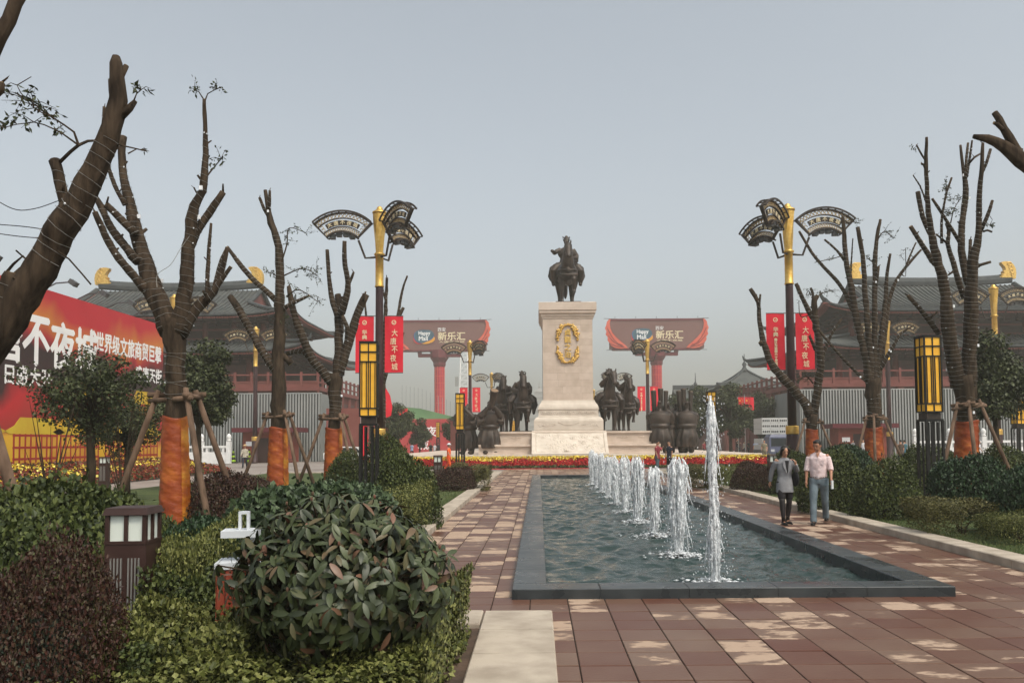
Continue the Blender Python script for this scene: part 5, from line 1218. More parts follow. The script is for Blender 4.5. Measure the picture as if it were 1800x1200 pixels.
balustrade('white marble balustrade in front of the left hoarding', -36.0, -28.9, 72.0, 3); balustrade('white marble balustrade in front of the right hoarding', 29.6, 44, 70.0, 5)

# ---------------------------------------------------------------- two mall billboards on columns
WING = [(0, 0), (.5, .02), (1.0, -.12), (1.6, -.05), (2.3, .15), (2.9, .6), (3.1, 1.1), (3.45, 1.7), (3.4, 2.3), (3.75, 2.9), (3.6, 3.5), (3.85, 4.2), (3.6, 4.9), (3.55, 5.5), (3.2, 6.0), (2.9, 6.05), (3.05, 5.2), (2.95, 4.2), (2.6, 3.2), (2.0, 2.3), (1.2, 1.4), (.4, .6)]
def mall_board(label, x):
    t = thing('column_billboard', label, 'billboard', (x, 180, 0))
    MB().lathe([(1.25, 0), (1.15, .6), (1.1, 1.0), (1.1, 18.2)], seg=12).build('column', M['bbcol'], t)
    mb = MB()
    for z in range(1, 13): mb.lathe([(1.13, z * 1.45), (1.13, z * 1.45 + .08)], seg=12)
    for k in range(12): a = R(15 + 30 * k); mb.box((math.cos(a) * 1.1, math.sin(a) * 1.1, 9.5), (.07, .07, 17.6), a)
    mb.build('column_grid', M['coral'], t)
    mb = MB(); mb.lathe([(1.15, 18.0), (1.35, 18.4), (1.35, 19.0), (2.0, 20.0), (2.0, 21.6)], seg=8); mb.build('capital', M['bbframe'], t)
    mb = MB()
    for s in (-1, 1): mb.bb(*sorted((s * 1.5, s * 4.6)), -.6, .6, 20.2, 20.9); mb.bb(*sorted((s * 3.9, s * 4.7)), -.6, .6, 20.9, 21.7)
    mb.build('bracket_beam', M['bbframe'], t)
    MB().bb(-10.2, 10.2, -1.0, 1.0, 21.7, 27.7).build('panel', M['bbpanel'], t)
    mb = MB(); mb.bb(-10.3, 10.3, -1.1, 1.1, 27.7, 28.15); mb.bb(-9.6, 9.6, -1.1, 1.1, 21.4, 21.7)
    mb.build('frame', M['bbframe'], t)
    mb = MB()
    for s in (-1, 1): mb.tube([(s * 8.5, -.5, 28.2), (s * 11.4, -.5, 28.3)], .06, 5); mb.tube([(s * 8.5, -.5, 21.5), (s * 10.9, -.5, 21.4)], .06, 5)
    for x_ in (-9, -4.5, 0, 4.5, 9): mb.tube([(x_, -.8, 28.1), (x_, -.8, 28.7)], .05, 5)
    mb.build('rigging', M['fangrey'], t)
    for s in (-1, 1):
        w = bpy.data.objects.new('x', None) ; bpy.data.objects.remove(w)
        pp = [(s * q[0] * 1.28, q[1] * 1.04) for q in WING]
        if s < 0: pp = pp[::-1]
        wing = MB().prism(pp, (s * 6.3, -1.14, 21.75), (1, 0, 0), (0, 0, 1), .3).build('wing', M['coral'], t)
        mb = MB()
        for k in range(3): mb.tube([(s * (6.3 + .8 + k * .2 + u * 3.2), -1.32, 22.0 + k * .22 + (.5 + k * .9) * u * u * 1.6) for u in np.linspace(0, 1, 8)], .06, 4)
        mb.build('feather_line', M['bbframe'], wing)
    # logo blob and lettering
    def blob(name, m, sx, sz, ox, oz, y, ph):
        poly = []
        for i in range(28):
            a = 2 * math.pi * i / 28; r_ = 1 + .16 * math.sin(2 * a + ph) + .08 * math.sin(3 * a + 1); poly.append((ox + sx * r_ * math.cos(a), oz + sz * r_ * math.sin(a)))
        MB().prism(poly, (0, y, 0), (1, 0, 0), (0, 0, 1), .06).build(name, m, t)
    blob('logo_shape', M['redp'], 1.75, 1.35, -3.75, 24.35, -1.06, .5); blob('logo_shape', M['orangep'], 1.8, 1.3, -3.0, 24.15, -1.12, 2.2); blob('logo_shape', M['bluep'], 1.9, 1.6, -3.35, 24.65, -1.18, 1.2); blob('logo_shape', M['teal'], 1.85, 1.55, -3.3, 24.75, -1.24, 1.0)
    put_text('lettering', text_mesh('Happy', 1.05, 2.5, .03, m=M['white']), t, (-3.1, -1.29, 25.2)); put_text('lettering', text_mesh('Mall', .95, 1.9, .03, m=M['white']), t, (-3.35, -1.29, 24.15))
    put_text('lettering', text_mesh('西安', .85, 1.7, .01, m=M['white']), t, (.6, -1.05, 26.1)); put_text('lettering', text_mesh('新乐汇', 1.75, 5.9, .022, m=M['cream']), t, (2.75, -1.05, 24.65))
    put_text('lettering', text_mesh('大唐不夜城', .42, 5.6, .01, m=M['cream']), t, (2.75, -1.05, 23.4))
mall_board('maroon billboard with coral wings on a red column, left of the monument', -23.5); mall_board('maroon billboard with coral wings on a red column, right of the monument', 23.7)

# ---------------------------------------------------------------- big printed hoarding on the left
def print_mat():
    m = bpy.data.materials.new('printed_hoarding'); m.use_nodes = True; nt = m.node_tree; N = nt.nodes; L = nt.links; b = N['Principled BSDF']; b.inputs['Roughness'].default_value = .55
    tc = N.new('ShaderNodeTexCoord'); sp = N.new('ShaderNodeSeparateXYZ'); L.new(tc.outputs['Object'], sp.inputs[0])
    nz = N.new('ShaderNodeTexNoise'); nz.inputs['Scale'].default_value = .19; nz.inputs['Detail'].default_value = 3; nz.inputs['Distortion'].default_value = .8; L.new(tc.outputs['Object'], nz.inputs['Vector'])
    def ma(op, a, c):
        n = N.new('ShaderNodeMath'); n.operation = op
        for i, v in enumerate((a, c)):
            if isinstance(v, (int, float)): n.inputs[i].default_value = v
            else: L.new(v, n.inputs[i])
        return n.outputs[0]
    h = ma('ADD', ma('DIVIDE', sp.outputs[2], 8.1), ma('MULTIPLY', ma('SUBTRACT', nz.outputs['Fac'], .5), .55)); h = ma('SUBTRACT', ma('ADD', h, ma('MULTIPLY', sp.outputs[1], .001)), .09)
    rp = N.new('ShaderNodeValToRGB'); cr = rp.color_ramp
    st = [(0.0, (.62, .36, .012)), (.2, (.66, .36, .02)), (.26, (.30, .02, .012)), (.40, (.46, .010, .014)), (.50, (.03, .008, .007)), (.66, (.022, .008, .007)), (.75, (.36, .012, .014)), (.86, (.52, .17, .02)), (1.0, (.46, .012, .02))]
    while len(cr.elements) < len(st): cr.elements.new(.5)
    for e, (p_, c_) in zip(cr.elements, st): e.position = p_; e.color = (*c_, 1)
    L.new(h, rp.inputs['Fac']); L.new(rp.outputs['Color'], b.inputs['Base Color']); return m
BX = -24.7
t = thing('advertising_hoarding', 'huge red and gold printed advertising hoarding with white characters on the left', 'billboard', (BX, 25.0, 0))
MB().bb(-.4, 0, 0, 24.9, .7, 8.85).build('printed_sheet', print_mat(), t)
mb = MB()
for i in range(7): mb.bar((-.5, 1 + 3.8 * i, 0), (-.5, 1 + 3.8 * i, 8.6), .14); mb.bar((-.5, 1 + 3.8 * i, 6.5), (-3.0, 1 + 3.8 * i, 0), .1)
mb.build('support_frame', M['fangrey'], t)
for k, c in enumerate('大唐不夜城'):
    if k: put_text('printed_character', text_mesh(c, 2.15, 1.95, .035, m=M['white']), t, (.012, 8.1 + 2.08 * k, 6.4), FACE_PX)
put_text('printed_lettering', text_mesh('世界级文旅商贸巨擘', 1.0, 7.3, .03, m=M['white']), t, (.012, 20.95, 7.0), FACE_PX)
put_text('printed_lettering', text_mesh('盛唐天街', .85, 3.2, .03, m=M['white']), t, (.012, 23.1, 5.72), FACE_PX)
put_text('printed_lettering', text_mesh('日盛大开', .85, 3.4, .03, m=M['white']), t, (.012, 11.8, 4.75), FACE_PX)
yr = mat('print_gold_roof', (.58, .42, .03), .55, col2=(.50, .30, .02), scale=.8); yw = mat('print_gold_wall', (.62, .36, .03), .55, col2=(.5, .22, .02), scale=.7); rl = mat('print_red', (.30, .02, .015), .55)
pr = MB(); pw_ = MB(); pl = MB(); rr = random.Random(3)
def U(y, z): return (y, z)
for (c, w, z0, tiers) in ((7.5, 5.0, .75, 2), (12.4, 4.0, .75, 1), (16.0, 4.2, .75, 2), (19.6, 3.0, .75, 1), (22.6, 4.2, .75, 2)):
    z = z0
    for q in range(tiers):
        ww = w * (1 - .25 * q); h = 1.45 - .25 * q
        pw_.prism([(c - ww * .42, z), (c + ww * .42, z), (c + ww * .42, z + h), (c - ww * .42, z + h)], (.008, 0, 0), (0, 1, 0), (0, 0, 1), .008)
        pr.prism([(c - ww * .56, z + h + .1), (c - ww * .48, z + h), (c + ww * .48, z + h), (c + ww * .56, z + h + .1), (c + ww * .4, z + h + .35), (c + ww * .3, z + h + .72), (c - ww * .3, z + h + .72), (c - ww * .4, z + h + .35)], (.010, 0, 0), (0, 1, 0), (0, 0, 1), .010)
        n = int(ww * 2)
        for i in range(n + 1):
            y = c - ww * .4 + ww * .8 * i / n; pl.prism([(y - .06, z + .05), (y + .06, z + .05), (y + .06, z + h), (y - .06, z + h)], (.011, 0, 0), (0, 1, 0), (0, 0, 1), .006)
        for zz_ in (.3, h * .55, h - .12): pl.prism([(c - ww * .42, z + zz_), (c + ww * .42, z + zz_), (c + ww * .42, z + zz_ + .1), (c - ww * .42, z + zz_ + .1)], (.013, 0, 0), (0, 1, 0), (0, 0, 1), .006)
        z += h + .6
pw_.build('printed_palace_wall', yw, t); pr.build('printed_palace_roof', yr, t); pl.build('printed_palace_lattice', rl, t)
for i in range(9):
    y = 2 + 2.75 * i; f = MB(); f.tube([(-.2, y, 8.85), (.4, y, 9.15), (1.1, y, 9.2)], .035, 5); a = f.build('floodlight_arm', M['fangrey'], t)
    MB().box((1.2, y, 9.15), (.36, .3, .22), 0, 0, .6).build('floodlight', M['fangrey'], a)
# flower bank in front of it
fb2 = thing('flower_bed', 'rust red and yellow flower bank beneath the advertising hoarding', 'flower bed', (-22.6, 37, 0))
MB().add([(1.7, -13, 0), (1.7, 14, 0), (-1.6, 14, .75), (-1.6, -13, .75), (-1.6, 14, -.02), (-1.6, -13, -.02)], [(0, 1, 2, 3), (0, 3, 5), (1, 4, 2)]).build('bank', M['soil'], fb2)
rs = np.random.RandomState(8); cl2 = [(rs.uniform(-12, 13), rs.uniform(.2, .9)) for _ in range(26)]
def fr_(r): u = r.uniform(0, 1); return (1.7 - 3.3 * u, r.uniform(-13, 14), .75 * u + r.uniform(.03, .2))
def fy_(r): c = cl2[r.randint(len(cl2))]; u = min(1, max(0, c[1] + r.normal() * .09)); return (1.7 - 3.3 * u, c[0] + r.normal() * .42, .75 * u + r.uniform(.06, .25))
flowers('green_leaves', 6000, M['lf_green'], fr_, .07, fb2, rs); flowers('rust_flowers', 16000, M['fl_rust'], fr_, .07, fb2, rs); flowers('yellow_flowers', 2600, M['fl_yel'], fy_, .06, fb2, rs)
# ---------------------------------------------------------------- topped street trees wound with light wires
def interp(pts, step):
    """resample a polyline of (Vector, radius) with a Catmull-Rom curve"""
    out = []; n = len(pts)
    for i in range(n - 1):
        p0, p1, p2, p3 = (pts[max(i - 1, 0)], pts[i], pts[i + 1], pts[min(i + 2, n - 1)])
        L2 = (p2[0] - p1[0]).length; k = max(1, int(L2 / step))
        for j in range(k):
            u = j / k; a = p1[0]; b = p2[0]; m1 = (p2[0] - p0[0]) * .5; m2 = (p3[0] - p1[0]) * .5
            h = (2 * u ** 3 - 3 * u ** 2 + 1); out.append((a * h + m1 * (u ** 3 - 2 * u ** 2 + u) + b * (-2 * u ** 3 + 3 * u ** 2) + m2 * (u ** 3 - u ** 2), p1[1] + (p2[1] - p1[1]) * u))
    out.append(pts[-1]); return out
def leaf_quads(Pn, D, Nn, L2, W, fold=.25):
    """one bent diamond leaf at every point: axis D, face normal Nn"""
    S = np.cross(D, Nn); S /= np.maximum(np.linalg.norm(S, axis=1), 1e-6)[:, None]; L2 = L2[:, None]; W = W[:, None]
    b = Pn; t = Pn + D * L2; m1 = Pn + D * L2 * .45 + S * W + Nn * W * fold; m2 = Pn + D * L2 * .45 - S * W + Nn * W * fold
    V = np.stack([b, m1, t, m2], 1).reshape(-1, 3); n = len(Pn); I = np.arange(n)[:, None] * 4
    F = np.concatenate([I + np.array([[0, 1, 2]]), I + np.array([[0, 2, 3]])], 1).reshape(-1, 3)
    return V, F
def unit(a): return a / np.maximum(np.linalg.norm(a, axis=1), 1e-6)[:, None]
def tree(label, Y, base, limbs, seed, twigs=(), wrap=True, wire=True, crop=None, bar_py=None, name='pollarded_tree'):
    """limbs: lists of (px, py, width px[, metres nearer/farther]); the first is the trunk"""
    r = random.Random(seed); b0 = P(base[0], base[1], Y); org = Vector((b0.x, Y, 0)); k = Y / FPX
    t = thing(name, label, 'tree', org, 0, 'topped street trees')
    rings = []; trunk_top = None
    for li, lm in enumerate(limbs):
        drift = r.uniform(-.22, .22) if li else 0; pts = []; acc = 0
        for i, q in enumerate(lm):
            if i: acc += math.hypot(q[0] - lm[i - 1][0], q[1] - lm[i - 1][1]) * k
            dy = q[3] if len(q) > 3 else drift * acc
            pts.append((P(q[0], q[1], Y + dy) - org, q[2] * k / 2 * (.94 if li else (.88 if Y < 10 else .97))))
        if li == 0: pts.insert(0, (Vector((pts[0][0].x, pts[0][0].y, -.05)), pts[0][1] * 1.12))
        pts = interp(pts, .13 if Y < 15 else .22)
        for i in range(1, len(pts) - 1): pts[i] = (pts[i][0] + Vector((r.uniform(-1, 1), r.uniform(-1, 1), 0)) * pts[i][1] * .14, pts[i][1] * r.uniform(.93, 1.1))
        rings.append(pts)
    mb = MB(); ends = MB()
    for li, pts in enumerate(rings):
        sg_ = 26 if li == 0 or Y < 15 else 12; n0 = len(mb.v); mb.tube([p for p, _ in pts], [q for _, q in pts], sg_, jit=.025, rg=r)
        rid = [r.uniform(-.09, .09) for _ in range(sg_)]                # furrows running up the bark, breaking now and then
        for i in range(len(pts)):
            if i % 3 == 0: rid = [.7 * a_ + r.uniform(-.045, .045) for a_ in rid]
            for k_ in range(sg_):
                v_ = Vector(mb.v[n0 + i * sg_ + k_]); mb.v[n0 + i * sg_ + k_] = tuple(pts[i][0] + (v_ - pts[i][0]) * (1 + rid[k_]))
        if li:
            p, q = pts[-1]; d = (p - pts[-2][0]).normalized(); ends.tube([p - d * .002, p + d * .006], q * .9, 9)
            for c in range(max(1, len(pts) // 5)):                 # pruning stubs
                i = r.randrange(1, len(pts)); a = r.uniform(0, 6.28); d2 = Vector((math.cos(a), math.sin(a) * .6, .8)).normalized(); mb.tube([pts[i][0], pts[i][0] + d2 * (pts[i][1] + r.uniform(.03, .10))], [pts[i][1] * .42, pts[i][1] * .26], 6)
    mb.build('trunk', M['bark'], t, True)
    if ends.v: ends.build('cut_end', M['barkend'], t)
    if wire:
        wb = MB(); bl = MB()
        for li, pts in enumerate(rings):
            acc = [0]
            for i in range(1, len(pts)): acc.append(acc[-1] + (pts[i][0] - pts[i - 1][0]).length)
            if acc[-1] < .5: continue
            s = .0 if li else max(0, acc[-1] * .62); line = []; ph = r.uniform(0, 6); pitch = .11 * (1 + .2 * r.random()) * max(1, Y / 22)
            while s < acc[-1] * .86:
                i = max(j for j in range(len(acc)) if acc[j] <= s); i = min(i, len(pts) - 2); u = (s - acc[i]) / max(acc[i + 1] - acc[i], 1e-5)
                c = pts[i][0].lerp(pts[i + 1][0], u); rad = (pts[i][1] + (pts[i + 1][1] - pts[i][1]) * u) * 1.1 + .006; d = (pts[i + 1][0] - pts[i][0]).normalized()
                sd = d.cross(Vector((0, 1, 0))).normalized(); up = sd.cross(d); a = ph + s / pitch * 6.28 + .5 * math.sin(s * 9)
                line.append(c + sd * math.cos(a) * rad + up * math.sin(a) * rad)
                if r.random() < .035: octa(bl, line[-1], .016)
                if r.random() < .006: bl.box(line[-1], (.05, .04, .07))
                s += pitch / 7
            if len(line) > 3: wb.tube(line, .0035 * max(1, Y / 16), 3, caps=False)
        if wb.v: wb.build('light_wire', M['wire'], t)
        if bl.v: stuff(bl.build('light_bulbs', M['bulb'], t))
    tw = MB(); LP = []
    for (pts, n, spread) in twigs:                                 # leafy shoots left on the limbs
        v = interp([(P(q[0], q[1], Y + r.uniform(-.15, .15)) - org, q[2] * k / 2) for q in pts], .12); tw.tube([p for p, _ in v], [q for _, q in v], 5)
        for i in range(n):
            j = r.randrange(len(v) // 3, len(v)) if len(v) > 3 else len(v) - 1
            c = v[j][0]; e = c + Vector((r.gauss(0, spread), r.gauss(0, spread), r.gauss(.02, spread * .8)))
            tw.tube([c, c.lerp(e, .5) + Vector((0, 0, .03)), e], [.006, .004, .002], 4, caps=False)
            for q in range(7): LP.append(c.lerp(e, .3 + .1 * q) + Vector((r.gauss(0, .02), r.gauss(0, .02), r.gauss(0, .02))))
    if LP:
        stuff(tw.build('twigs', M['bark'], t)); A = np.array([tuple(p) for p in LP]); rs_ = np.random.RandomState(seed); n = len(A); D = unit(rs_.normal(size=(n, 3)) + np.array([0, 0, -.3])); Nn = unit(np.cross(D, rs_.normal(size=(n, 3))))
        V, F = leaf_quads(A, D, Nn, rs_.uniform(.05, .09, n), rs_.uniform(.012, .02, n)); stuff(link('leaves', from_np('leaves', V, F, M['lf_tree']), t))
    # orange satin wound round the foot of the trunk
    tr = rings[0]
    if wrap:
        zt = wrap if not isinstance(wrap, bool) else 2.12; mb = MB(); vs = []; fs = []; seg = 36; n = 60
        def at_z(z):
            for (p, q), (p2, q2) in zip(tr, tr[1:]):
                if p.z <= z <= p2.z: u = (z - p.z) / max(p2.z - p.z, 1e-5); return p.lerp(p2, u), q + (q2 - q) * u
            return tr[0]
        ph = [r.uniform(0, 6) for _ in range(5)]; q0 = tr[0][1] * .98; q1 = max(at_z(zt)[1], at_z(zt * .8)[1]); ctop = at_z(zt)[0]
        for i in range(n + 1):
            z = .02 + (zt - .02) * i / n; c = tr[0][0].lerp(ctop, z / zt); q = q0 + (q1 - q0) * i / n
            for m_ in range(seg):
                a = 2 * math.pi * m_ / seg; f = 1.19 + .016 * math.sin(z * 21 + 3 * a + ph[0] + math.sin(z * 3)) + .015 * math.sin(z * 37 + a * 5 + ph[1] + .8 * math.sin(z * 5 + a)) + .010 * math.sin(z * 58 + a * 4 + ph[2]) + (.06 if i in (0, n - 1) else 0)
                vs.append((c.x + math.cos(a) * q * f, c.y + math.sin(a) * q * f, z + .03 * math.sin(a * 2 + ph[3]) * (i / n)))
        for i in range(n):
            for m_ in range(seg): m2 = (m_ + 1) % seg; fs.append((i * seg + m_, i * seg + m2, (i + 1) * seg + m2, (i + 1) * seg + m_))
        mb.add(vs, fs); mb.build('satin_wrap', M['wrap'], t, True)
        gv = []; gs_ = [m_ % seg for m_ in range(-4, 4)]; w_ = len(gs_)      # a golden strip laid over the right side of the wrap
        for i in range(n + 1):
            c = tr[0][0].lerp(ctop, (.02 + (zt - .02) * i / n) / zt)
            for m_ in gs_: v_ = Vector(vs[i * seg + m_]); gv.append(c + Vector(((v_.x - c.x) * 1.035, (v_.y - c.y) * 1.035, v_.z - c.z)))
        MB().add(gv, [(i * w_ + j, i * w_ + j + 1, (i + 1) * w_ + j + 1, (i + 1) * w_ + j) for i in range(n) for j in range(w_ - 1)]).build('golden_strip', M['wrapgold'], t, True)
    return t, org, tr
def support(label, org, tr, zc, rad, seed, ang=(200, 330, 80), foot=1.15, rp=.055):
    """three poles and three cross pieces lashed round a trunk"""
    r = random.Random(seed); t = thing('tree_support', label, 'tree support', org, 0, 'timber tree supports')
    c = min(tr, key=lambda q: abs(q[0].z - zc))[0]; tops = []
    for a in ang:
        a = R(a); tp = Vector((c.x + math.cos(a) * rad, c.y + math.sin(a) * rad, zc + .1 + r.uniform(0, .08))); ft = Vector((c.x + math.cos(a) * (rad + foot), c.y + math.sin(a) * (rad + foot), -.05)); tops.append((tp, ft))
        MB().tube([ft, ft.lerp(tp, .5) + Vector((r.uniform(-.03, .03), r.uniform(-.03, .03), 0)), tp + (tp - ft).normalized() * .12], [rp, rp * .95, rp * .85], 9, jit=.05, rg=r).build('pole', M['prop'], t, True)
    for i in range(3):
        a, b = tops[i][0], tops[(i + 1) % 3][0]; d = (b - a).normalized(); dz = Vector((0, 0, -.06 + .05 * i)); nrm = Vector((d.y, -d.x, 0)) * .02
        MB().tube([a - d * .14 + dz + nrm, (a + b) / 2 + dz + nrm, b + d * .14 + dz + nrm], rp * .85, 9, jit=.05, rg=r).build('cross_pole', M['prop'], t, True)
def Z(a, b, s, pts):                                               # zoomed notes back to picture pixels
    return [(a + p[0] * s, b + p[1] * s, p[2] * s if len(p) > 2 else 8 * s) + tuple(p[3:]) for p in pts]
# left, nearest: the leaning trunk
t1 = tree('thick leaning trunk at the far left, topped high up with a rounded end', 9.0, (-95, 900), [
    [(-100, 900, 84), (-88, 760, 78), (-55, 670, 72), (-10, 595, 68), (40, 520, 63), (80, 450, 58), (115, 390, 54), (155, 325, 46), (188, 250, 40), (204, 200, 34), (207, 150, 28), (206, 112, 25), (204, 99, 14)],
    [(128, 392, 24), (112, 345, 20), (101, 300, 19), (96, 282, 20)], [(10, 575, 44), (16, 530, 36), (22, 490, 34), (24, 482, 30)], [(208, 165, 13), (214, 135, 12), (222, 116, 10)], [(212, 205, 16), (228, 190, 13), (238, 178, 8)], [(196, 240, 14), (183, 262, 7), (181, 225, 6), (184, 190, 5)], [(200, 190, 10), (195, 160, 8), (193, 140, 6)]], 1,
    twigs=[([(100, 290, 7), (138, 255, 6), (170, 247, 4), (215, 256, 3), (258, 266, 2)], 0, .1), ([(138, 255, 5), (130, 232, 4), (90, 205, 3), (45, 172, 2)], 9, .16), ([(90, 205, 3), (60, 190, 2), (30, 150, 2), (55, 135, 1.5)], 8, .13), ([(138, 255, 4), (110, 235, 3), (60, 215, 2), (5, 225, 1.5)], 8, .16), ([(10, 480, 6), (40, 450, 4), (62, 470, 3), (28, 440, 3)], 0, .1), ([(24, 490, 6), (55, 475, 5), (100, 440, 3), (160, 500, 3)], 0, .1), ([(232, 185, 4), (240, 165, 2), (248, 158, 2)], 3, .05)])
support('timber tripod round the leaning trunk at the far left', t1[1], t1[2], 2.2, .42, 3, (-20, 100, 220), 1.0, .062)
tree('trunk of a tree cropped by the top left corner', 7.0, (-330, 950), [[(-330, 950, 70), (-310, 700, 66), (-260, 480, 60), (-180, 320, 52), (-90, 200, 44), (-20, 100, 34), (15, 35, 28), (40, -20, 24), (60, -70, 20)], [(-60, 200, 22), (-20, 175, 18), (2, 158, 14), (2, 146, 12)]], 2, wrap=True, wire=True)
t2 = tree('large forked tree with orange satin foot in front of the hoarding', 14.0, (307, 955), [
    [(307, 955, 44), (307, 880, 40), (308, 760, 35), (308, 660, 33), (307, 600, 38), (307, 560, 52)],
    [(300, 585, 40), (285, 540, 38), (267, 500, 32), (250, 445, 27), (235, 387, 22), (226, 346, 18), (217, 308, 15), (214, 267, 14), (217, 240, 13)],
    [(262, 515, 18), (237, 487, 15), (200, 442, 13), (179, 400, 12), (167, 373, 10)], [(243, 460, 17), (233, 450, 15), (200, 408, 14), (179, 367, 12), (166, 344, 10)], [(240, 412, 15), (225, 398, 14), (187, 360, 12)], [(220, 360, 10), (214, 350, 8), (196, 312, 7), (182, 246, 6), (183, 188, 5)],
    [(314, 585, 36), (322, 540, 28), (328, 490, 25), (333, 420, 22), (341, 362, 17), (357, 335, 14), (361, 270, 10), (359, 175, 6)], [(331, 440, 18), (345, 408, 16), (360, 385, 15), (392, 338, 12)],
    [(312, 590, 30), (330, 562, 24), (346, 542, 20), (375, 512, 15), (390, 479, 10), (399, 435, 7)], [(362, 528, 12), (380, 505, 9), (406, 469, 7)], [(364, 520, 9), (366, 460, 7), (371, 393, 5)], [(358, 335, 6), (345, 338, 4), (341, 330, 3)]], 3,
    twigs=[([(360, 178, 3), (365, 165, 2), (385, 155, 1.5)], 3, .07), ([(360, 178, 3), (350, 162, 2), (342, 158, 1.5)], 5, .06), ([(363, 310, 4), (378, 292, 2), (392, 275, 2)], 6, .09), ([(225, 270, 3), (240, 262, 2), (262, 266, 1)], 1, .05)], wrap=2.16)
support('timber tripod round the large forked left tree', t2[1], t2[2], 2.38, .36, 4, (172, 320, 45), .95)
s2 = (350, 330, .4167)
t3 = tree('tall slender topped tree with leafy sprays, second from the near left', 24.0, (488, 870), [
    Z(*s2, [(330, 1250, 74), (332, 1100, 64), (333, 950, 58), (335, 740, 56), (340, 560, 46), (340, 400, 38), (335, 250, 33), (305, 150, 28), (288, 70, 20), (279, 10, 15)]), Z(*s2, [(292, 110, 18), (298, 60, 14), (298, 12, 11)]), Z(*s2, [(296, 125, 18), (275, 90, 14), (255, 42, 12)]),
    Z(*s2, [(325, 770, 40), (300, 735, 38), (250, 660, 36), (190, 550, 33), (130, 458, 28)]), Z(*s2, [(338, 490, 26), (300, 450, 24), (240, 400, 22), (185, 340, 20), (118, 250, 16)]), Z(*s2, [(118, 255, 15), (95, 300, 14), (60, 420, 12)]), Z(*s2, [(350, 520, 22), (370, 500, 20), (430, 470, 14), (465, 455, 10)]), Z(*s2, [(345, 700, 26), (375, 725, 28), (388, 742, 28)])], 4,
    twigs=[(Z(*s2, [(340, 380, 8), (380, 360, 6), (440, 340, 4), (500, 370, 3)]), 22, .26), (Z(*s2, [(345, 320, 8), (370, 240, 6), (380, 170, 4), (450, 190, 3)]), 16, .2), (Z(*s2, [(370, 460, 8), (420, 430, 5), (500, 480, 3)]), 16, .24), (Z(*s2, [(335, 380, 6), (310, 360, 4), (295, 360, 3)]), 8, .16), (Z(*s2, [(345, 660, 10), (350, 600, 6), (360, 540, 4)]), 16, .14)], wrap=2.16)
support('timber tripod round the slender leafy topped tree at left', t3[1], t3[2], 2.36, .34, 5, (178, 318, 40), .95)
t4 = tree('many armed topped tree with orange foot just left of the amber lantern', 25.5, (587, 870), [
    Z(*s2, [(565, 1250, 66), (567, 1100, 58), (570, 960, 50), (572, 860, 54), (575, 780, 60)]), Z(*s2, [(560, 820, 44), (520, 770, 42), (480, 730, 40), (445, 650, 38), (415, 580, 34), (395, 500, 28), (378, 415, 18)]), Z(*s2, [(470, 720, 26), (440, 690, 22), (400, 690, 20), (370, 700, 18)]),
    Z(*s2, [(585, 800, 46), (590, 700, 42), (590, 600, 42), (592, 520, 44), (585, 450, 28)]), Z(*s2, [(600, 530, 34), (618, 470, 28), (630, 400, 24), (615, 330, 20), (614, 225, 18)]), Z(*s2, [(630, 410, 14), (645, 375, 12), (652, 355, 10)]), Z(*s2, [(585, 545, 26), (565, 485, 23), (550, 400, 18), (540, 262, 16)]), Z(*s2, [(592, 790, 44), (615, 700, 40), (640, 620, 38), (670, 520, 34), (705, 450, 30)]), Z(*s2, [(625, 640, 24), (625, 590, 20), (605, 540, 16)]), Z(*s2, [(690, 480, 12), (698, 455, 8), (702, 438, 8)])], 5, wrap=2.16)
support('timber tripod round the many armed topped left tree', t4[1], t4[2], 2.34, .34, 6, (178, 318, 40), .95)
t5 = tree('topped tree partly hidden behind the left amber lantern and lamp post', 38.0, (667, 830), [
    Z(*s2, [(765, 1200, 46), (766, 1000, 42), (768, 830, 38)]), Z(*s2, [(768, 850, 32), (790, 760, 28), (820, 690, 26), (856, 608, 22)]), Z(*s2, [(775, 800, 26), (795, 700, 24), (825, 600, 20), (845, 540, 16), (862, 505, 14)]), Z(*s2, [(830, 580, 14), (845, 500, 12), (858, 430, 10), (878, 372, 9)]), Z(*s2, [(780, 760, 24), (785, 600, 20), (788, 480, 16), (792, 380, 12)]), Z(*s2, [(788, 480, 10), (775, 430, 9), (767, 380, 8)]), Z(*s2, [(762, 850, 28), (735, 720, 22), (705, 640, 18), (680, 540, 10)]), Z(*s2, [(706, 640, 12), (705, 560, 10), (700, 490, 8)])], 6, wrap=2.1)
s4 = (1250, 340, .4167)
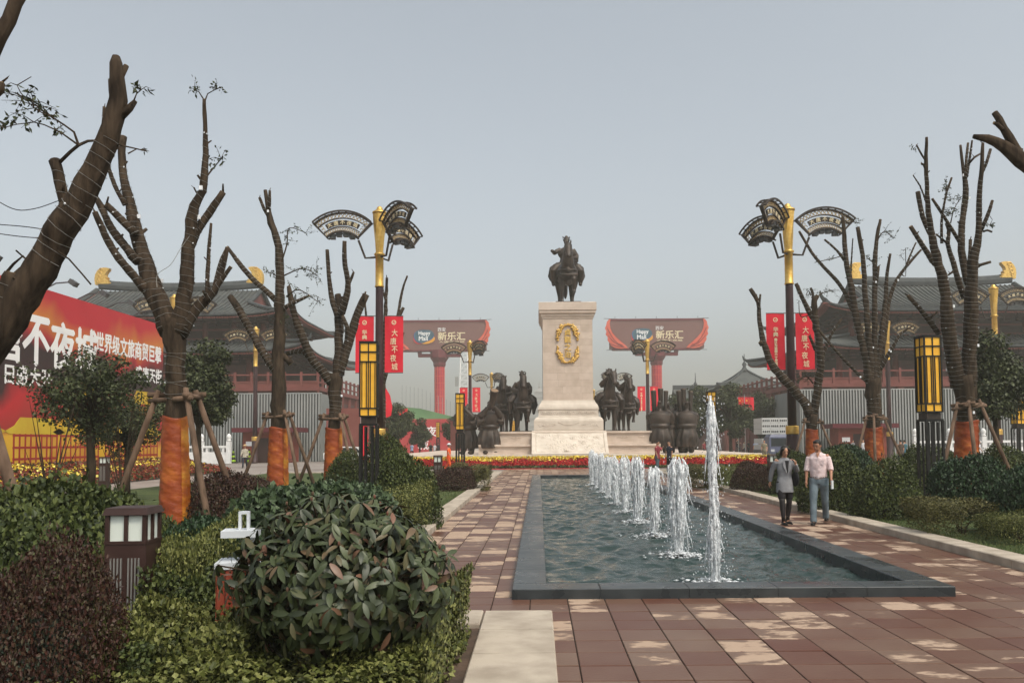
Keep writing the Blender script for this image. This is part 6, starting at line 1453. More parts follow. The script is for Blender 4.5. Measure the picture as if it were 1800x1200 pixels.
r1 = tree('topped tree with one long arm bent left, beside the right lamp post', 35.0, (1428, 830), [
    Z(*s4, [(430, 1200, 50), (428, 1100, 46), (425, 1000, 44), (425, 930, 52)]), Z(*s4, [(418, 940, 44), (400, 890, 42), (350, 830, 38), (270, 740, 36), (228, 650, 28), (205, 540, 20), (198, 460, 18), (165, 402, 18)]), Z(*s4, [(201, 490, 12), (205, 450, 10), (208, 425, 9)]), Z(*s4, [(215, 640, 20), (206, 625, 18)]),
    Z(*s4, [(432, 930, 40), (448, 830, 34), (462, 720, 32), (455, 620, 30), (440, 540, 28), (435, 450, 24), (450, 430, 18)]), Z(*s4, [(438, 540, 24), (410, 490, 22), (385, 440, 20), (358, 380, 16)]), Z(*s4, [(436, 460, 14), (428, 420, 12), (420, 398, 10)]), Z(*s4, [(440, 660, 16), (425, 620, 14), (415, 600, 12)]), Z(*s4, [(465, 700, 16), (510, 590, 12), (550, 530, 8)])], 11,
    twigs=[(Z(*s4, [(440, 440, 6), (470, 420, 4), (510, 410, 3)]), 14, .22), (Z(*s4, [(420, 430, 6), (410, 410, 4), (400, 430, 3)]), 8, .18), (Z(*s4, [(430, 800, 8), (400, 770, 5), (370, 790, 4)]), 26, .32), (Z(*s4, [(440, 500, 6), (380, 520, 4), (370, 460, 3)]), 3, .15)], wrap=2.14)
support('timber tripod round the bent armed tree by the right lamp post', r1[1], r1[2], 2.36, .34, 12, (200, 335, 80), .95)
r2 = tree('many branched topped tree in the middle of the right garden', 31.0, (1537, 845), [
    Z(*s4, [(692, 1250, 66), (690, 1100, 60), (688, 950, 58), (684, 850, 58), (682, 780, 68)]), Z(*s4, [(655, 790, 16), (635, 775, 14), (560, 700, 13), (490, 620, 11), (450, 570, 8)]), Z(*s4, [(668, 800, 36), (645, 660, 32), (620, 560, 30), (592, 400, 26), (572, 300, 22), (562, 180, 18), (556, 98, 14)]), Z(*s4, [(610, 520, 22), (575, 440, 18), (540, 380, 16), (440, 270, 13), (372, 160, 10)]), Z(*s4, [(575, 300, 14), (530, 240, 10), (478, 195, 9)]),
    Z(*s4, [(675, 790, 32), (665, 620, 26), (652, 460, 24), (642, 290, 20), (618, 142, 17)]), Z(*s4, [(688, 790, 30), (690, 620, 24), (690, 400, 22), (694, 230, 18), (714, 110, 12)]), Z(*s4, [(695, 390, 14), (702, 345, 13), (706, 308, 13)]), Z(*s4, [(695, 790, 28), (715, 620, 22), (735, 450, 18), (742, 340, 14), (756, 255, 11)]), Z(*s4, [(700, 790, 28), (725, 640, 24), (745, 480, 20), (775, 380, 16), (820, 312, 13), (886, 238, 9)]), Z(*s4, [(822, 310, 10), (840, 260, 8), (864, 208, 7)]), Z(*s4, [(712, 740, 20), (760, 660, 16), (800, 590, 10), (850, 560, 6)]), Z(*s4, [(588, 380, 9), (592, 280, 6), (598, 190, 5)])], 12,
    twigs=[(Z(*s4, [(556, 130, 6), (590, 120, 4), (625, 125, 3)]), 8, .18), (Z(*s4, [(700, 200, 6), (730, 160, 4), (770, 190, 3)]), 14, .22), (Z(*s4, [(570, 250, 6), (530, 270, 4), (440, 290, 3)]), 7, .2), (Z(*s4, [(690, 300, 6), (670, 280, 4), (655, 270, 3)]), 9, .18), (Z(*s4, [(800, 330, 5), (820, 350, 3), (820, 230, 3)]), 5, .15), (Z(*s4, [(590, 320, 5), (570, 340, 3), (575, 355, 2)]), 7, .14)], wrap=2.14)
support('timber tripod round the many branched tree in the right garden', r2[1], r2[2], 2.36, .36, 13, (205, 335, 250), .95)
s6 = (1560, 200, .3)
r3 = tree('largest topped tree on the right, forked behind the big amber lantern', 21.6, (1697, 880), [
    [(1698, 900, 34), (1698, 860, 32), (1698, 760, 30), (1697, 700, 32), (1692, 660, 40)],
    [(1686, 680, 30), (1678, 640, 27), (1670, 590, 24), (1664, 540, 21)] + Z(*s6, [(330, 1000, 58), (285, 830, 48), (255, 680, 36), (235, 520, 28), (226, 300, 22), (229, 138, 15)]), Z(*s6, [(262, 720, 34), (245, 690, 32), (205, 600, 30), (178, 458, 30)]), Z(*s6, [(290, 890, 34), (260, 860, 32), (205, 770, 29), (135, 660, 26)]), Z(*s6, [(224, 275, 12), (200, 240, 11), (170, 183, 10)]), Z(*s6, [(228, 520, 12), (190, 420, 9), (150, 360, 7)]), Z(*s6, [(224, 330, 14), (212, 300, 14), (198, 292, 14)]),
    [(1700, 680, 28), (1703, 640, 26), (1705, 590, 24), (1706, 550, 23)] + Z(*s6, [(492, 1000, 66), (500, 880, 58), (535, 700, 36), (540, 480, 32), (550, 350, 26), (559, 172, 17)]), Z(*s6, [(552, 350, 20), (580, 290, 18), (604, 208, 18)]), Z(*s6, [(545, 690, 24), (580, 610, 22), (600, 560, 20), (615, 508, 18)]), Z(*s6, [(560, 690, 14), (585, 682, 13), (612, 692, 12)]),
    Z(*s6, [(478, 1000, 48), (440, 860, 42), (430, 740, 40), (442, 600, 36), (458, 440, 32), (440, 300, 20), (428, 185, 15)]), Z(*s6, [(456, 380, 20), (462, 260, 16), (472, 172, 14)]), Z(*s6, [(465, 370, 16), (482, 260, 13), (496, 158, 11)]), Z(*s6, [(478, 290, 14), (510, 255, 12), (546, 234, 11)]), Z(*s6, [(425, 755, 22), (380, 680, 20), (330, 600, 18), (262, 497, 15)]), Z(*s6, [(318, 760, 18), (315, 640, 16), (330, 540, 14), (345, 460, 14), (376, 375, 13)]),
    Z(*s6, [(450, 1080, 36), (415, 980, 33), (385, 870, 30), (352, 760, 26), (360, 680, 22), (345, 640, 20)]), Z(*s6, [(350, 760, 14), (310, 725, 12), (290, 710, 10)]), Z(*s6, [(515, 905, 22), (545, 885, 20), (604, 868, 17)]), Z(*s6, [(478, 870, 22), (484, 800, 20), (486, 738, 20)]), Z(*s6, [(395, 915, 14), (370, 935, 12), (355, 945, 11)]), Z(*s6, [(300, 1290, 34), (235, 1200, 30), (180, 1130, 26), (120, 1065, 24)]), Z(*s6, [(245, 1200, 16), (270, 1180, 14), (290, 1160, 12)])], 13,
    twigs=[(Z(*s6, [(330, 560, 8), (340, 490, 5), (345, 420, 4)]), 12, .12), (Z(*s6, [(370, 640, 8), (390, 560, 5), (430, 490, 4)]), 16, .14), (Z(*s6, [(180, 190, 4), (165, 195, 3), (150, 205, 2)]), 2, .05), (Z(*s6, [(600, 600, 4), (615, 620, 3), (600, 650, 2)]), 4, .06)], wrap=2.16)
support('timber tripod round the largest topped tree on the right', r3[1], r3[2], 2.42, .34, 14, (205, 340, 255), .95)
tree('tree cropped by the right edge, reaching in with two bare forked limbs', 12.0, (1990, 950), [[(1990, 1000, 60), (1985, 760, 56), (1970, 560, 52), (1930, 420, 46), (1880, 345, 38), (1830, 305, 30), (1795, 282, 26), (1765, 258, 20), (1735, 244, 14), (1711, 240, 8)], [(1800, 290, 24), (1783, 258, 16), (1765, 225, 13), (1748, 198, 11)], [(1762, 228, 8), (1752, 218, 7), (1747, 216, 6)], [(1792, 280, 10), (1795, 268, 6), (1796, 262, 5)]], 15, wire=False)
# ---------------------------------------------------------------- shrubs, hedges, leafy trees, grass
def lump(rs_, n=26, amp=.22):
    C_ = unit(rs_.normal(size=(n, 3))); C_[:, 2] = np.abs(C_[:, 2]) * .9; S_ = rs_.uniform(.25, .6, n); A_ = rs_.uniform(-.5, 1.0, n) * amp
    def f0(D):
        h = np.ones(len(D))
        for c, s, a in zip(C_, S_, A_): h += a * np.exp(-((D - c) ** 2).sum(1) / (s * s))
        return h
    top = np.percentile(f0(unit(np.random.RandomState(1).normal(size=(3000, 3)))), 85)
    return lambda D: f0(D) / top
SHRUBS = {}
def shrub_mesh(key, n, leaf, m, rx, ry, rz, seed, amp=.22, boxy=1.0, depth=.35, upr=.25, wr=.36):
    """leaves through the outer shell of a lumpy mound, size rx ry rz"""
    if key in SHRUBS: return SHRUBS[key]
    rs_ = np.random.RandomState(seed); f = lump(rs_, 30, amp); D = unit(rs_.normal(size=(n, 3))); D[:, 2] = np.where(D[:, 2] < -.25, -D[:, 2], D[:, 2])
    E = np.sign(D) * np.abs(D) ** boxy; E = E / np.maximum(np.abs(E).max(1), 1e-6)[:, None] if boxy < .7 else D
    rr_ = 1 - depth * rs_.uniform(0, 1, n) ** 2.2 + rs_.normal(0, .022, n); Pn = E * (f(D) * rr_)[:, None] * np.array([rx, ry, rz]) ; Pn[:, 2] += rz * .02
    Pn[:, 2] = np.maximum(Pn[:, 2], .02)
    Nn = unit(D * .9 + rs_.normal(size=(n, 3)) * .55 + np.array([0, 0, upr])); ax = unit(np.cross(Nn, rs_.normal(size=(n, 3))) + D * .45 + np.array([0, 0, .15])); L2 = leaf * rs_.uniform(.6, 1.3, n)
    k = 90; ds = unit(rs_.normal(size=(k, 3)) + np.array([0, 0, .7])); ds[:, 2] = np.abs(ds[:, 2]); b0 = ds * f(ds)[:, None] * .95          # stray shoots standing out of the clipped surface
    sp = unit(ds * .6 + rs_.normal(size=(k, 3)) * .35 + np.array([0, 0, .8])); Ls = rs_.uniform(.06, .2, k); Q = []; QD = []
    for j in range(9): Q.append((b0 + sp * (Ls * (j + 1) / 9)[:, None]) * np.array([rx, ry, rz])); QD.append(unit(sp * .5 + rs_.normal(size=(k, 3))))
    Q = np.concatenate(Q); QD = np.concatenate(QD); Pn = np.concatenate([Pn, Q]); ax = np.concatenate([ax, QD]); Nn = np.concatenate([Nn, unit(np.cross(QD, rs_.normal(size=QD.shape)))]); L2 = np.concatenate([L2, leaf * rs_.uniform(.6, 1.1, len(Q))])
    V, F = leaf_quads(Pn, ax, Nn, L2, L2 * wr); SHRUBS[key] = from_np('foliage', V, F, m); return SHRUBS[key]
def shrub(label, px, py, Y, me, sx=1, sy=1, sz=1, rz=0, z=.05, group='garden shrubs', stemr=.2, core=None):
    q = P(px, py, Y); t = thing('shrub', label, 'shrub', (q.x, Y, z), R(rz), group); o = link('foliage', me, t); o.scale = (sx * 1.08, sy * 1.08, sz * 1.13); stuff(o)
    mb = MB(); r = random.Random(int(px * 7 + Y))
    for k in range(5):
        a = r.uniform(0, 6.28); mb.tube([(math.cos(a) * .03, math.sin(a) * .03, -.04), (math.cos(a) * stemr * .5 * sx, math.sin(a) * stemr * .5 * sy, .25 * sz), (math.cos(a) * stemr * 1.2 * sx, math.sin(a) * stemr * 1.2 * sy, .55 * sz)], [.018, .014, .006], 5)
    mb.build('stem', M['bark'], t); return t
A1 = shrub_mesh('gA', 17000, .055, M['lf_green'], 1, 1, 1, 1, .2); A2 = shrub_mesh('gB', 15000, .06, M['lf_dark'], 1, 1, 1, 2, .22); A3 = shrub_mesh('gP', 15000, .065, M['lf_pale'], 1, 1, 1, 3, .2)
A4 = shrub_mesh('gR', 34000, .036, M['lf_red'], 1, 1, 1, 4, .22, upr=.05, wr=.3); A5 = shrub_mesh('gX', 16000, .05, M['lf_boxr'], 1, 1, 1, 5, .12, boxy=.45); A6 = shrub_mesh('gY', 16000, .045, M['lf_box'], 1, 1, 1, 6, .14, boxy=.5); A7 = shrub_mesh('gN', 22000, .055, M['lf_green'], 1, 1, 1, 7, .2)
A8 = shrub_mesh('gRb', 15000, .05, M['lf_red'], 1, 1, 1, 8, .2); A9 = shrub_mesh('gRg', 11000, .036, M['lf_redg'], 1, 1, 1, 9, .24, upr=.05, wr=.3)
# near left
shrub('large clipped green shrub filling the left edge above the russet one', 95, 900, 8.2, A7, .95, .95, 1.28, 20)
shrub('second clipped green shrub behind the bollard light', 205, 900, 9.0, A7, .55, .7, 1.12, 80)
t = shrub('russet leaved shrub at the lower left corner', 70, 1000, 4.6, A4, .47, .5, .84, 0); o = link('grey_green_sprigs', A9, t); o.scale = (.45, .48, .80); stuff(o)
shrub('dark glossy shrub between bollard light and litter bin', 375, 900, 7.6, A2, .50, .5, .90, 40)
shrub('broad pale green shrub behind the glossy rhododendron', 545, 850, 9.6, A3, 1.02, .9, 1.2, 10)
shrub('smaller pale green shrub before the second wrapped tree', 600, 840, 13.5, A3, .9, .9, 1.05, 70)
shrub('russet shrub at the foot of the forked tree', 385, 860, 14.5, A8, .75, .7, 1.02, 30)
shrub('small russet shrub left of the slender tree', 450, 850, 17.0, A8, .8, .7, .92, 120)
shrub('rounded green shrub right of the big left lantern', 712, 820, 16.5, A1, .72, .7, 1.12, 15)
shrub('taller green shrub behind the big left lantern', 690, 800, 21.0, A1, .85, .8, 1.42, 95)
shrub('green shrub left of the big left lantern', 612, 820, 22.0, A1, .62, .7, 1.12, 160)
shrub('low green shrub beside the lantern foot', 655, 850, 15.0, A6, .8, .6, .72, 0)
shrub('low clipped russet hedge by the kerb end bollard', 798, 830, 28.5, A8, .85, .9, .75, 0)
shrub('low clipped green hedge at the end of the left kerb', 828, 830, 29.5, A5, .6, .9, .72, 0)
shrub('tall yellow green sprig shrub right of the bollard light', 300, 950, 6.6, A6, .35, .4, .82, 0)
# right garden
shrub('low olive hedge at the far end of the right kerb', 1240, 830, 30.0, A5, .55, .9, .62, 0); shrub('low green hedge behind the right kerb', 1280, 830, 29.0, A6, .75, .9, .68, 0)
shrub('olive shrub left of the bollard light on the right', 1325, 830, 27.0, A8, .65, .7, .85, 50); shrub('green shrub behind the man in jeans', 1468, 830, 19.5, A1, .85, .8, 1.10, 140)
shrub('large green shrub behind the couple', 1400, 820, 25.0, A1, .8, .8, 1.05, 30); shrub('dark shrub at the foot of the many branched tree', 1490, 800, 25.5, A2, .9, .9, 1.36, 15)
shrub('olive green shrub just left of the right lantern', 1556, 850, 17.4, A1, .72, .7, 1.0, 200); shrub('dark green shrub right behind the right lantern', 1700, 840, 17.6, A2, .92, .8, 1.18, 60)
shrub('green shrub behind the right lantern legs', 1610, 820, 24, A1, .7, .7, 1.15, 280); shrub('dark shrub at the far right edge', 1800, 860, 14.2, A2, .66, .7, 1.12, 110)
shrub('green shrub behind the far right shrubs', 1775, 810, 22, A1, .9, .8, 1.15, 20); shrub('small green shrub by the forked right tree', 1655, 800, 27, A1, .9, .8, 1.1, 20)
shrub('low flat olive hedge before the right lantern', 1690, 920, 14.4, A5, .74, .5, .5, 0); shrub('second low flat hedge nearer the right edge', 1790, 940, 13.2, A6, .5, .45, .42, 0)
shrub('low green shrub at the foot of the right lamp post', 1385, 830, 31, A1, .7, .8, .95, 0)
# clipped box hedge and ground cover in the near bed
HB = shrub_mesh('hedge', 15000, .066, M['lf_box'], 1, 1, 1, 21, .16, boxy=.42, depth=.3)
HB2 = shrub_mesh('hedge2', 15000, .066, M['lf_green'], 1, 1, 1, 22, .18, boxy=.55, depth=.3)
for lab, x, y, sx, sy, sz, me in (('clipped box hedge along the pale kerb, nearest the paving', -2.97, 5.9, .28, 1.35, .54, HB), ('low box hedge in front of the glossy rhododendron', -3.4, 4.15, .62, .6, .46, HB), ('sprawling box shrub in the foreground centre left', -4.15, 4.35, .45, .55, .40, HB), ('yellow green box shrub in front of the litter bin', -4.2, 5.15, .45, .45, .60, HB), ('low green shrub beside the russet one', -4.75, 5.2, .42, .5, .48, HB2), ('box shrub at the bottom left below the russet shrub', -4.65, 3.75, .6, .35, .36, HB), ('green shrub behind the bollard light base', -5.2, 6.9, .7, .5, .66, HB2), ('green shrub left of the litter bin', -4.45, 6.5, .5, .5, .72, HB2), ('dark green shrub right of the litter bin', -3.7, 6.4, .5, .5, .55, HB2), ('low box hedge in front of the kerb corner', -3.3, 6.9, .5, .4, .46, HB)):
    t = thing('shrub', lab, 'shrub', (x, y, .05), 0, 'garden shrubs'); o = link('foliage', me, t); o.scale = (sx, sy, sz); stuff(o); mb = MB()
    for k in range(4): a = k * 1.6; mb.tube([(0, 0, -.04), (math.cos(a) * sx * .5, math.sin(a) * sy * .5, sz * .5)], [.015, .006], 5)
    mb.build('stem', M['bark'], t)
rs_ = np.random.RandomState(31); n = 42000
gx = rs_.uniform(-9, -2.7, n); gy = rs_.uniform(2.8, 7.35, n); gz = .06 + rs_.uniform(0, .24, n) * (.55 + .45 * np.sin(gx * 3.1) * np.cos(gy * 2.7)); Pn = np.stack([gx, gy, gz], 1)
Nn = unit(rs_.normal(size=(n, 3)) * .6 + np.array([0, -.2, .9])); ax = unit(np.cross(Nn, rs_.normal(size=(n, 3)))); L2 = rs_.uniform(.026, .055, n); V, F = leaf_quads(Pn, ax, Nn, L2, L2 * .38)
tag(link('ground_cover', from_np('ground_cover', V, F, M['lf_box'])), 'low leafy ground cover filling the near planting bed', 'ground cover', kind='stuff')

# the glossy rhododendron in front: large leaves one by one
bx = P(598, 1010, 5.0); bush = thing('rhododendron', 'large rounded shrub with big glossy dark leaves in the foreground', 'shrub', (bx.x, 5.0, .05))
def rhodo(name, src):
    m = mat(name, (.014, .020, .007), .46, col2=[(.025, .034, .011), (.038, .050, .017), (.064, .077, .029), (.085, .064, .03), (.15, .07, .042)], island=True, lo=.02, hi=1.0, spec=.4)
    if src == 'obj':
        nt = m.node_tree; oi = nt.nodes.new('ShaderNodeObjectInfo'); rp = [n for n in nt.nodes if n.type == 'VALTORGB'][0]; nt.links.new(oi.outputs['Random'], rp.inputs['Fac'])
    rp = [n for n in m.node_tree.nodes if n.type == 'VALTORGB'][0].color_ramp
    for e, p_ in zip(rp.elements, (.0, .25, .5, .8, .93, 1.0)): e.position = p_
    return m
M['lf_rhodo'] = rhodo('leaf_rhododendron_each', 'obj'); M['lf_rhodo_mass'] = rhodo('leaf_rhododendron_all', 'isl')
def big_leaf(m, L2, W, curl):
    mb = MB(); n = 5; vs = []
    for i in range(n + 1):
        u = i / n; w = W * math.sin(math.pi * min(.98, u * .92 + .05)) ** .8; z = -curl * u * u
        vs += [(u * L2, -w, z + .18 * w), (u * L2, 0, z), (u * L2, w, z + .18 * w)]
    fs = []
    for i in range(n): b = i * 3; fs += [(b, b + 3, b + 4, b + 1), (b + 1, b + 4, b + 5, b + 2)]
    return mb.add(vs, fs).mesh('leaf', m, True)
LV = [big_leaf(M['lf_rhodo'], *q) for q in ((.125, .023, .02), (.115, .021, .045), (.12, .0215, .06), (.09, .018, .03), (.105, .019, .075))]
rr = random.Random(77); rsb = np.random.RandomState(9); fl_ = lump(rsb, 26, .2); RX, RY, RZ, ZC = .66, .60, .53, .82
leaves = []; tips = []
while len(tips) < 1250:
    d = Vector((rr.gauss(0, 1), rr.gauss(0, 1), rr.gauss(0, 1))).normalized()
    if d.z < -.75: continue
    h = float(fl_(np.array([tuple(d)]))[0]) * rr.uniform(.66, 1.08); tips.append((Vector((d.x * RX * h, d.y * RY * h, ZC + d.z * RZ * h)), d))
for p, d in tips:                                                  # whorls of five to seven leaves on each shoot
    k = rr.randint(4, 6); a0 = rr.uniform(0, 6.28); ax = (d + Vector((0, 0, .45))).normalized(); s1 = ax.cross(Vector((0.3, .5, .2))).normalized(); s2_ = ax.cross(s1)
    for i in range(k):
        a = a0 + 6.28 * i / k + rr.uniform(-.6, .6); o_ = (s1 * math.cos(a) + s2_ * math.sin(a)); dr = (o_ * rr.uniform(.8, 1.1) + ax * rr.uniform(-.5, .6) + Vector((0, 0, rr.uniform(-1.0, -.05)))).normalized(); nz_ = (ax - dr * ax.dot(dr)).normalized()
        leaves.append((p + o_ * .008, dr, nz_, rr.uniform(.55, .98), rr.randrange(5)))
cdir = Vector((-2.1, 0, 1.7)) - Vector((bx.x, 5.0, .8)); cdir.normalize(); leaves.sort(key=lambda q: (0 if (q[0] - Vector((0, 0, .78))).dot(cdir) > .22 else 1, rr.random()))
V_ = []; F_ = []
for i, (p, dr, nz_, s, k) in enumerate(leaves):
    if i < 296:
        y_ = nz_.cross(dr); m4 = Matrix(((dr.x, y_.x, nz_.x, p.x), (dr.y, y_.y, nz_.y, p.y), (dr.z, y_.z, nz_.z, p.z), (0, 0, 0, 1))) @ Matrix.Scale(s, 4)
        o = link('leaf', LV[k], bush); o.matrix_local = m4
mass = MB()
for i, (p, dr, nz_, s, k) in enumerate(leaves):
    if i < 296: continue
    y_ = nz_.cross(dr); L2, W = .113 * s, .021 * s; vs = []
    for u in (0.0, .25, .55, .8, 1.0):
        w = W * math.sin(math.pi * min(.98, u * .92 + .05)) ** .8; c = p + dr * (L2 * u) - nz_ * (.03 * u * u * s); vs += [c - y_ * w + nz_ * .18 * w, c, c + y_ * w + nz_ * .18 * w]
    mass.add(vs, [q for b in (0, 3, 6, 9) for q in ((b, b + 3, b + 4, b + 1), (b + 1, b + 4, b + 5, b + 2))])
stuff(mass.build('leaf_mass', M['lf_rhodo_mass'], bush, True))
mb = MB()
for p, d in tips[::3]: mb.tube([(0, 0, -.03), (p.x * .3, p.y * .3, .35 + .2 * p.z), (p.x * .75, p.y * .75, ZC + (p.z - ZC) * .7), p], [.022, .014, .008, .004], 5, caps=False)
mb.build('branch', M['bark'], bush)
mb = MB()
for p, d in tips[::9]: mb.ell(p + d * .02, (.008, .008, .014), 6, 5)
stuff(mb.build('buds', M['lf_rhodr'], bush))

# ---------------------------------------------------------------- leafy trees
def leafy_tree_meshes(key, seed, n, leaf, m, rx, rz, hz, blobs=16):
    rs_ = np.random.RandomState(seed); C_ = []; 
    for _ in range(blobs):
        d = unit(rs_.normal(size=(1, 3)))[0]; q = rs_.uniform(.35, .95); C_.append((d * np.array([rx, rx, rz]) * q + np.array([0, 0, hz]), rs_.uniform(.2, .4) * min(rx, rz)))
    per = n // blobs; Ps = []; Ds = []
    for c, s in C_:
        d = unit(rs_.normal(size=(per, 3))); rad = s * rs_.uniform(.25, 1.15, per) ** .6; Ps.append(c + d * rad[:, None] * np.array([1.15, 1.15, .8])); Ds.append(d)
    Pn = np.concatenate(Ps); D = np.concatenate(Ds); k = len(Pn); Nn = unit(D * .5 + rs_.normal(size=(k, 3)) * .6 + np.array([0, 0, .5])); ax = unit(np.cross(Nn, rs_.normal(size=(k, 3))) + np.array([0, 0, -.3])); L2 = leaf * rs_.uniform(.6, 1.25, k)
    V, F = leaf_quads(Pn, ax, Nn, L2, L2 * .34); crown = from_np('crown', V, F, m); mb = MB(); r = random.Random(seed)
    th = hz - rz * .55; mb.tube([(0, 0, -.05), (.03, .02, th * .5), (0, -.02, th), (0, 0, hz + rz * .4)], [.085 * rx, .07 * rx, .055 * rx, .015 * rx], 8)
    for c, s in C_: mb.tube([(0, 0, th * r.uniform(.8, 1.05)), (c[0] * .4, c[1] * .4, th + (c[2] - th) * .55), tuple(c)], [.035 * rx, .024 * rx, .008 * rx], 5)
    return crown, mb.mesh('trunk', M['bark'], True)
TA = leafy_tree_meshes('a', 41, 7000, .085, M['lf_tree'], 1.35, 1.05, 2.55, 40); TB = leafy_tree_meshes('b', 42, 17000, .11, M['lf_tree'], 1.3, 1.5, 3.0, 28); TC = leafy_tree_meshes('c', 43, 12000, .16, M['lf_tree'], 1.5, 1.5, 2.8, 22)
def ltree(label, px, Y, me, sc, rz=0, x=None):
    q = P(px, 776, Y); t = thing('leafy_tree', label, 'tree', (q.x if x is None else x, Y, 0), R(rz), 'leafy trees', sc); stuff(link('crown', me[0], t)); link('trunk', me[1], t); return t
ltree('slender leafy tree in front of the advertising hoarding', 158, 21, TA, 1.18, 0); ltree('small leafy tree beside it at the forked trunk', 225, 24, TA, .92, 120); ltree('leafy tree between the forked trunk and the left hoarding', 348, 30, TB, 1.22, 40)
ltree('round leafy tree behind the largest right tree', 1752, 29, TB, 1.2, 200); ltree('leafy tree beyond the left lamp post', 694, 78, TC, 1.2, 0); ltree('dark leafy tree right of it before the red wall', 738, 88, TC, .95, 80); ltree('rounded leafy tree at the foot of the red column', 800, 92, TC, 1.0, 200)
ltree('leafy tree behind the water jet', 1222, 84, TC, 1.6, 30); ltree('leafy tree before the far right pavilions', 1285, 80, TC, 1.6, 90); ltree('dark leafy tree beside the red podium', 1338, 88, TC, 1.5, 150); ltree('small leafy tree near the white stage edge at left', 640, 82, TC, 1.15, 260)
# thin bare shrubs by the flower bank
for lab, px, Y, sd in (('bare twiggy shrub in front of the flower bank, left', 88, 19, 1), ('bare twiggy shrub in front of the flower bank, right', 215, 21, 2)):
    q = P(px, 776, Y); t = thing('bare_shrub', lab, 'shrub', (q.x, Y, 0)); r = random.Random(sd); mb = MB()
    for k in range(16):
        a = r.uniform(0, 6.28); L2 = r.uniform(1.2, 3.0); s = r.uniform(.2, .5); mb.tube([(0, 0, 0), (math.cos(a) * s * .3, math.sin(a) * s * .3, L2 * .3), (math.cos(a) * s, math.sin(a) * s, L2 * .7), (math.cos(a) * s * 1.5, math.sin(a) * s * 1.5, L2)], [.02, .014, .009, .003], 5)
    mb.build('twigs', M['bark'], t)
# lawn grass near the kerbs
rs_ = np.random.RandomState(51); n = 52000; sd = rs_.choice([-1, 1], n); gx = sd * (4.52 + rs_.uniform(0, 1, n) ** 1.4 * 3.6); gy = 9.6 + rs_.uniform(0, 1, n) ** 1.6 * 30; Pn = np.stack([gx, gy, np.full(n, .068)], 1)
D = unit(rs_.normal(size=(n, 3)) * .45 + np.array([0, 0, 1])); Nn = unit(np.cross(D, rs_.normal(size=(n, 3)))); L2 = rs_.uniform(.03, .085, n); V, F = leaf_quads(Pn, D, Nn, L2, np.full(n, .005))
tag(link('grass', from_np('grass', V, F, M['grass'])), 'short worn grass along both kerbs', 'grass', kind='stuff')
# ---------------------------------------------------------------- far things
def simple(name, mb, m, label, cat, group=None): return tag(mb.build(name, m), label, cat, group)
# pagoda in the haze
q = P(949, 776, 700); t = thing('pagoda', 'tall brick pagoda fading into the haze left of the pedestal', 'pagoda', (q.x, 700, 0)); pm_ = mat('pagoda_brick', (.24, .23, .22), .9)
z = 0; w = 12.5
for k in range(7):
    h = 7.0 - .45 * k; MB().box((0, 0, z + h / 2), (2 * w, 2 * w, h), 0, top=.94).build('storey', pm_, t); MB().box((0, 0, z + h + .3), (2 * w + 1.2, 2 * w + 1.2, .7), top=1.02).build('eave', pm_, t); z += h + .6; w -= 1.35
MB().box((0, 0, z + 1.6), (2 * w + 2, 2 * w + 2, 3.2), top=.12).build('cap_roof', pm_, t); MB().lathe([(.9, z + 3), (1.2, z + 4), (.5, z + 5.5), (.1, z + 9)], seg=8).build('spire', pm_, t)
# telecom mast
q = P(816, 776, 210); t = thing('lattice_mast', 'slim lattice mast with antennas behind the left lamp post', 'mast', (q.x, 210, 0)); mb = MB(); H_ = 29
for sx in (-1, 1):
    for sy in (-1, 1): mb.bar((sx * 1.5, sy * 1.5, 0), (sx * .7, sy * .7, H_), .2)
for k in range(20):
    a = 1.5 - .8 * k / 20; b = 1.5 - .8 * (k + 1) / 20; z0, z1 = H_ * k / 20, H_ * (k + 1) / 20
    for s in (-1, 1): mb.bar((-a, s * a, z0), (b, s * b, z1), .1); mb.bar((s * a, a, z0), (s * b, -b, z1), .1); mb.bar((-a, s * a, z0), (a, s * a, z0), .1)
mb.build('lattice', M['whitepaint'], t)
for z0 in (13, 17): MB().box((-1.8, -.6, z0), (.8, .5, 2.4)).build('antenna', M['sheet'], t)
# green netted bank, flag poles, red festival wall on the left
gm = mat('green_net', (.06, .13, .05), .9, col2=(.09, .17, .07), scale=.3)
simple('netted_bank', MB().add([(-40, 150, 0), (-17, 150, 0), (-17, 153, 6.2), (-24, 154, 8.0), (-40, 154, 9.6), (-40, 160, 9.6), (-17, 160, 6.2), (-40, 160, 0), (-17, 160, 0)], [(0, 1, 2, 3, 4), (4, 3, 2, 6, 5), (1, 8, 6, 2), (7, 0, 4, 5), (8, 7, 5, 6)]), gm, 'bank draped in green building net behind the red wall', 'bank')
for i in range(14):
    x = -27.5 + i * .75; zb = 8.0 - .26 * max(0, (x + 24) / 1.0); simple('flag_pole', MB().tube([(x, 155, zb - 1.5), (x, 155, zb + 4.4 - i * .13)], .045, 5), M['sheet'], 'thin bare pole in the row above the green bank', 'pole', 'bare poles above the green bank')
t = thing('festival_wall', 'red festival wall with white characters behind the far left trees', 'wall', (-21, 128, 0)); rw_ = mat('festival_red', (.38, .03, .035), .7, col2=(.45, .045, .05), scale=.4)
MB().bb(-7, 5.5, -.2, .2, 0, 5.3).build('panel', rw_, t); put_text('lettering', text_mesh('不夜', 1.5, 3.2, .02, m=M['white']), t, (1.6, -.22, 3.4)); put_text('lettering', text_mesh('城', 1.6, 1.6, .02, m=M['white']), t, (1.2, -.22, 1.4))
